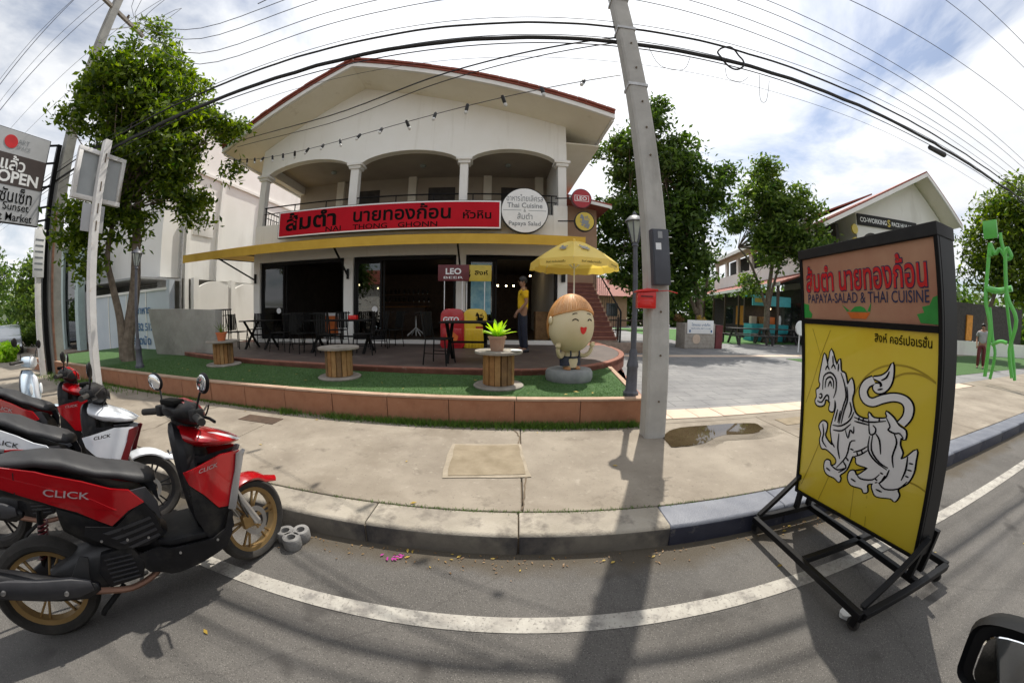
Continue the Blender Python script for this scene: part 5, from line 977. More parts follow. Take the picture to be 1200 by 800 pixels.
# ---------------------------------------------------------------- the man in the yellow shirt
def skin_obj(name, verts, edges, radii, m_, parent, sub=2, root=0):
    me = bpy.data.meshes.new(name); me.from_pydata(verts, edges, []); o = bpy.data.objects.new('tmp', me); COL.objects.link(o)
    md = o.modifiers.new('s', 'SKIN'); md.use_smooth_shade = True
    for i, r_ in enumerate(radii): me.skin_vertices[0].data[i].radius = r_ if isinstance(r_, tuple) else (r_, r_)
    me.skin_vertices[0].data[root].use_root = True
    sb_ = o.modifiers.new('u', 'SUBSURF'); sb_.levels = sub; sb_.render_levels = sub
    dg = bpy.context.evaluated_depsgraph_get(); m2 = bpy.data.meshes.new_from_object(o.evaluated_get(dg)); bpy.data.objects.remove(o); bpy.data.meshes.remove(me)
    m2.name = name; m2.shade_smooth(); m2.materials.clear(); return link(m2, name, m_, parent)
def person(label, loc, rz, shirt, pants, sc=1.):
    # faces -x; z up; height 1.74
    o = E('person', label, 'person', loc, rz); o.scale = (sc,)*3
    vb = [(0, 0, .95), (0, 0, 1.1), (.0, 0, 1.3), (.01, 0, 1.43), (.0, 0, 1.5), (-.02, 0, 1.57), (-.02, 0, 1.66),
          (0, .1, .92), (-.03, .11, .5), (.02, .11, .09), (-.1, .12, .03), (0, -.1, .92), (.02, -.11, .5), (.06, -.11, .09), (-.06, -.12, .03),
          (0, .19, 1.41), (.05, .235, 1.14), (-.1, .22, .93), (-.14, .21, .87), (0, -.19, 1.41), (.05, -.235, 1.14), (-.12, -.2, .95), (-.17, -.18, .9)]
    ed = [(0, 1), (1, 2), (2, 3), (3, 4), (4, 5), (5, 6), (0, 7), (7, 8), (8, 9), (9, 10), (0, 11), (11, 12), (12, 13), (13, 14), (3, 15), (15, 16), (16, 17), (17, 18), (3, 19), (19, 20), (20, 21), (21, 22)]
    rd = [(.12, .15), (.11, .14), (.12, .17), (.08, .15), .055, .075, .085, .085, .058, .042, .035, .085, .058, .042, .035, .055, .042, .032, .026, .055, .042, .032, .026]
    skin_obj('body', vb, ed, rd, 'skin', o)
    sv_ = [(0, 0, .93), (0, 0, 1.1), (0, 0, 1.3), (.01, 0, 1.42), (.005, 0, 1.475), (0, .18, 1.41), (.04, .235, 1.22), (0, -.18, 1.41), (.04, -.235, 1.22)]
    skin_obj('shirt', sv_, [(0, 1), (1, 2), (2, 3), (3, 4), (3, 5), (5, 6), (3, 7), (7, 8)], [(.135, .17), (.13, .165), (.135, .185), (.1, .17), (.065, .075), .07, .07, .07, .07], shirt, o)
    skin_obj('trousers', [(0, 0, .99), (0, 0, .9), (0, .1, .86), (-.03, .11, .5), (.02, .11, .07), (0, -.1, .86), (.02, -.11, .5), (.06, -.11, .07)], [(0, 1), (1, 2), (2, 3), (3, 4), (1, 5), (5, 6), (6, 7)], [(.125, .16), (.13, .165), .1, .078, .066, .1, .078, .066], pants, o)
    for s_, dx in ((1, 0), (-1, .04)):
        P('shoe', MB().loft([[(-.13+dx+k*.045, s_*.115+w*math.cos(a), .0+h*(.5+.5*math.sin(a))) for a in np.linspace(0, 6.283, 11)[:-1]] for k, (w, h) in enumerate(((.02, .03), (.042, .05), (.046, .065), (.042, .085), (.04, .1), (.03, .09)))]), 'shoe', o)
        hb = (-.145 if s_ > 0 else -.175, .21*s_ if s_ > 0 else -.18, .855 if s_ > 0 else .885)
        hn = P('hand', MB().ell(hb, (.022, .035, .045), 10, 8), 'skin', o)
        for k in range(4): P('finger', MB().tube([(hb[0]-.005, hb[1]-.025+.017*k, hb[2]-.03), (hb[0]-.015, hb[1]-.026+.017*k, hb[2]-.065), (hb[0]+.002, hb[1]-.026+.017*k, hb[2]-.09+.006*abs(k-1.5))], [.009, .0085, .006], 6), 'skin', hn)
        P('thumb', MB().tube([(hb[0]-.015, hb[1]-.03*s_, hb[2]+.01), (hb[0]-.035, hb[1]-.035*s_, hb[2]-.02), (hb[0]-.04, hb[1]-.03*s_, hb[2]-.045)], [.011, .009, .007], 6), 'skin', hn)
        P('ear', MB().ell((.0, s_*.082, 1.63), (.022, .01, .032), 8, 6), 'skin', o)
        P('eye', MB().ell((-.097, s_*.03, 1.645), (.008, .014, .007), 8, 6), 'letter_black', o)
    P('nose', MB().loft([[(-.1-.028*t_, .012*math.cos(a)*(.6+t_), 1.65-.045*t_+.008*math.sin(a)) for a in np.linspace(0, 6.283, 9)[:-1]] for t_ in (0, .5, 1)]), 'skin', o); P('mouth', MB().ell((-.1, 0, 1.572), (.008, .024, .006), 8, 6), 'dark_red', o)
    hv = MB(); n_, m_ = 18, 9
    for j in range(m_+1):
        b = -.55+(math.pi/2+.55)*j/m_
        for i in range(n_):
            a = 2*math.pi*i/n_; f_ = max(0, -math.cos(a)); bb_ = max(b, -.5+1.05*f_**1.5); hv.v.append((-.01+.108*math.cos(bb_)*math.cos(a), .095*math.cos(bb_)*math.sin(a), 1.655+.11*math.sin(bb_)))
    hv.f = [(j*n_+i, j*n_+(i+1) % n_, (j+1)*n_+(i+1) % n_, (j+1)*n_+i) for j in range(m_) for i in range(n_)]; P('hair', hv, 'hair_black', o)
    return o
person('man in a yellow T-shirt and dark jeans standing at the open doorway', CP(612, 412), R_(8), 'shirt_yellow', 'jeans', 1.0)

# ---------------------------------------------------------------- trees
def tree(name, label, base, trunks, blobs, nclump, nleaf, leaf, mleaf, seed, group=None, spread=.4):
    o = E(name, label, 'tree', base, 0, group); r = np.random.RandomState(seed)
    mb = MB()
    for pts_, r0, r1 in trunks:
        q = smooth_pts(pts_, 5); n_ = len(q); mb2 = MB().tube(q, [r0+(r1-r0)*i/(n_-1)*1. for i in range(n_)], 9); P('trunk', mb2, 'bark', o)
    blobs = [(np.array(c, float), np.array(d, float)) for c, d in blobs]; vol = np.array([b[1].prod() for b in blobs]); vol = vol/vol.sum()
    top = np.array(trunks[0][0][-1]); V_ = []; br = MB()
    for _ in range(nclump):
        i = r.choice(len(blobs), p=vol); d = r.normal(size=3); d /= np.linalg.norm(d); rad = r.uniform(.3, 1.12)**.6; c = blobs[i][0]+d*blobs[i][1]*rad
        if r.uniform() < .3: 
            f0 = np.array(trunks[r.randint(len(trunks))][0][-1]); mid = (f0+c)/2+r.normal(0, .15, 3)+np.array((0, 0, .1)); br.tube([tuple(f0), tuple(mid), tuple(c)], [.03, .018, .006], 4, False)
        k = max(8, int(nleaf*r.uniform(.5, 1.4))); p = c+r.normal(0, spread*.5, (k, 3))*np.array((1, 1, .7)); out_ = p-blobs[i][0]
        nrm = r.normal(0, .75, (k, 3))+np.array((0, 0, .55))+.25*out_/np.linalg.norm(out_, axis=1)[:, None]; nrm /= np.linalg.norm(nrm, axis=1)[:, None]
        t1 = np.cross(nrm, r.normal(size=(k, 3))); t1 /= np.linalg.norm(t1, axis=1)[:, None]; t2 = np.cross(nrm, t1); L = leaf*r.uniform(.6, 1.3, k)[:, None]
        V_.append(np.stack([p-t1*L, p+t2*L*.42+nrm*L*.12, p+t1*L, p-t2*L*.42+nrm*L*.12], 1))
    v = np.concatenate(V_).reshape(-1, 3); cr = raw('crown', v, np.arange(len(v)).reshape(-1, 4), mleaf, o); P('branches', br, 'bark', o, fix=False); return o
# forked tree at the left, in front of the white building
b0 = (-9.35, 4.85, .46)
def rel(px, py, Y=None, b=b0, dist=None):
    d = ray(px, py); R0 = math.hypot(b[0], b[1]) if dist is None else dist; t_ = R0/math.hypot(d[0], d[1]); return (d[0]*t_-b[0], d[1]*t_-b[1], CH+d[2]*t_-b[2])
tree('forked_tree', 'bushy forked tree rising in front of the white building', b0,
     [([(0, 0, -.1), rel(150, 400), rel(158, 340), rel(160, 280), rel(165, 200), rel(180, 110)], .2, .05), ([(-.05, -.1, .05), rel(141, 375), rel(132, 335), rel(126, 300), rel(135, 250)], .12, .05)],
     [(rel(190, 52), (.6, .75, .5)), (rel(160, 110), (1.3, 1.35, 1.15)), (rel(115, 125), (.7, .9, .75)), (rel(215, 120), (.85, 1.05, .9)), (rel(175, 175), (1.4, 1.5, 1.1)), (rel(130, 215), (.8, .8, .8)), (rel(205, 225), (.8, .9, .7)), (rel(262, 148), (.7, .7, .3)), (rel(265, 195), (.35, .35, .25)), (rel(225, 255), (.5, .5, .35)), (rel(110, 250), (.7, .8, .7)), (rel(150, 260), (.6, .6, .5)), (rel(85, 265), (.6, .7, .5)), (rel(100, 310), (.45, .5, .4))], 380, 92, .09, 'leaf_a', 21, spread=.34)
b1 = (9.0, 15.4, .15)
def rel1(px, py): return rel(px, py, b=b1, dist=17.0)
tree('shade_tree', 'large dense tree behind the concrete power pole', b1, [([(0, 0, -.1), (0.1, 0, 2.2), rel1(790, 260), rel1(775, 180)], .22, .06), ([(0, 0, 1.5), (-.8, .2, 3), rel1(740, 260)], .12, .04), ([(0, 0, 1.6), (.6, .0, 3), rel1(820, 250)], .12, .04)],
     [(rel1(762, 140), (1.1, 1.1, 1.2)), (rel1(745, 190), (1.5, 1.5, 1.5)), (rel1(790, 200), (1.6, 1.6, 1.6)), (rel1(830, 225), (1.3, 1.3, 1.1)), (rel1(735, 250), (1.4, 1.6, 1.4)), (rel1(780, 265), (2., 2., 1.6)), (rel1(815, 290), (1.3, 1.4, 1.3)), (rel1(730, 305), (1.2, 1.3, 1.2)), (rel1(775, 330), (1.5, 1.5, 1.2)), (rel1(855, 205), (.6, .6, .4)), (rel1(700, 190), (.6, .8, .7)), (rel1(705, 285), (.7, .9, .8)), (rel1(815, 335), (.8, .8, .7))], 400, 88, .15, 'leaf_b', 22, spread=.58)
b2 = (14.4, 16.2, .15)
def rel2(px, py): return rel(px, py, b=b2, dist=21.)
tree('courtyard_tree', 'lighter spreading tree over the picnic tables', b2, [([(0, 0, -.1), (0, 0, 2.4), rel2(905, 300), rel2(900, 230)], .2, .05), ([(.3, .2, -.1), (.4, .2, 2.6), rel2(920, 290)], .13, .05), ([(0, 0, 1.8), rel2(880, 310), rel2(865, 290)], .1, .04)],
     [(rel2(900, 205), (.9, .9, 1.)), (rel2(885, 235), (1.3, 1.3, 1.1)), (rel2(920, 240), (1.5, 1.4, 1.)), (rel2(945, 248), (1.0, .9, .6)), (rel2(868, 262), (.8, .8, .6)), (rel2(910, 278), (1.6, 1.5, 1.1)), (rel2(950, 285), (1.4, 1.2, .9)), (rel2(905, 305), (.8, .8, .5)), (rel2(880, 335), (.5, .5, .5)), (rel2(850, 250), (.6, .6, .5)), (rel2(945, 305), (.8, .8, .6))], 235, 80, .15, 'leaf_c', 23, spread=.56)
# ---------------------------------------------------------------- scooters (local: x forward, y left, z up; rear wheel at x=.11, front wheel at x=1.32)
WR = .265
def wheel(parent, c, rimm, spokes=5, steer=0., wide=.045, disc=True):
    w = bpy.data.objects.new('wheel', None); COL.objects.link(w); w.parent = parent; w.location = c; w.rotation_euler = (0, 0, steer); w.empty_display_size = .1
    pr = [(.2, -.03), (.215, -wide), (.24, -wide*1.05), (.258, -wide*.7), (WR, -.012), (WR, .012), (.258, wide*.7), (.24, wide*1.05), (.215, wide), (.2, .03)]
    P('tyre', MB().lathe(pr, n=40, axis='Y', caps=False), 'rubber', w)
    rim = P('rim', MB().lathe([(.178, -.026), (.208, -.034), (.212, -.03), (.2, -.02), (.2, .02), (.212, .03), (.208, .034), (.178, .026), (.178, -.026)], n=40, axis='Y', caps=False), rimm, w)
    P('hub', MB().lathe([(.001, -.045), (.035, -.045), (.045, -.03), (.045, .03), (.035, .045), (.001, .045)], n=16, axis='Y'), rimm, w)
    for k in range(spokes):
        for d in (-.13, .13):
            q = 2*math.pi*k/spokes+d; q0 = 2*math.pi*k/spokes; P('spoke', MB().bar((.035*math.cos(q0), 0, .035*math.sin(q0)), (.185*math.cos(q), 0, .185*math.sin(q)), .018, .012), rimm, rim, bevel=.003, seg=1)
    if disc: P('brake_disc', MB().lathe([(.06, -.055), (.09, -.055), (.09, -.051), (.06, -.051), (.06, -.055)], n=28, axis='Y', caps=False), 'steel', w)
    return w
def sec(x, w, z0, z1, n=16, e=2.6, y0=0.):
    zc, hz = (z0+z1)/2, (z1-z0)/2; r = []
    for i in range(n):
        a = 2*math.pi*i/n; c, s_ = math.cos(a), math.sin(a); r.append((x, y0+w*math.copysign(abs(c)**(2/e), c), zc+hz*math.copysign(abs(s_)**(2/e), s_)))
    return r
def panel(name, out_, yf, m_, parent, th=.012, sides=(-1, 1), lvl=2):
    """body panel: outline in (x, z), skinned on to the flank y = yf(x, z) and given thickness"""
    res = []
    for s_ in sides:
        b = bmesh.new(); vs_ = [b.verts.new((x, 0, z)) for x, z in out_]; es_ = [b.edges.new((vs_[i], vs_[(i+1) % len(vs_)])) for i in range(len(vs_))]
        bmesh.ops.triangle_fill(b, edges=es_, use_beauty=True)
        for _ in range(lvl): bmesh.ops.subdivide_edges(b, edges=[e for e in b.edges if not e.is_boundary or e.calc_length() > .05], cuts=1)
        bmesh.ops.triangulate(b, faces=b.faces)
        for v in b.verts: v.co.y = s_*yf(v.co.x, v.co.z)
        bmesh.ops.recalc_face_normals(b, faces=b.faces)
        av = sum((f.normal.y for f in b.faces), 0)
        if av*s_ < 0: bmesh.ops.reverse_faces(b, faces=b.faces)
        g = bmesh.ops.extrude_face_region(b, geom=list(b.faces)); nv = [e for e in g['geom'] if isinstance(e, bmesh.types.BMVert)]
        # the extruded copy is the outer skin, the old one the inner
        for v in nv: v.co.y += s_*th
        bmesh.ops.recalc_face_normals(b, faces=b.faces)
        me = bpy.data.meshes.new(name); b.to_mesh(me); b.free(); me.shade_smooth(); me.set_sharp_from_angle(angle=R_(40)); res.append(link(me, name, m_, parent))
    return res
def scooter(label, loc, heading, main, rimm, accent='silver_plastic', lean=R_(-7), steer=R_(-18), word='CLICK', wordm='decal', under='plastic', seatm='seat', sides=(-1, 1), hcover=None):
    o = E('scooter', label, 'scooter', loc, 0, 'scooters parked by the kerb'); o.rotation_euler = (lean, 0, heading)
    o.rotation_mode = 'XYZ'
    wheel(o, (.11, 0, WR), rimm, 6, 0, .05, False)
    # steering group stays one thing: parts turned about the steering axis
    sx_, rake = 1.17, R_(26)
    def st(p):     # turn a point about the steering axis (approx. vertical through x=1.2)
        c, s_ = math.cos(steer), math.sin(steer); dx = p[0]-1.2; return (1.2+dx*c-p[1]*s_, dx*s_+p[1]*c, p[2])
    wc = st((1.32, 0, WR)); wheel(o, wc, rimm, 6, steer, .042, True)
    for s_ in (-1, 1): P('fork_leg', MB().tube([st((1.315, s_*.075, .27)), st((1.24, s_*.078, .45)), st((1.15, s_*.075, .68))], [.026, .024, .018], 10), 'fork', o)
    P('front_axle', MB().tube([st((1.315, -.1, WR)), st((1.315, .1, WR))], .013, 8), 'steel', o)
    P('brake_caliper', MB().box(st((1.245, -.07, .3)), (.07, .035, .08), steer), 'gold_rim', o, bevel=.008)
    # front mudguard: arc over the wheel
    rg = []
    for k in range(12):
        a = R_(40+k*9); w = .03+.045*min(1, k/5); rr = .29+.012*math.sin(math.pi*k/11)
        rg.append([st((1.32+(rr-.03*abs(t_)**2)*math.cos(a)+(.06 if k == 0 else 0), t_*w, WR+(rr-.035*abs(t_)**2)*math.sin(a))) for t_ in (-1, -.6, 0, .6, 1)]+[st((1.32+(rr-.012-.03*abs(t_)**2)*math.cos(a)+(.07 if k == 0 else 0), t_*w*.95, WR+(rr-.012-.035*abs(t_)**2)*math.sin(a))) for t_ in (1, .6, 0, -.6, -1)])
    P('front_mudguard', MB().loft(rg), main, o, angle=50)
    # under-body, floor and tunnel
    P('frame_core', MB().loft([sec(x, w, z0, z1) for x, w, z0, z1 in ((.3, .05, .52, .68), (.42, .11, .42, .68), (.6, .14, .34, .64), (.74, .13, .28, .5), (.85, .13, .26, .37), (1.05, .13, .26, .36), (1.12, .1, .28, .42))]), 'plastic', o)
    P('floor_board', MB().loft([sec(x, w, z0, z1, 16, 6) for x, w, z0, z1 in ((.76, .15, .37, .41), (.82, .19, .365, .405), (1.0, .2, .355, .395), (1.1, .17, .36, .4))]), 'plastic', o, bevel=0)
    fl = lambda x, z: .145+.05*max(0, min(1, (x-.72)/.1))*(1-max(0, (x-1.05)/.25))-.12*max(0, .33-z)
    panel('side_skirt', [(.6, .36), (.76, .375), (.8, .365), (1.04, .345), (1.12, .37), (1.17, .46), (1.19, .44), (1.15, .33), (1.1, .27), (.95, .23), (.76, .21), (.66, .25)], fl, 'plastic', o, sides=sides)
    # leg shield: inner black shell and outer coloured cowl
    ls = lambda x, z: .05+.17*max(0, min(1, (1.34-x)/.3))**.7*(1-.3*max(0, (z-.78)/.25)) - .04*max(0, (.5-z)/.2)
    P('leg_shield_inner', MB().loft([sec(x, w, z0, z1, 20, 3.5) for x, w, z0, z1 in ((.955, .1, .78, .9), (.965, .155, .5, .94), (.985, .19, .38, .95), (1.02, .2, .36, .93), (1.07, .16, .38, .9))]), 'plastic', o)
    P('steering_column', MB().tube([(1.12, 0, .5), (1.06, 0, .9), (1.03, 0, 1.0)], [.07, .07, .05], 12), 'plastic', o)
    panel('cowl_side', [(.985, .735), (1.06, .745), (1.2, .765), (1.325, .745), (1.3, .69), (1.235, .585), (1.19, .475), (1.12, .5), (1.06, .6), (1.0, .67)], ls, main, o, sides=sides)
    panel('cowl_strip', [(1.345, .745), (1.36, .735), (1.29, .61), (1.21, .44), (1.17, .47), (1.215, .56), (1.27, .66), (1.295, .735)], lambda x, z: ls(x, z)+.012, accent, o, sides=sides)
    panel('leg_guard', [(1.0, .66), (1.06, .59), (1.12, .49), (1.19, .47), (1.18, .34), (1.1, .3), (1.02, .34), (.985, .5)], lambda x, z: ls(x, z)-.008, 'plastic', o, sides=sides)
    # nose with headlight
    P('headlight_cowl', MB().loft([sec(x, w, z0, z1, 20, 1.75) for x, w, z0, z1 in ((.99, .12, .86, .935), (1.03, .16, .82, .945), (1.12, .165, .79, .915), (1.2, .145, .78, .88), (1.28, .1, .775, .84), (1.34, .04, .782, .805))]), main, o, angle=60)
    panel('headlight', [(1.08, .875), (1.14, .888), (1.22, .866), (1.3, .83), (1.355, .797), (1.3, .8), (1.2, .835)], lambda x, z: .152*(max(0., 1.37-x)/.36)**.62-.45*max(0, z-.82), 'lens', o, sides=sides)
    panel('nose_underside', [(1.02, .8), (1.1, .775), (1.3, .765), (1.28, .75), (1.1, .745), (1.0, .75)], lambda x, z: .16*(max(0., 1.36-x)/.36)**.6, 'plastic', o, sides=sides)
    # handlebar cover, bars, levers, mirrors (turned with the steering)
    hm_ = main if hcover is None else hcover
    hc = P('handlebar_cover', MB().loft([[st(p_) for p_ in r_] for r_ in (sec(.955, .08, 1.0, 1.04, 20), sec(.985, .14, .975, 1.065, 20), sec(1.03, .165, .945, 1.075, 20), sec(1.08, .13, .93, 1.06, 20), sec(1.13, .05, .94, 1.01, 20))]), 'plastic', o)
    P('handlebar_visor', MB().loft([[st(p_) for p_ in r_] for r_ in (sec(1.0, .1, 1.045, 1.078, 16, 1.8), sec(1.06, .11, 1.0, 1.078, 16, 1.8), sec(1.12, .075, .955, 1.045, 16, 1.8), sec(1.16, .03, .945, 1.0, 16, 1.8))]), hm_, o)
    P('dash', MB().box(st((.985, 0, 1.068)), (.07, .16, .03), steer), 'letter_black', o, bevel=.01)
    P('handlebar', MB().tube([st((.97, -.31, 1.0)), st((1.02, -.17, 1.01)), st((1.03, 0, 1.01)), st((1.02, .17, 1.01)), st((.97, .31, 1.0))], .013, 8), 'black_metal', o)
    for s_ in (-1, 1):
        P('grip', MB().tube([st((1.0, s_*.21, 1.005)), st((.955, s_*.345, .998))], .019, 10), 'rubber', o)
        P('brake_lever', MB().tube([st((1.045, s_*.19, .995)), st((1.055, s_*.25, .985)), st((1.02, s_*.35, .985))], .008, 6), 'black_metal', o)
        P('switch_box', MB().box(st((1.01, s_*.2, 1.008)), (.06, .06, .06), steer), 'plastic', o, bevel=.01)
        mb_ = st((1.01, s_*.2, 1.02)); mt_ = st((1.03, s_*.28, 1.16))
        mr_ = P('mirror', MB().tube(smooth_pts([mb_, st((1.03, s_*.225, 1.1)), mt_], 3), .006, 6).ell(mt_, (.014, .075, .05), 16, 10, MX.Rotation(steer+s_*.15, 3, 'Z') @ MX.Rotation(s_*R_(12), 3, 'X')), 'black_metal', o)
        c_ = V(mt_)+MX.Rotation(steer+s_*.15, 3, 'Z') @ V((-.0125, 0, 0)); P('mirror_glass', MB().ell(tuple(c_), (.004, .066, .042), 16, 8, MX.Rotation(steer+s_*.15, 3, 'Z') @ MX.Rotation(s_*R_(12), 3, 'X')), 'mirror', mr_)
    for s_ in (-1, 1): P('brake_cable', MB().tube(smooth_pts([st((1.05, s_*.18, 1.0)), st((1.12, s_*.15, 1.04)), st((1.13, s_*.08, .97)), (1.08, s_*.05, .88)], 4), .005, 5), 'rubber', o)
    P('brake_hose', MB().tube(smooth_pts([(1.12, -.08, .72), st((1.2, -.1, .55)), st((1.22, -.1, .42)), st((1.25, -.09, .33))], 4), .006, 5), 'rubber', o)
    P('kick_seam', MB().bb(.985, 1.0, -.2, .2, .6, .604), 'plastic_grey', o, smooth=False)
    P('bag_hook', MB().tube([(.965, 0, .8), (.94, 0, .79), (.935, 0, .81)], .007, 6), 'steel', o)
    # tail body
    P('tail_core', MB().loft([sec(x, w, z0, z1, 18, 2.6) for x, w, z0, z1 in ((-.17, .05, .885, .93), (-.1, .08, .84, .94), (.05, .11, .77, .91), (.25, .14, .69, .86), (.45, .16, .58, .78), (.6, .175, .47, .7), (.72, .165, .42, .66), (.79, .13, .4, .6))]), 'plastic', o)
    tb = lambda x, z: (.05+.13*max(0, min(1, (x+.2)/.55))**.6)*(1.-.25*max(0, (x-.62)/.2))+.012-.16*max(0, .62-z)**1.2
    panel('side_panel', [(-.2, .935), (-.1, .95), (.1, .925), (.3, .875), (.5, .795), (.62, .735), (.70, .705), (.755, .625), (.67, .61), (.575, .56), (.44, .665), (.3, .74), (.1, .835), (-.1, .9)], tb, main, o, sides=sides)
    panel('side_crease', [(-.1, .92), (.12, .885), (.34, .8), (.52, .71), (.62, .63), (.5, .67), (.3, .755), (.1, .84)], lambda x, z: tb(x, z)+.006, main, o, th=.009, sides=sides)
    panel('lower_panel', [(.75, .63), (.785, .56), (.8, .42), (.7, .4), (.56, .43), (.43, .545), (.45, .585), (.585, .545), (.66, .59)], lambda x, z: tb(x, z)-.004, under, o, sides=sides)
    for k in range(4): panel('rib', [(.52+.03*k, .535-.035*k), (.76+.005*k, .545-.035*k), (.765+.005*k, .53-.035*k), (.54+.03*k, .52-.035*k)], lambda x, z: tb(x, z)+.004, 'plastic_grey', o, th=.008, sides=sides, lvl=1)
    panel('front_trim', [(.7, .695), (.78, .69), (.82, .6), (.81, .5), (.785, .56), (.75, .63)], lambda x, z: tb(x, z)-.014, 'plastic_grey', o, sides=sides)
    for k in range(3): panel('panel_gap', [(.2+.17*k, .885-.045*k-.02*k*k*.5), (.205+.17*k, .885-.045*k-.02*k*k*.5), (.185+.17*k, .79-.055*k), (.18+.17*k, .79-.055*k)], lambda x, z: tb(x, z)+.002, 'plastic', o, th=.011, sides=sides, lvl=1) if k == 0 else None
    for x_, z_ in ((.62, .47), (.72, .44), (.5, .5), (1.06, .33), (.85, .33)): P('screw', MB().lathe([(.001, -.006), (.007, -.005), (.007, .0)], (x_, -(tb(x_, z_) if x_ < .8 else fl(x_, z_))-.012, z_), 8, 'Y'), 'steel', o)
    # seat
    P('seat', MB().loft([sec(x, w, z0, z1, 20, 3) for x, w, z0, z1 in ((-.06, .06, .9, .912), (0, .095, .895, .925), (.12, .112, .88, .935), (.28, .124, .865, .925), (.4, .128, .83, .9), (.48, .13, .795, .86), (.56, .132, .765, .822), (.66, .128, .735, .795), (.75, .13, .695, .765), (.81, .1, .68, .735), (.835, .06, .68, .71))]), seatm, o, angle=60)
    P('grab_rail', MB().tube(smooth_pts([(.06, -.15, .92), (-.06, -.135, .95), (-.16, -.08, .965), (-.18, 0, .968), (-.16, .08, .965), (-.06, .135, .95), (.06, .15, .92)], 4), .014, 8), 'plastic_grey', o)
    panel('tail_lamp', [(-.21, .915), (-.17, .93), (-.02, .9), (-.08, .875), (-.18, .885)], lambda x, z: tb(x, z)+.008, 'tail_lens', o, th=.01, sides=sides)
    P('rear_mudguard', MB().loft([[(x, t_*.075, z) for t_ in (-1, 1)]+[(x+.012, t_*.075, z+.01) for t_ in (1, -1)] for x, z in ((-.02, .66), (-.12, .6), (-.2, .48), (-.24, .36))]), 'plastic', o); P('number_plate', MB().box((-.215, 0, .5), (.008, .2, .15), rot=MX.Rotation(R_(-18), 3, 'Y')), 'sign_white', o, bevel=.003)
    # engine, swing arm, exhaust
    P('engine_block', MB().loft([sec(x, w, z0, z1, 14, 3) for x, w, z0, z1 in ((.16, .06, .2, .36), (.3, .1, .19, .42), (.48, .12, .19, .44), (.62, .11, .22, .42), (.7, .07, .27, .38))]), 'engine', o); P('belt_case', MB().loft([sec(x, .035, z0, z1, 14, 2.5, .12) for x, z0, z1 in ((.02, .22, .32), (.12, .17, .37), (.35, .2, .37), (.52, .18, .4), (.6, .24, .35))]), 'plastic_grey', o)
    rd_ = P('radiator_guard', MB().xz([(.44, .24), (.62, .24), (.66, .32), (.62, .42), (.46, .42), (.42, .33)], -.16, -.115), 'plastic', o, bevel=.012)
    for k in range(6): P('guard_fin', MB().bar((.47, -.163, .27+k*.024), (.61, -.163, .262+k*.024), .008, .006), 'plastic_grey', rd_, smooth=False)
    P('exhaust_pipe', MB().tube(smooth_pts([(.74, -.06, .24), (.66, -.1, .2), (.54, -.14, .195), (.42, -.16, .235), (.34, -.165, .265)], 4), .017, 8), 'pipe', o)
    mu = P('muffler', MB().loft([sec(x, w, z0, z1, 16, 2.6, -.165) for x, w, z0, z1 in ((.4, .02, .255, .29), (.34, .04, .23, .325), (.2, .05, .265, .385), (.05, .055, .32, .455), (-.09, .055, .37, .505), (-.15, .05, .395, .51), (-.165, .034, .41, .49))]), 'plastic', o)
    P('heat_shield', MB().loft([sec(x, w, z0, z1, 12, 2.6, -.205) for x, w, z0, z1 in ((.38, .012, .28, .335), (.3, .024, .27, .375), (.15, .026, .3, .41), (.03, .024, .345, .445), (-.08, .014, .395, .465))]), 'plastic_grey', mu)
    for x, z in ((.26, .32), (-.0, .405)): P('bolt', MB().lathe([(.001, -.014), (.011, -.012), (.011, 0)], (x, -.23, z), 8, 'Y'), 'steel', mu)
    P('muffler_bracket', MB().xz([(.26, .32), (.36, .44), (.4, .42), (.36, .3)], -.155, -.14), 'engine', o, bevel=.004)
    sh = P('shock_absorber', MB().tube([(.09, .11, .32), (.17, .11, .62)], .018, 8), 'black_metal', o)
    q_ = [(.1+.07*t_+.028*math.cos(t_*60)*.9, .11+.028*math.sin(t_*60), .36+.2*t_) for t_ in np.linspace(0, 1, 70)]; P('shock_spring', MB().tube(q_, .006, 5), 'dark_red', sh)
    P('side_stand', MB().tube([(.62, .12, .22), (.55, .26, .04), (.58, .28, .03)], .012, 6), 'black_metal', o); P('centre_stand', MB().tube([(.5, -.09, .2), (.36, -.13, .12), (.34, -.13, .1)], .014, 6).tube([(.5, .09, .2), (.36, .13, .12), (.34, .13, .1)], .014, 6), 'black_metal', o)
    for s_ in (-1, 1):
        yy_ = lambda a, b, cx, cz, r0, off: (cx+(-s_)*0+(a*math.cos(r0)-b*math.sin(r0))*(1 if s_ < 0 else -1), s_*(tb(cx+a, cz)+off), cz+(a*math.sin(r0)+b*math.cos(r0)) if s_ < 0 else cz+(-a*math.sin(r0)+b*math.cos(r0)))
        text('decal', word, .2, .03, wordm, o, lambda a, b: ((.42+(a+b*.4)*(1 if s_ < 0 else -1)), s_*(tb(.42+a, .755)+.024), .757-a*(1 if s_ < 0 else -1)*.3+b), .01)
        text('decal', word, .11, .022, wordm, o, lambda a, b: ((1.12+(a+b*.4)*(1 if s_ < 0 else -1)), s_*(ls(1.12+(a if s_ < 0 else -a), .72)+.0155), .722+b), .02)
    return o
def place_scooter(rear, front, **k):
    """stand a scooter with its tyres at two points read off the road"""
    a, b = np.array(rear), np.array(front); h = math.atan2(b[1]-a[1], b[0]-a[0]); s_ = math.hypot(*(b-a))/1.21
    o = scooter(loc=(a[0]-.11*math.cos(h), a[1]-.11*math.sin(h), 0), heading=h, **k); return o
h0 = math.atan2(1.12, .69)
place_scooter((-2.24+.11*.525, .25+.11*.851), (-1.545, 1.38), label='red scooter with gold wheels, nearest the camera, front wheel against the blocks', main='scoot_red', rimm='gold_rim', lean=R_(-5), steer=R_(24), hcover='scoot_darkred')
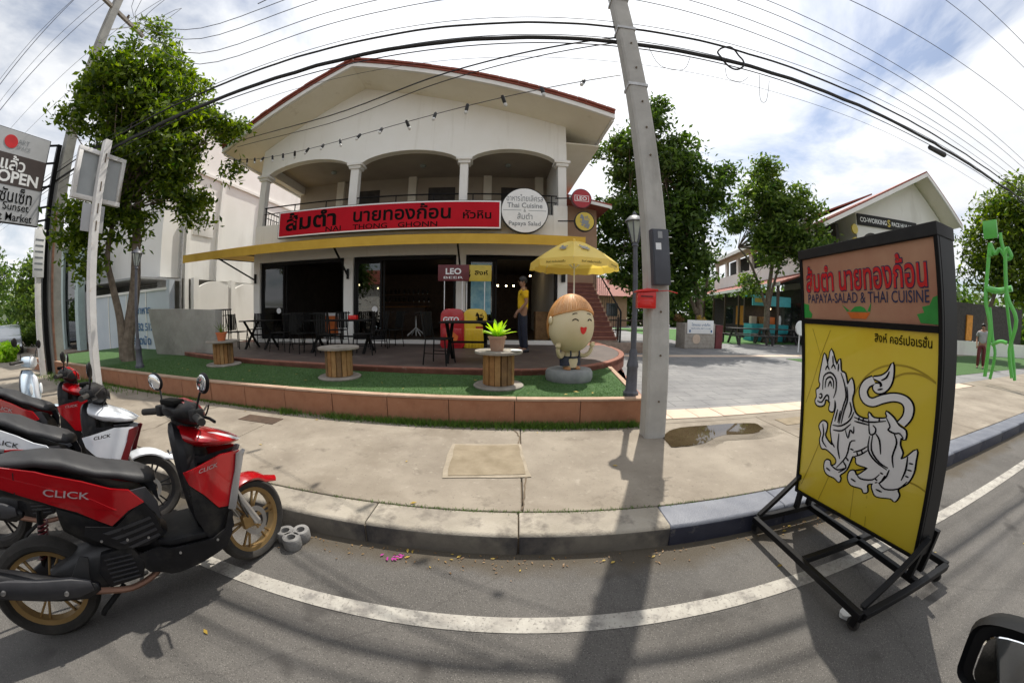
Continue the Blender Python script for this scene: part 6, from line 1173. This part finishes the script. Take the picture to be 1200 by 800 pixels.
place_scooter((-3.44, .42), (-2.6, 1.37), label='white scooter with dark wheels parked behind the nearest red one', main='scoot_white', rimm='dark_rim', accent='scoot_darkred', wordm='letter_black', lean=R_(-6), steer=R_(20), hcover='plastic')
place_scooter((-4.75, .72), (-3.9, 1.62), label='red scooter with grey trim parked behind the white scooter', main='scoot_red', rimm='gold_rim', lean=R_(-6), steer=R_(20), hcover='scoot_red')
# classic pale blue scooter, farthest
def classic(label, loc, heading):
    o = E('classic_scooter', label, 'scooter', loc, 0, 'scooters parked by the kerb'); o.rotation_euler = (R_(-6), 0, heading)
    wheel(o, (.11, 0, .235), 'steel', 5, 0, .05, False).scale = (.88,)*3; wheel(o, (1.32, 0, .235), 'steel', 5, R_(-15), .045).scale = (.88,)*3
    rg = []
    for z, w, x in ((.34, .17, 1.03), (.45, .2, 1.05), (.6, .23, 1.06), (.75, .22, 1.05), (.86, .17, 1.03), (.93, .08, 1.01)): rg.append([(x-.06*(t_*t_)-.0, t_*w, z) for t_ in np.linspace(-1, 1, 9)]+[(x+.03-.06*(t_*t_), t_*w, z) for t_ in np.linspace(1, -1, 9)])
    P('leg_shield', MB().loft(rg), 'scoot_blue', o, angle=60); P('shield_trim', MB().tube([r_[0] for r_ in rg]+[r_[8] for r_ in rg[::-1]], .012, 6), 'plastic_grey', o)
    P('horn_cover', MB().loft([sec(x, w, z0, z1) for x, w, z0, z1 in ((1.07, .05, .5, .88), (1.1, .045, .55, .86), (1.12, .02, .6, .82))]), 'scoot_white', o); P('side_lamp', MB().ell((1.09, -.13, .7), (.02, .03, .07), 10, 8), 'lens', o); P('side_lamp', MB().ell((1.09, .13, .7), (.02, .03, .07), 10, 8), 'lens', o)
    P('headset', MB().loft([sec(x, w, z0, z1, 18) for x, w, z0, z1 in ((.92, .08, 1.0, 1.06), (.97, .13, .97, 1.1), (1.03, .12, .96, 1.1), (1.08, .08, .97, 1.09))]), 'scoot_blue', o); P('headlight', MB().lathe([(.001, .05), (.06, .04), (.078, .0), (.07, -.02)], (1.06, 0, 1.03), 20, 'X'), 'lens', o); P('headlight_ring', MB().lathe([(.078, .0), (.086, .005), (.086, .015), (.076, .02)], (1.06, 0, 1.03), 20, 'X', False), 'steel', o)
    for s_ in (-1, 1):
        P('grip', MB().tube([(1.0, s_*.13, 1.03), (.94, s_*.32, 1.02)], .018, 8), 'rubber', o); P('brake_lever', MB().tube([(1.03, s_*.15, 1.02), (1.0, s_*.31, 1.0)], .007, 6), 'steel', o)
        mt_ = (1.0, s_*.3, 1.26); mr_ = P('mirror', MB().tube([(1.0, s_*.17, 1.05), (1.01, s_*.2, 1.17), mt_], .006, 6).ell(mt_, (.016, .06, .055), 14, 8), 'black_metal', o); P('mirror_glass', MB().ell((.986, s_*.3, 1.26), (.004, .052, .047), 12, 6), 'mirror', mr_)
    P('body', MB().loft([sec(x, w, z0, z1, 20, 2.4) for x, w, z0, z1 in ((-.22, .05, .5, .62), (-.12, .16, .4, .72), (.1, .22, .36, .76), (.35, .21, .38, .74), (.52, .15, .38, .68), (.62, .1, .36, .6))]), 'scoot_blue', o); P('floor', MB().loft([sec(x, .19, .3, .36, 16, 6) for x in (.55, .8, 1.04)]), 'plastic_grey', o)
    P('seat', MB().loft([sec(x, w, z0, z1, 18, 3) for x, w, z0, z1 in ((-.15, .08, .76, .8), (-.05, .13, .74, .84), (.2, .14, .73, .83), (.45, .12, .71, .8), (.56, .07, .7, .75))]), 'seat', o)
    P('front_mudguard', MB().loft([sec(1.32+.25*math.cos(a), .07, .235+.25*math.sin(a)-.012, .235+.25*math.sin(a)+.012, 10) for a in np.linspace(.3, 2.4, 10)]), 'scoot_blue', o); P('fork', MB().tube([(1.32, -.06, .235), (1.1, -.03, .55)], .025, 8), 'fork', o)
    return o
ra, fr_ = np.array((-6.55, .75)), np.array((-5.7, 1.6)); classic('pale blue classic scooter with round headset, farthest in the row', (ra[0], ra[1], 0), math.atan2(.85, .85))

# wing mirror of the car the picture is taken from
wm = E('wing_mirror', 'black car wing mirror at the bottom right edge reflecting the sky', 'mirror', (.86, -.01, .965), R_(8), rot=(R_(-12), R_(6), R_(10)))
rr_ = lambda s_, x: [(x, a*s_, b*s_*.66+.0) for a, b in [(.13*math.copysign(abs(math.cos(q))**.45, math.cos(q)), .11*math.copysign(abs(math.sin(q))**.45, math.sin(q))) for q in np.linspace(0, 6.283, 33)[:-1]]]
P('shell', MB().loft([rr_(.93, -.002), rr_(1., -.012), rr_(1.02, .02), rr_(.9, .07), rr_(.5, .1)]), 'black_frame', wm); P('glass', MB().loft([rr_(.76, -.015), rr_(.78, -.013)]), 'mirror', wm, smooth=False); P('arm', MB().loft([[(.02+a, y, -.06+b) for a, b in ((-.03, -.02), (.03, -.02), (.03, .02), (-.03, .02))] for y in (-.1, -.3)]), 'black_frame', wm, bevel=.005)
# ---------------------------------------------------------------- left background
wb = E('white_building', 'tall white blank-walled building behind the forked tree', 'building', (-13, 8.2, 0))
def L3(p): return (p[0]+13, p[1]-8.2, p[2])
P('upper_wall', MB().bb(-9, 0, .0, 16, 2.95, 9.4), 'white_bldg', wb, smooth=False); P('parapet', MB().bb(-9.1, .06, -.06, 16.1, 9.38, 9.6), 'white_bldg', wb, smooth=False)
P('string_course', MB().bb(-.02, .09, -.02, 16, 7.34, 7.46), 'white_bldg', wb, smooth=False); P('lower_wall', MB().bb(-7, -.03, 3.0, 16, .1, 2.95), 'white_bldg', wb, smooth=False)
for y in (1.2, 2.9, 5.6, 9): P('pilaster', MB().bb(0.002, .12, y-.1, y+.1, .1, 7.3), 'white_bldg', wb, smooth=False)
P('framed_panel', MB().bb(.0, .05, 1.45, 2.55, 4.75, 6.6), 'white_bldg', wb, bevel=.01); P('front_post', MB().bb(-.28, -.05, .05, .3, .1, 2.95), 'grey_bldg', wb, smooth=False); P('downpipe', MB().tube([(.1, .9, .3), (.1, .9, 5.2)], .05, 8), 'galv', wb)
for k in range(10): P('louvre', MB().bb(-6, -.4, .7, .74, 1.95+k*.1, 2.01+k*.1), 'slat_grey', wb, smooth=False)
P('dark_window', MB().bb(-4.6, -.6, .76, .8, 1.35, 1.95), 'car_glass', wb, smooth=False); P('lean_to_roof', MB().xz([(-8.5, 3.0), (.6, 2.85), (.6, 2.78), (-8.5, 2.9)], -1.2, .6), 'slat_grey', wb, smooth=False)
# arched garden wall between the buildings
gw = E('arched_wall', 'white boundary wall with arched panels beside the restaurant', 'wall', (-12.6, 9.6, 0), 0)
for k in range(4):
    y0 = k*2.1; P('wall_bay', MB().yz([(y0+.14, .1), (y0+2.0, .1), (y0+2.0, 2.6)]+[(y0+2.0-1.86*t_, 2.6+.28*math.sin(math.pi*t_)) for t_ in np.linspace(.1, .9, 8)]+[(y0+.14, 2.6)], -.05, .05), 'white_bldg', gw, smooth=False); P('wall_post', MB().bb(-.1, .1, y0-.13, y0+.135, .1, 2.95), 'white_bldg', gw, smooth=False)
gf = E('boundary_fence', 'short black railing between the concrete wall and the restaurant', 'fence', (-10.3, 9.2, .5))
P('rail', MB().bar((-1.3, 0, 1.15), (.35, 0, 1.15), .05).bar((-1.3, 0, .35), (.35, 0, .35), .05), 'black_metal', gf, smooth=False)
for k in range(13): P('bar', MB().bar((-1.25+k*.13, 0, .3), (-1.25+k*.13, 0, 1.15), .025), 'black_metal', gf, smooth=False)
cw = E('concrete_wall', 'low tapering grey concrete wall at the back left of the turf', 'wall', (0, 0, 0))
P('wall', MB().xz([(-9.95, .4), (-10.35, 1.72), (-9.0, 1.68), (-7.2, 1.6), (-7.2, .4)], 6.1, 6.35), 'wall_grey', cw, bevel=.01)
bw_ = E('hoarding', 'pale blue grey hoarding wall with blue lettering behind the forked tree', 'wall', (0, 6.95, 0))
P('panelling', MB().bb(-16.2, -10.6, 0, .12, .1, 2.3), 'blue_wall', bw_, smooth=False); P('coping', MB().bb(-16.3, -10.55, -.05, .17, 2.3, 2.38), 'white_paint', bw_, smooth=False); P('corner_post', MB().bb(-10.6, -10.4, -.04, .16, .1, 2.6), 'blue_wall', bw_, smooth=False)
for x in (-14.8, -13.3, -11.9): P('batten', MB().bb(x-.03, x+.03, -.02, -.002, .1, 2.3), 'white_paint', bw_, smooth=False)
for z, w_, s_ in ((1.75, 1.6, 'ร้านอาหาร'), (1.2, 1.9, 'โทร. 032 512'), (.75, 1.5, 'ตลาดนัด')): text('lettering', s_, w_, .3, 'blue_text', bw_, lambda a, b, z=z: (-12.4+a, -.025, z+b), .02)
gs = E('glass_shopfront', 'glass shopfront with pale green pillars behind the old power pole', 'building', (-19, 6.6, .1))
for x in (-3.4, -1.6, .2, 2.): P('pillar', MB().bb(x-.18, x+.18, -.1, .2, 0, 4.4), 'pale_pillar', gs, smooth=False)
for a, b in ((-3.2, -1.8), (-1.4, 0), (.4, 1.8)): f_ = P('window_frame', MB().bb(a, a+.06, 0, .06, .3, 4.2).bb(b-.06, b, 0, .06, .3, 4.2).bb(a+.06, b-.06, 0, .06, 2.2, 2.27).bb(a+.06, b-.06, 0, .06, .3, .36), 'black_frame', gs, smooth=False); P('pane', MB().bb(a+.06, b-.06, .02, .03, .36, 4.2), 'glass_dark', f_, smooth=False)
P('fascia', MB().bb(-3.8, 2.3, -.25, .4, 4.4, 5.1), 'white_bldg', gs, smooth=False); P('back_wall', MB().bb(-3.8, 2.3, 2.5, 2.7, 0, 4.4), 'grey_bldg', gs, smooth=False); P('step', MB().bb(-3.8, 2.3, -.7, 2.5, -.1, .22), 'brick_stone', gs, smooth=False)
def bush(name, label, loc, r, mleaf, seed, n=60, leaf=.09, cat='shrub'):
    o = E(name, label, cat, loc); rs_ = np.random.RandomState(seed); V_ = []; P('stem', MB().tube([(0, 0, -.05), (0, 0, r[2]*.8)], .05, 6), 'bark', o)
    for _ in range(n):
        d = rs_.normal(size=3); d /= np.linalg.norm(d); c = np.array((0, 0, r[2]))+d*np.array(r)*rs_.uniform(.6, 1); k = 50; p = c+rs_.normal(0, .14*max(r), (k, 3)); nr = rs_.normal(size=(k, 3))+np.array((0, 0, .6)); nr /= np.linalg.norm(nr, axis=1)[:, None]
        t1 = np.cross(nr, rs_.normal(size=(k, 3))); t1 /= np.linalg.norm(t1, axis=1)[:, None]; t2 = np.cross(nr, t1); V_.append(np.stack([p-t1*leaf, p+t2*leaf*.4, p+t1*leaf, p-t2*leaf*.4], 1))
    v = np.concatenate(V_).reshape(-1, 3); v[:, 2] = np.maximum(v[:, 2], .02); raw('crown', v, np.arange(len(v)).reshape(-1, 4), mleaf, o); return o
for i, (x, y, h, l) in enumerate(((-27, 8.5, 5.5, 'dense green roadside tree at the left edge below the market sign'), (-33, 5.2, 6.5, 'tall green roadside tree at the far left edge'), (-30, 12, 7.5, 'tall dark tree behind the roadside trees at the left'), (-24.5, 11.5, 5.5, 'green tree behind the glass shopfront'))):
    tree('roadside_tree', l, (x, y, .1), [([(0, 0, -.1), (.1, 0, h*.4), (0, .1, h*.75)], .18, .05)], [((0, 0, h*.62), (2.1, 2.1, h*.3)), ((.8, -.6, h*.45), (1.6, 1.6, h*.22)), ((-.8, .5, h*.8), (1.4, 1.4, h*.2))], 210, 40, .16, ('leaf_c', 'leaf_b')[i % 2], 40+i, 'roadside trees at the left', spread=.8)
bush('clipped_bush', 'round clipped light green bush beside the parked car', (-24, 6.9, .3), (.9, .9, .55), 'leaf_c', 50, 90); bush('yellow_bush', 'spiky yellow green plant behind the classic scooter', (-18.5, 3.95, .1), (.5, .4, .35), 'fern', 51, 18, .16, 'plant')
def make_car(label, loc, rz, paint):
    car = E('parked_car', label, 'car', loc, rz); pf = [(-2.05, .35), (2.05, .35), (2.1, .6), (1.95, .82), (1.1, .92), (.5, 1.38), (-.9, 1.42), (-1.75, 1.0), (-2.05, .9), (-2.12, .6)]
    P('body', MB().xz(smooth_pts(pf, 2, True), -.84, .84), paint, car, bevel=.09, seg=3)
    for y in (-.846, .846): P('window_glass', MB().xz([(.95, .93), (.46, 1.32), (-.85, 1.36), (-1.45, 1.0)], y-.003, y+.003), 'car_glass', car, smooth=False)
    P('windscreen', MB().add([(1.12, -.66, .95), (1.12, .66, .95), (.56, .58, 1.37), (.56, -.58, 1.37)], [(0, 1, 2, 3)]), 'car_glass', car, smooth=False)
    for x in (-1.3, 1.3):
        for y in (-.8, .8): w_ = P('wheel', MB().lathe([(.2, -.1), (.3, -.1), (.32, -.06), (.32, .06), (.3, .1), (.2, .1)], (x, y, .32), 24, 'Y'), 'rubber', car); P('rim', MB().lathe([(.001, -.11), (.19, -.105), (.2, .105), (.001, .11)], (x, y, .32), 20, 'Y'), 'steel', w_)
    for y in (-.6, .6): P('headlight', MB().ell((2.02, y, .74), (.08, .18, .08), 10, 8), 'lens', car)
    return car
make_car('silver hatchback parked at the far left edge', (-24.5, 5.2, .02), R_(168), 'car_silver')
make_car('dark car at the roadside that carries the wing mirror, reflected in it', (.1, -1.2, 0), 0, 'car_glass')

# ---------------------------------------------------------------- right background: courtyard
d0 = np.array((15.0, 16.0)); d1 = np.array((19.7, 34.5)); hb_ = math.atan2(d1[1]-d0[1], d1[0]-d0[0])
cb = E('courtyard_block', 'white two storey block with red lean-to roof behind the picnic tables', 'building', (d0[0], d0[1], 0), hb_)   # local x along the wall away from the camera, -y to the right
Lc = 19.
P('lean_to_roof', MB().yz([(.1, 3.65), (-2.4, 4.5), (-2.4, 4.4), (.1, 3.55)], -.5, Lc), 'roof_red', cb, smooth=False); P('lean_to_fascia', MB().bb(-.5, Lc, .1, .14, 3.45, 3.66), 'white_paint', cb, smooth=False)
P('ground_wall', MB().bb(-.3, Lc, -2.6, -2.4, .1, 3.5), 'dark_room', cb, smooth=False); P('upper_wall', MB().bb(0, Lc, -2.7, -2.5, 4.3, 5.6).bb(0, Lc, -2.7, -2.5, 7.0, 7.6), 'white_bldg', cb, smooth=False); P('upper_back', MB().bb(0, Lc, -4.6, -4.4, 4.3, 7.6), 'dark_room', cb, smooth=False)
for k in range(7): P('upper_pier', MB().bb(k*3-.0, k*3+.5, -2.72, -2.48, 5.6, 7.0), 'white_bldg', cb, smooth=False)
for k in range(7): P('post', MB().bb(k*3, k*3+.14, -.15, -.01, .1, 3.5), 'dark_wood', cb, smooth=False)
P('main_roof', MB().yz([(-1.6, 7.4), (-7, 9.6), (-7, 9.5), (-1.6, 7.3)], -.8, Lc), 'roof_red', cb, smooth=False); P('main_fascia', MB().bb(-.8, Lc, -1.62, -1.56, 7.12, 7.4), 'white_paint', cb, smooth=False)
for k in range(5): P('shop_window', MB().bb(1+k*3, 3.2+k*3, -2.395, -2.38, .9, 2.6), ('car_glass', 'teal', 'car_glass', 'orange_far', 'car_glass')[k], cb, smooth=False)
# co-working building
q0 = np.array((20.2, 14.)); q1 = np.array((25.1, 12.6)); hc_ = math.atan2(q1[1]-q0[1], q1[0]-q0[0])
kb = E('coworking_building', 'white gabled building with black CO-WORKING SPACE board', 'building', (q0[0], q0[1], 0), hc_)
zb = lambda px, py: None
AP = (5.5, 11.3); LE = (-3.6, 6.95); RE = (8.5, 8.3)
P('wall', MB().xz([(0, .1), (8, .1), (8, 8.4), (AP[0], 10.9), (0, 8.35)], 0, .3), 'white_bldg', kb, smooth=False)
P('side_wall', MB().bb(0, .3, .3, 10, .1, 8.4), 'white_bldg', kb, smooth=False)
rk = P('roof', MB().xz([LE, AP, RE, (RE[0], RE[1]-.1), (AP[0], AP[1]-.1), (LE[0], LE[1]-.1)], -1.3, 10), 'roof_red', kb, smooth=False)
P('soffit', MB().xz([(LE[0]+.1, LE[1]-.105), (AP[0], AP[1]-.105), (RE[0]-.1, RE[1]-.105), (RE[0]-.1, RE[1]-.2), (AP[0], AP[1]-.2), (LE[0]+.1, LE[1]-.2)], -1.2, 9.8), 'soffit', rk, smooth=False); P('fascia', MB().xz([(LE[0], LE[1]-.102), (AP[0], AP[1]-.102), (RE[0], RE[1]-.102), (RE[0], RE[1]-.36), (AP[0], AP[1]-.36), (LE[0], LE[1]-.36)], -1.31, -1.22), 'white_paint', rk, smooth=False)
for x0 in (.35, 2.5, 4.65, 6.8): P('arched_opening', MB().xz([(x0, 5.2), (x0+1.75, 5.2), (x0+1.75, 6.55)]+[(x0+1.75-1.75*t_, 6.55+.55*math.sin(math.pi*t_)**.7) for t_ in np.linspace(.1, .9, 8)]+[(x0, 6.55)], -.012, .05), 'dark_room', kb, smooth=False)
bo_ = E('coworking_board', 'black signboard reading CO-WORKING SPACE HUA HIN on the far gable', 'sign', (q0[0], q0[1], 0), hc_)
P('board', MB().bb(.05, 5.2, -.12, -.03, 7.48, 8.17), 'black_matte', bo_, bevel=.02)
text('lettering', 'CO-WORKING', 2.2, .3, 'sign_white', bo_, lambda a, b: (1.35+a, -.125, 7.82+b), .02); text('lettering', 'S', .26, .46, 'gold_logo', bo_, lambda a, b: (2.65+a, -.125, 7.82+b), .03); text('lettering', 'PACE HUA HIN', 2.0, .26, 'sign_white', bo_, lambda a, b: (3.9+a, -.125, 7.82+b), .02)
for z in (6.3, 7.1): o = tag(P('round_plate', MB().lathe([(.001, -.05), (.3, -.05), (.3, .05), (.001, .05)], (q0[0]-.5, q0[1]-.2, z), 20, 'Y'), 'gold_logo'), 'pale round hanging plate beside the far white gable, %s one' % ('lower' if z < 7 else 'upper'), 'sign')
# picnic tables
def picnic(label, loc, rz):
    o = E('picnic_table', label, 'table', loc, rz, 'dark picnic tables on the far turf')
    for k in range(4): P('top_plank', MB().bb(-1.2, 1.2, -.36+k*.18, -.19+k*.18, .78, .83), 'dark_bench', o, bevel=.005, seg=1)
    for s_ in (-1, 1):
        for k in range(2): P('bench_plank', MB().bb(-1.2, 1.2, s_*.85-.17+k*.17, s_*.85-.01+k*.17, .46, .5), 'dark_bench', o, bevel=.005, seg=1)
        P('leg', MB().bar((s_*.9, -.55, 0), (s_*.9, -.1, .78), .1, .08), 'dark_bench', o, smooth=False); P('leg', MB().bar((s_*.9, .55, 0), (s_*.9, .1, .78), .1, .08), 'dark_bench', o, smooth=False); P('cross_beam', MB().bar((s_*.9, -1.0, .42), (s_*.9, 1.0, .42), .08), 'dark_bench', o, smooth=False)
        for t_ in (-1, 1): P('bench_leg', MB().bar((s_*1.05, t_*.85, 0), (s_*1.05, t_*.85, .46), .09), 'dark_bench', o, smooth=False)
    return o
picnic('dark wooden picnic table left of the teal kiosk', (12.2, 15.2, .16), R_(-5)); picnic('dark wooden picnic table in front of the teal kiosk', (14.9, 15.6, .16), R_(-5)); picnic('dark wooden picnic table partly hidden behind the billboard', (17.6, 15.7, .16), R_(-8))
# notice cart
nc = E('notice_cart', 'pale wooden cart with a white notice at the plaza edge', 'cart', (7.6, 13.0, .155), R_(4))
P('box', MB().bb(-.78, .78, -.35, .35, .0, 1.05), 'cart_wood', nc, bevel=.01); P('notice', MB().bb(-.68, .66, -.385, -.355, .62, 1.18), 'sign_white', nc, bevel=.01); text('lettering', 'โรงแรม มาร์เก็ต', .95, .12, 'blue_text', nc, lambda a, b: (a, -.388, 1.0+b), .01); text('lettering', 'HUA HIN ART CLUB', 1.0, .06, 'blue_text', nc, lambda a, b: (a, -.388, .84+b))
for s_ in (-.55, .55): P('figure_print', MB().bb(s_-.04, s_+.04, -.388, -.3855, .68, .78), 'blue_text', nc, smooth=False)
for k in range(4): P('plank', MB().bb(-.77, .77, -.368, -.352, .05+k*.14, .175+k*.14), 'cart_wood', nc, smooth=False)
ov = P('oval_badge', MB().lathe([(.001, -.01), (.2, -.01), (.2, 0)], (-.2, -.37, .4), 20, 'Y'), 'tile_pink', nc)
for i, (x, y) in enumerate(((6.9, 13.3), (7.3, 13.4), (8.0, 13.3))): bush('potted_shrub', ('brown dry flower pot on the left of the notice cart', 'round basket plant in the middle of the notice cart', 'small plant at the right of the notice cart')[i], (x, 13.25, 1.2), (.22, .2, .15), ('litter_brown', 'leaf_c', 'litter')[i], 60+i, 14, .05, 'plant')
ct = E('side_table', 'white topped stand between the pole and the notice cart', 'table', (5.9, 13.0, .155)); P('table_top', MB().bb(-.4, .3, -.3, .3, .9, .95), 'sign_white', ct, smooth=False)
for s_ in (-.36, .26): P('leg', MB().bb(s_-.03, s_+.03, -.28, -.22, 0, .9), 'sign_white', ct, smooth=False)
P('crate', MB().bb(-.38, .28, -.1, .28, .05, .85), 'dark_wood', ct, smooth=False); P('red_end', MB().bb(2.55, 2.9, -.3, .3, 0, 1.0), 'dark_red', ct, smooth=False)
# teal kiosk
kk = E('teal_kiosk', 'teal food kiosk with a lit counter under the courtyard trees', 'kiosk', (15.5, 17.6, .15), R_(-8))
P('counter', MB().bb(-1.3, 1.5, -.5, .5, 0, 1.05), 'teal', kk, bevel=.02); P('canopy', MB().bb(-1.35, 1.55, -.6, -.5, 2.15, 2.75), 'teal_light', kk, bevel=.02); P('back', MB().bb(-1.3, 1.5, .5, .6, 1.05, 2.7), 'dark_wood', kk, smooth=False); P('roof', MB().bb(-1.35, 1.55, -.5, .65, 2.7, 2.78), 'teal', kk, smooth=False); P('banner', MB().bb(-1.2, -.2, -.62, -.605, 2.35, 2.6), 'gold_logo', kk, smooth=False)
P('lamp', MB().ell((.2, -.2, 2.0), (.06, .06, .06), 10, 8), 'bulb_lit', kk); P('white_jar', MB().lathe([(.12, 1.05), (.14, 1.4), (.1, 1.6), (.001, 1.62)], (1.1, 0, 0), 14), 'sign_white', kk)
for x, m_ in ((-.9, 'tile_pink'), (-.3, 'wood_slat'), (.5, 'salad_orange')): P('display', MB().bb(x-.2, x+.2, -.1, .2, 1.052, 1.5), m_, kk, bevel=.03)
ds = tag(P('disc_sign', MB().lathe([(.001, -.03), (.32, -.03), (.32, .03), (.001, .03)], (12.3, 11.5, 1.2), 20, 'Y').tube([(12.3, 11.56, .15), (12.3, 11.56, 1.2)], .03, 6), 'sign_white'), 'white disc sign on a stick peeking out left of the billboard', 'sign')
# green metal giant chair sculpture
gc = E('green_chair_sculpture', 'tall spindly bright green giant chair sculpture beside the pavement', 'sculpture', (0, 0, 0))
GX_ = 12.6
def gcp(px, py, dx=0.): q = GX(px, py, GX_+dx); return q
def tb_(pts, r_, name): P(name, MB().tube(smooth_pts([gcp(*p) for p in pts], 4), r_, 8), 'green_paint', gc)
tb_([(1154, 441), (1158, 410), (1160, 380), (1155, 350), (1158, 310), (1160, 285)], .055, 'leg'); tb_([(1160, 444, .3), (1166, 415, .3), (1163, 395, .3), (1160, 360, .3)], .045, 'leg'); tb_([(1186, 443, -.2), (1183, 410, -.2), (1191, 375, -.2), (1180, 345, -.2), (1178, 300, -.2), (1181, 290, -.2)], .055, 'leg'); tb_([(1189, 446, .2), (1187, 415, .2), (1184, 390, .2), (1178, 345, .2)], .045, 'leg')
tb_([(1157, 338), (1170, 341), (1186, 338)], .085, 'seat'); tb_([(1160, 285), (1166, 297), (1172, 292), (1180, 303), (1185, 300), (1180, 290)], .06, 'back_curl'); tb_([(1162, 404), (1172, 400), (1180, 402)], .05, 'stretcher'); tb_([(1161, 290), (1160, 300)], .08, 'back_post')
a_, b_ = gcp(1152, 266), gcp(1169, 272); P('flag_plate', MB().bb(GX_-.04, GX_+.04, min(a_[1], b_[1]), max(a_[1], b_[1]), min(a_[2], b_[2])-.15, max(a_[2], b_[2])+.15), 'green_paint', gc, bevel=.02); tb_([(1172, 273), (1174, 285), (1178, 300)], .05, 'back_post')
# far right: tree, shrubs, shops, person
b3 = (24., 7.6, .15)
def rel3(px, py): return rel(px, py, b=b3, dist=25.2)
tree('street_tree', 'leafy tree at the right edge behind the green sculpture', b3, [([(0, 0, -.1), (0, 0, 2.2), rel3(1180, 300)], .2, .06)], [(rel3(1165, 258), (1.1, 1.1, 1.1)), (rel3(1190, 270), (1.5, 1.5, 1.6)), (rel3(1150, 290), (1.1, 1.1, 1.)), (rel3(1185, 310), (1.6, 1.6, 1.3)), (rel3(1145, 320), (1., 1., .8)), (rel3(1205, 240), (1.6, 1.6, 1.4)), (rel3(1200, 320), (1.5, 1.5, 1.5))], 330, 44, .15, 'leaf_a', 24, spread=.7)
fsb = E('far_shop', 'low orange and red shopfront far behind the green sculpture', 'building', (27, 12.5, .1), R_(-22)); P('wall', MB().bb(-2, 10, 0, 3, 0, 3.4), 'dark_room', fsb, smooth=False); P('red_letter_sign', MB().bb(-1, 1.6, -.2, -.05, 2.5, 3.6), 'red_far', fsb, smooth=False)
for k in (0, 2): P('orange_panel', MB().bb(1.8+k*.9, 2.4+k*.9, -.12, -.02, .9, 2.6), 'orange_far', fsb, smooth=False)
P('low_wall', MB().bb(-3, 10, -2.2, -2., 0, .9), 'white_bldg', fsb, smooth=False)
S('right_turf', MB().bb(9.5, 40, 5.2, 9.5, .1, .162), 'turf', smooth=False)
person('person in a grey shirt standing behind the green sculpture', (18.2, 5.9, .16), R_(20), 'shirt_grey', 'dark_red', 1.0)
lw = tag(P('low_plinth', MB().bb(15.5, 16.1, 6.6, 7.2, .15, .75), 'white_bldg', bevel=.02), 'small white plinth on the grass right of the billboard', 'plinth')
# across the street, behind the camera (seen only as reflections)
for i, (x, y) in enumerate(((-14, -14), (-4, -15), (9, -14.5))): tree('opposite_tree', ('leafy tree across the street, left', 'leafy tree across the street, middle', 'leafy tree across the street, right')[i], (x, y, 0), [([(0, 0, -.1), (0, 0, 2.5), (.2, 0, 4)], .18, .06)], [((0, 0, 4.6), (2.4, 2.2, 1.9)), ((1, .5, 5.8), (1.5, 1.5, 1.2))], 120, 34, .22, 'leaf_b', 80 + i, 'trees across the street', spread=.9)
ob = E('opposite_house', 'white house with a red roof across the street', 'building', (-7, -24, 0)); P('wall', MB().bb(-9, 14, -4, 0, 0, 5), 'white_bldg', ob, smooth=False); P('roof', MB().yz([(.8, 4.9), (-2, 7), (-5, 4.9)], -9.5, 14.5), 'roof_red', ob, smooth=False)

# distant greenery and roofs that close the view between the buildings
rs_ = np.random.RandomState(99); V_ = []
for (x0, x1, y0, y1, h, n) in ((-90, -30, 14, 26, 6.5, 260), (-110, -38, 4.5, 9, 5., 150), (-110, -40, -18, -11, 5., 120), (4, 40, 36, 42, 6.5, 330), (38, 70, 8, 30, 6., 260), (40, 110, 4.5, 9, 5., 150), (40, 110, -18, -11, 5., 120)):
    for _ in range(n):
        c = np.array((rs_.uniform(x0, x1), rs_.uniform(y0, y1), rs_.uniform(.3, h)*rs_.uniform(.6, 1))); k = 34; p = c+rs_.normal(0, .75, (k, 3)); p[:, 2] = np.maximum(p[:, 2], .05); nr = rs_.normal(size=(k, 3))+np.array((0, 0, .6)); nr /= np.linalg.norm(nr, axis=1)[:, None]
        t1 = np.cross(nr, rs_.normal(size=(k, 3))); t1 /= np.linalg.norm(t1, axis=1)[:, None]; t2 = np.cross(nr, t1); V_.append(np.stack([p-t1*.4, p+t2*.2, p+t1*.4, p-t2*.2], 1))
v = np.concatenate(V_).reshape(-1, 3); tag(raw('distant_trees', v, np.arange(len(v)).reshape(-1, 4), 'leaf_b'), kind='stuff')
hs = E('distant_house', 'pale house with a red roof at the far end of the plaza', 'building', (7.2, 33, 0)); P('wall', MB().bb(-4, 4, 0, 4, 0, 3.4), 'peach', hs, smooth=False); P('roof', MB().yz([(-.9, 3.2), (2, 5.2), (4.9, 3.2)], -4.6, 4.6), 'roof_red', hs, smooth=False)
for x in (-2.4, 0, 2.4): P('window', MB().bb(x-.6, x+.6, -.03, .01, 1.2, 2.5), 'car_glass', hs, smooth=False)
pf_ = E('plaza_fence', 'dark wooden railing at the back of the plaza behind the stairs', 'fence', (5.3, 16.5, .15)); P('rail', MB().bar((-2.6, 0, 1.0), (2.2, 0, 1.0), .12, .08), 'dark_wood', pf_, smooth=False); P('rail', MB().bar((-2.6, 0, .5), (2.2, 0, .5), .1, .06), 'dark_wood', pf_, smooth=False)
for k in range(7): P('post', MB().bb(-2.62+k*.8, -2.5+k*.8, -.05, .05, 0, 1.15), 'dark_wood', pf_, smooth=False)
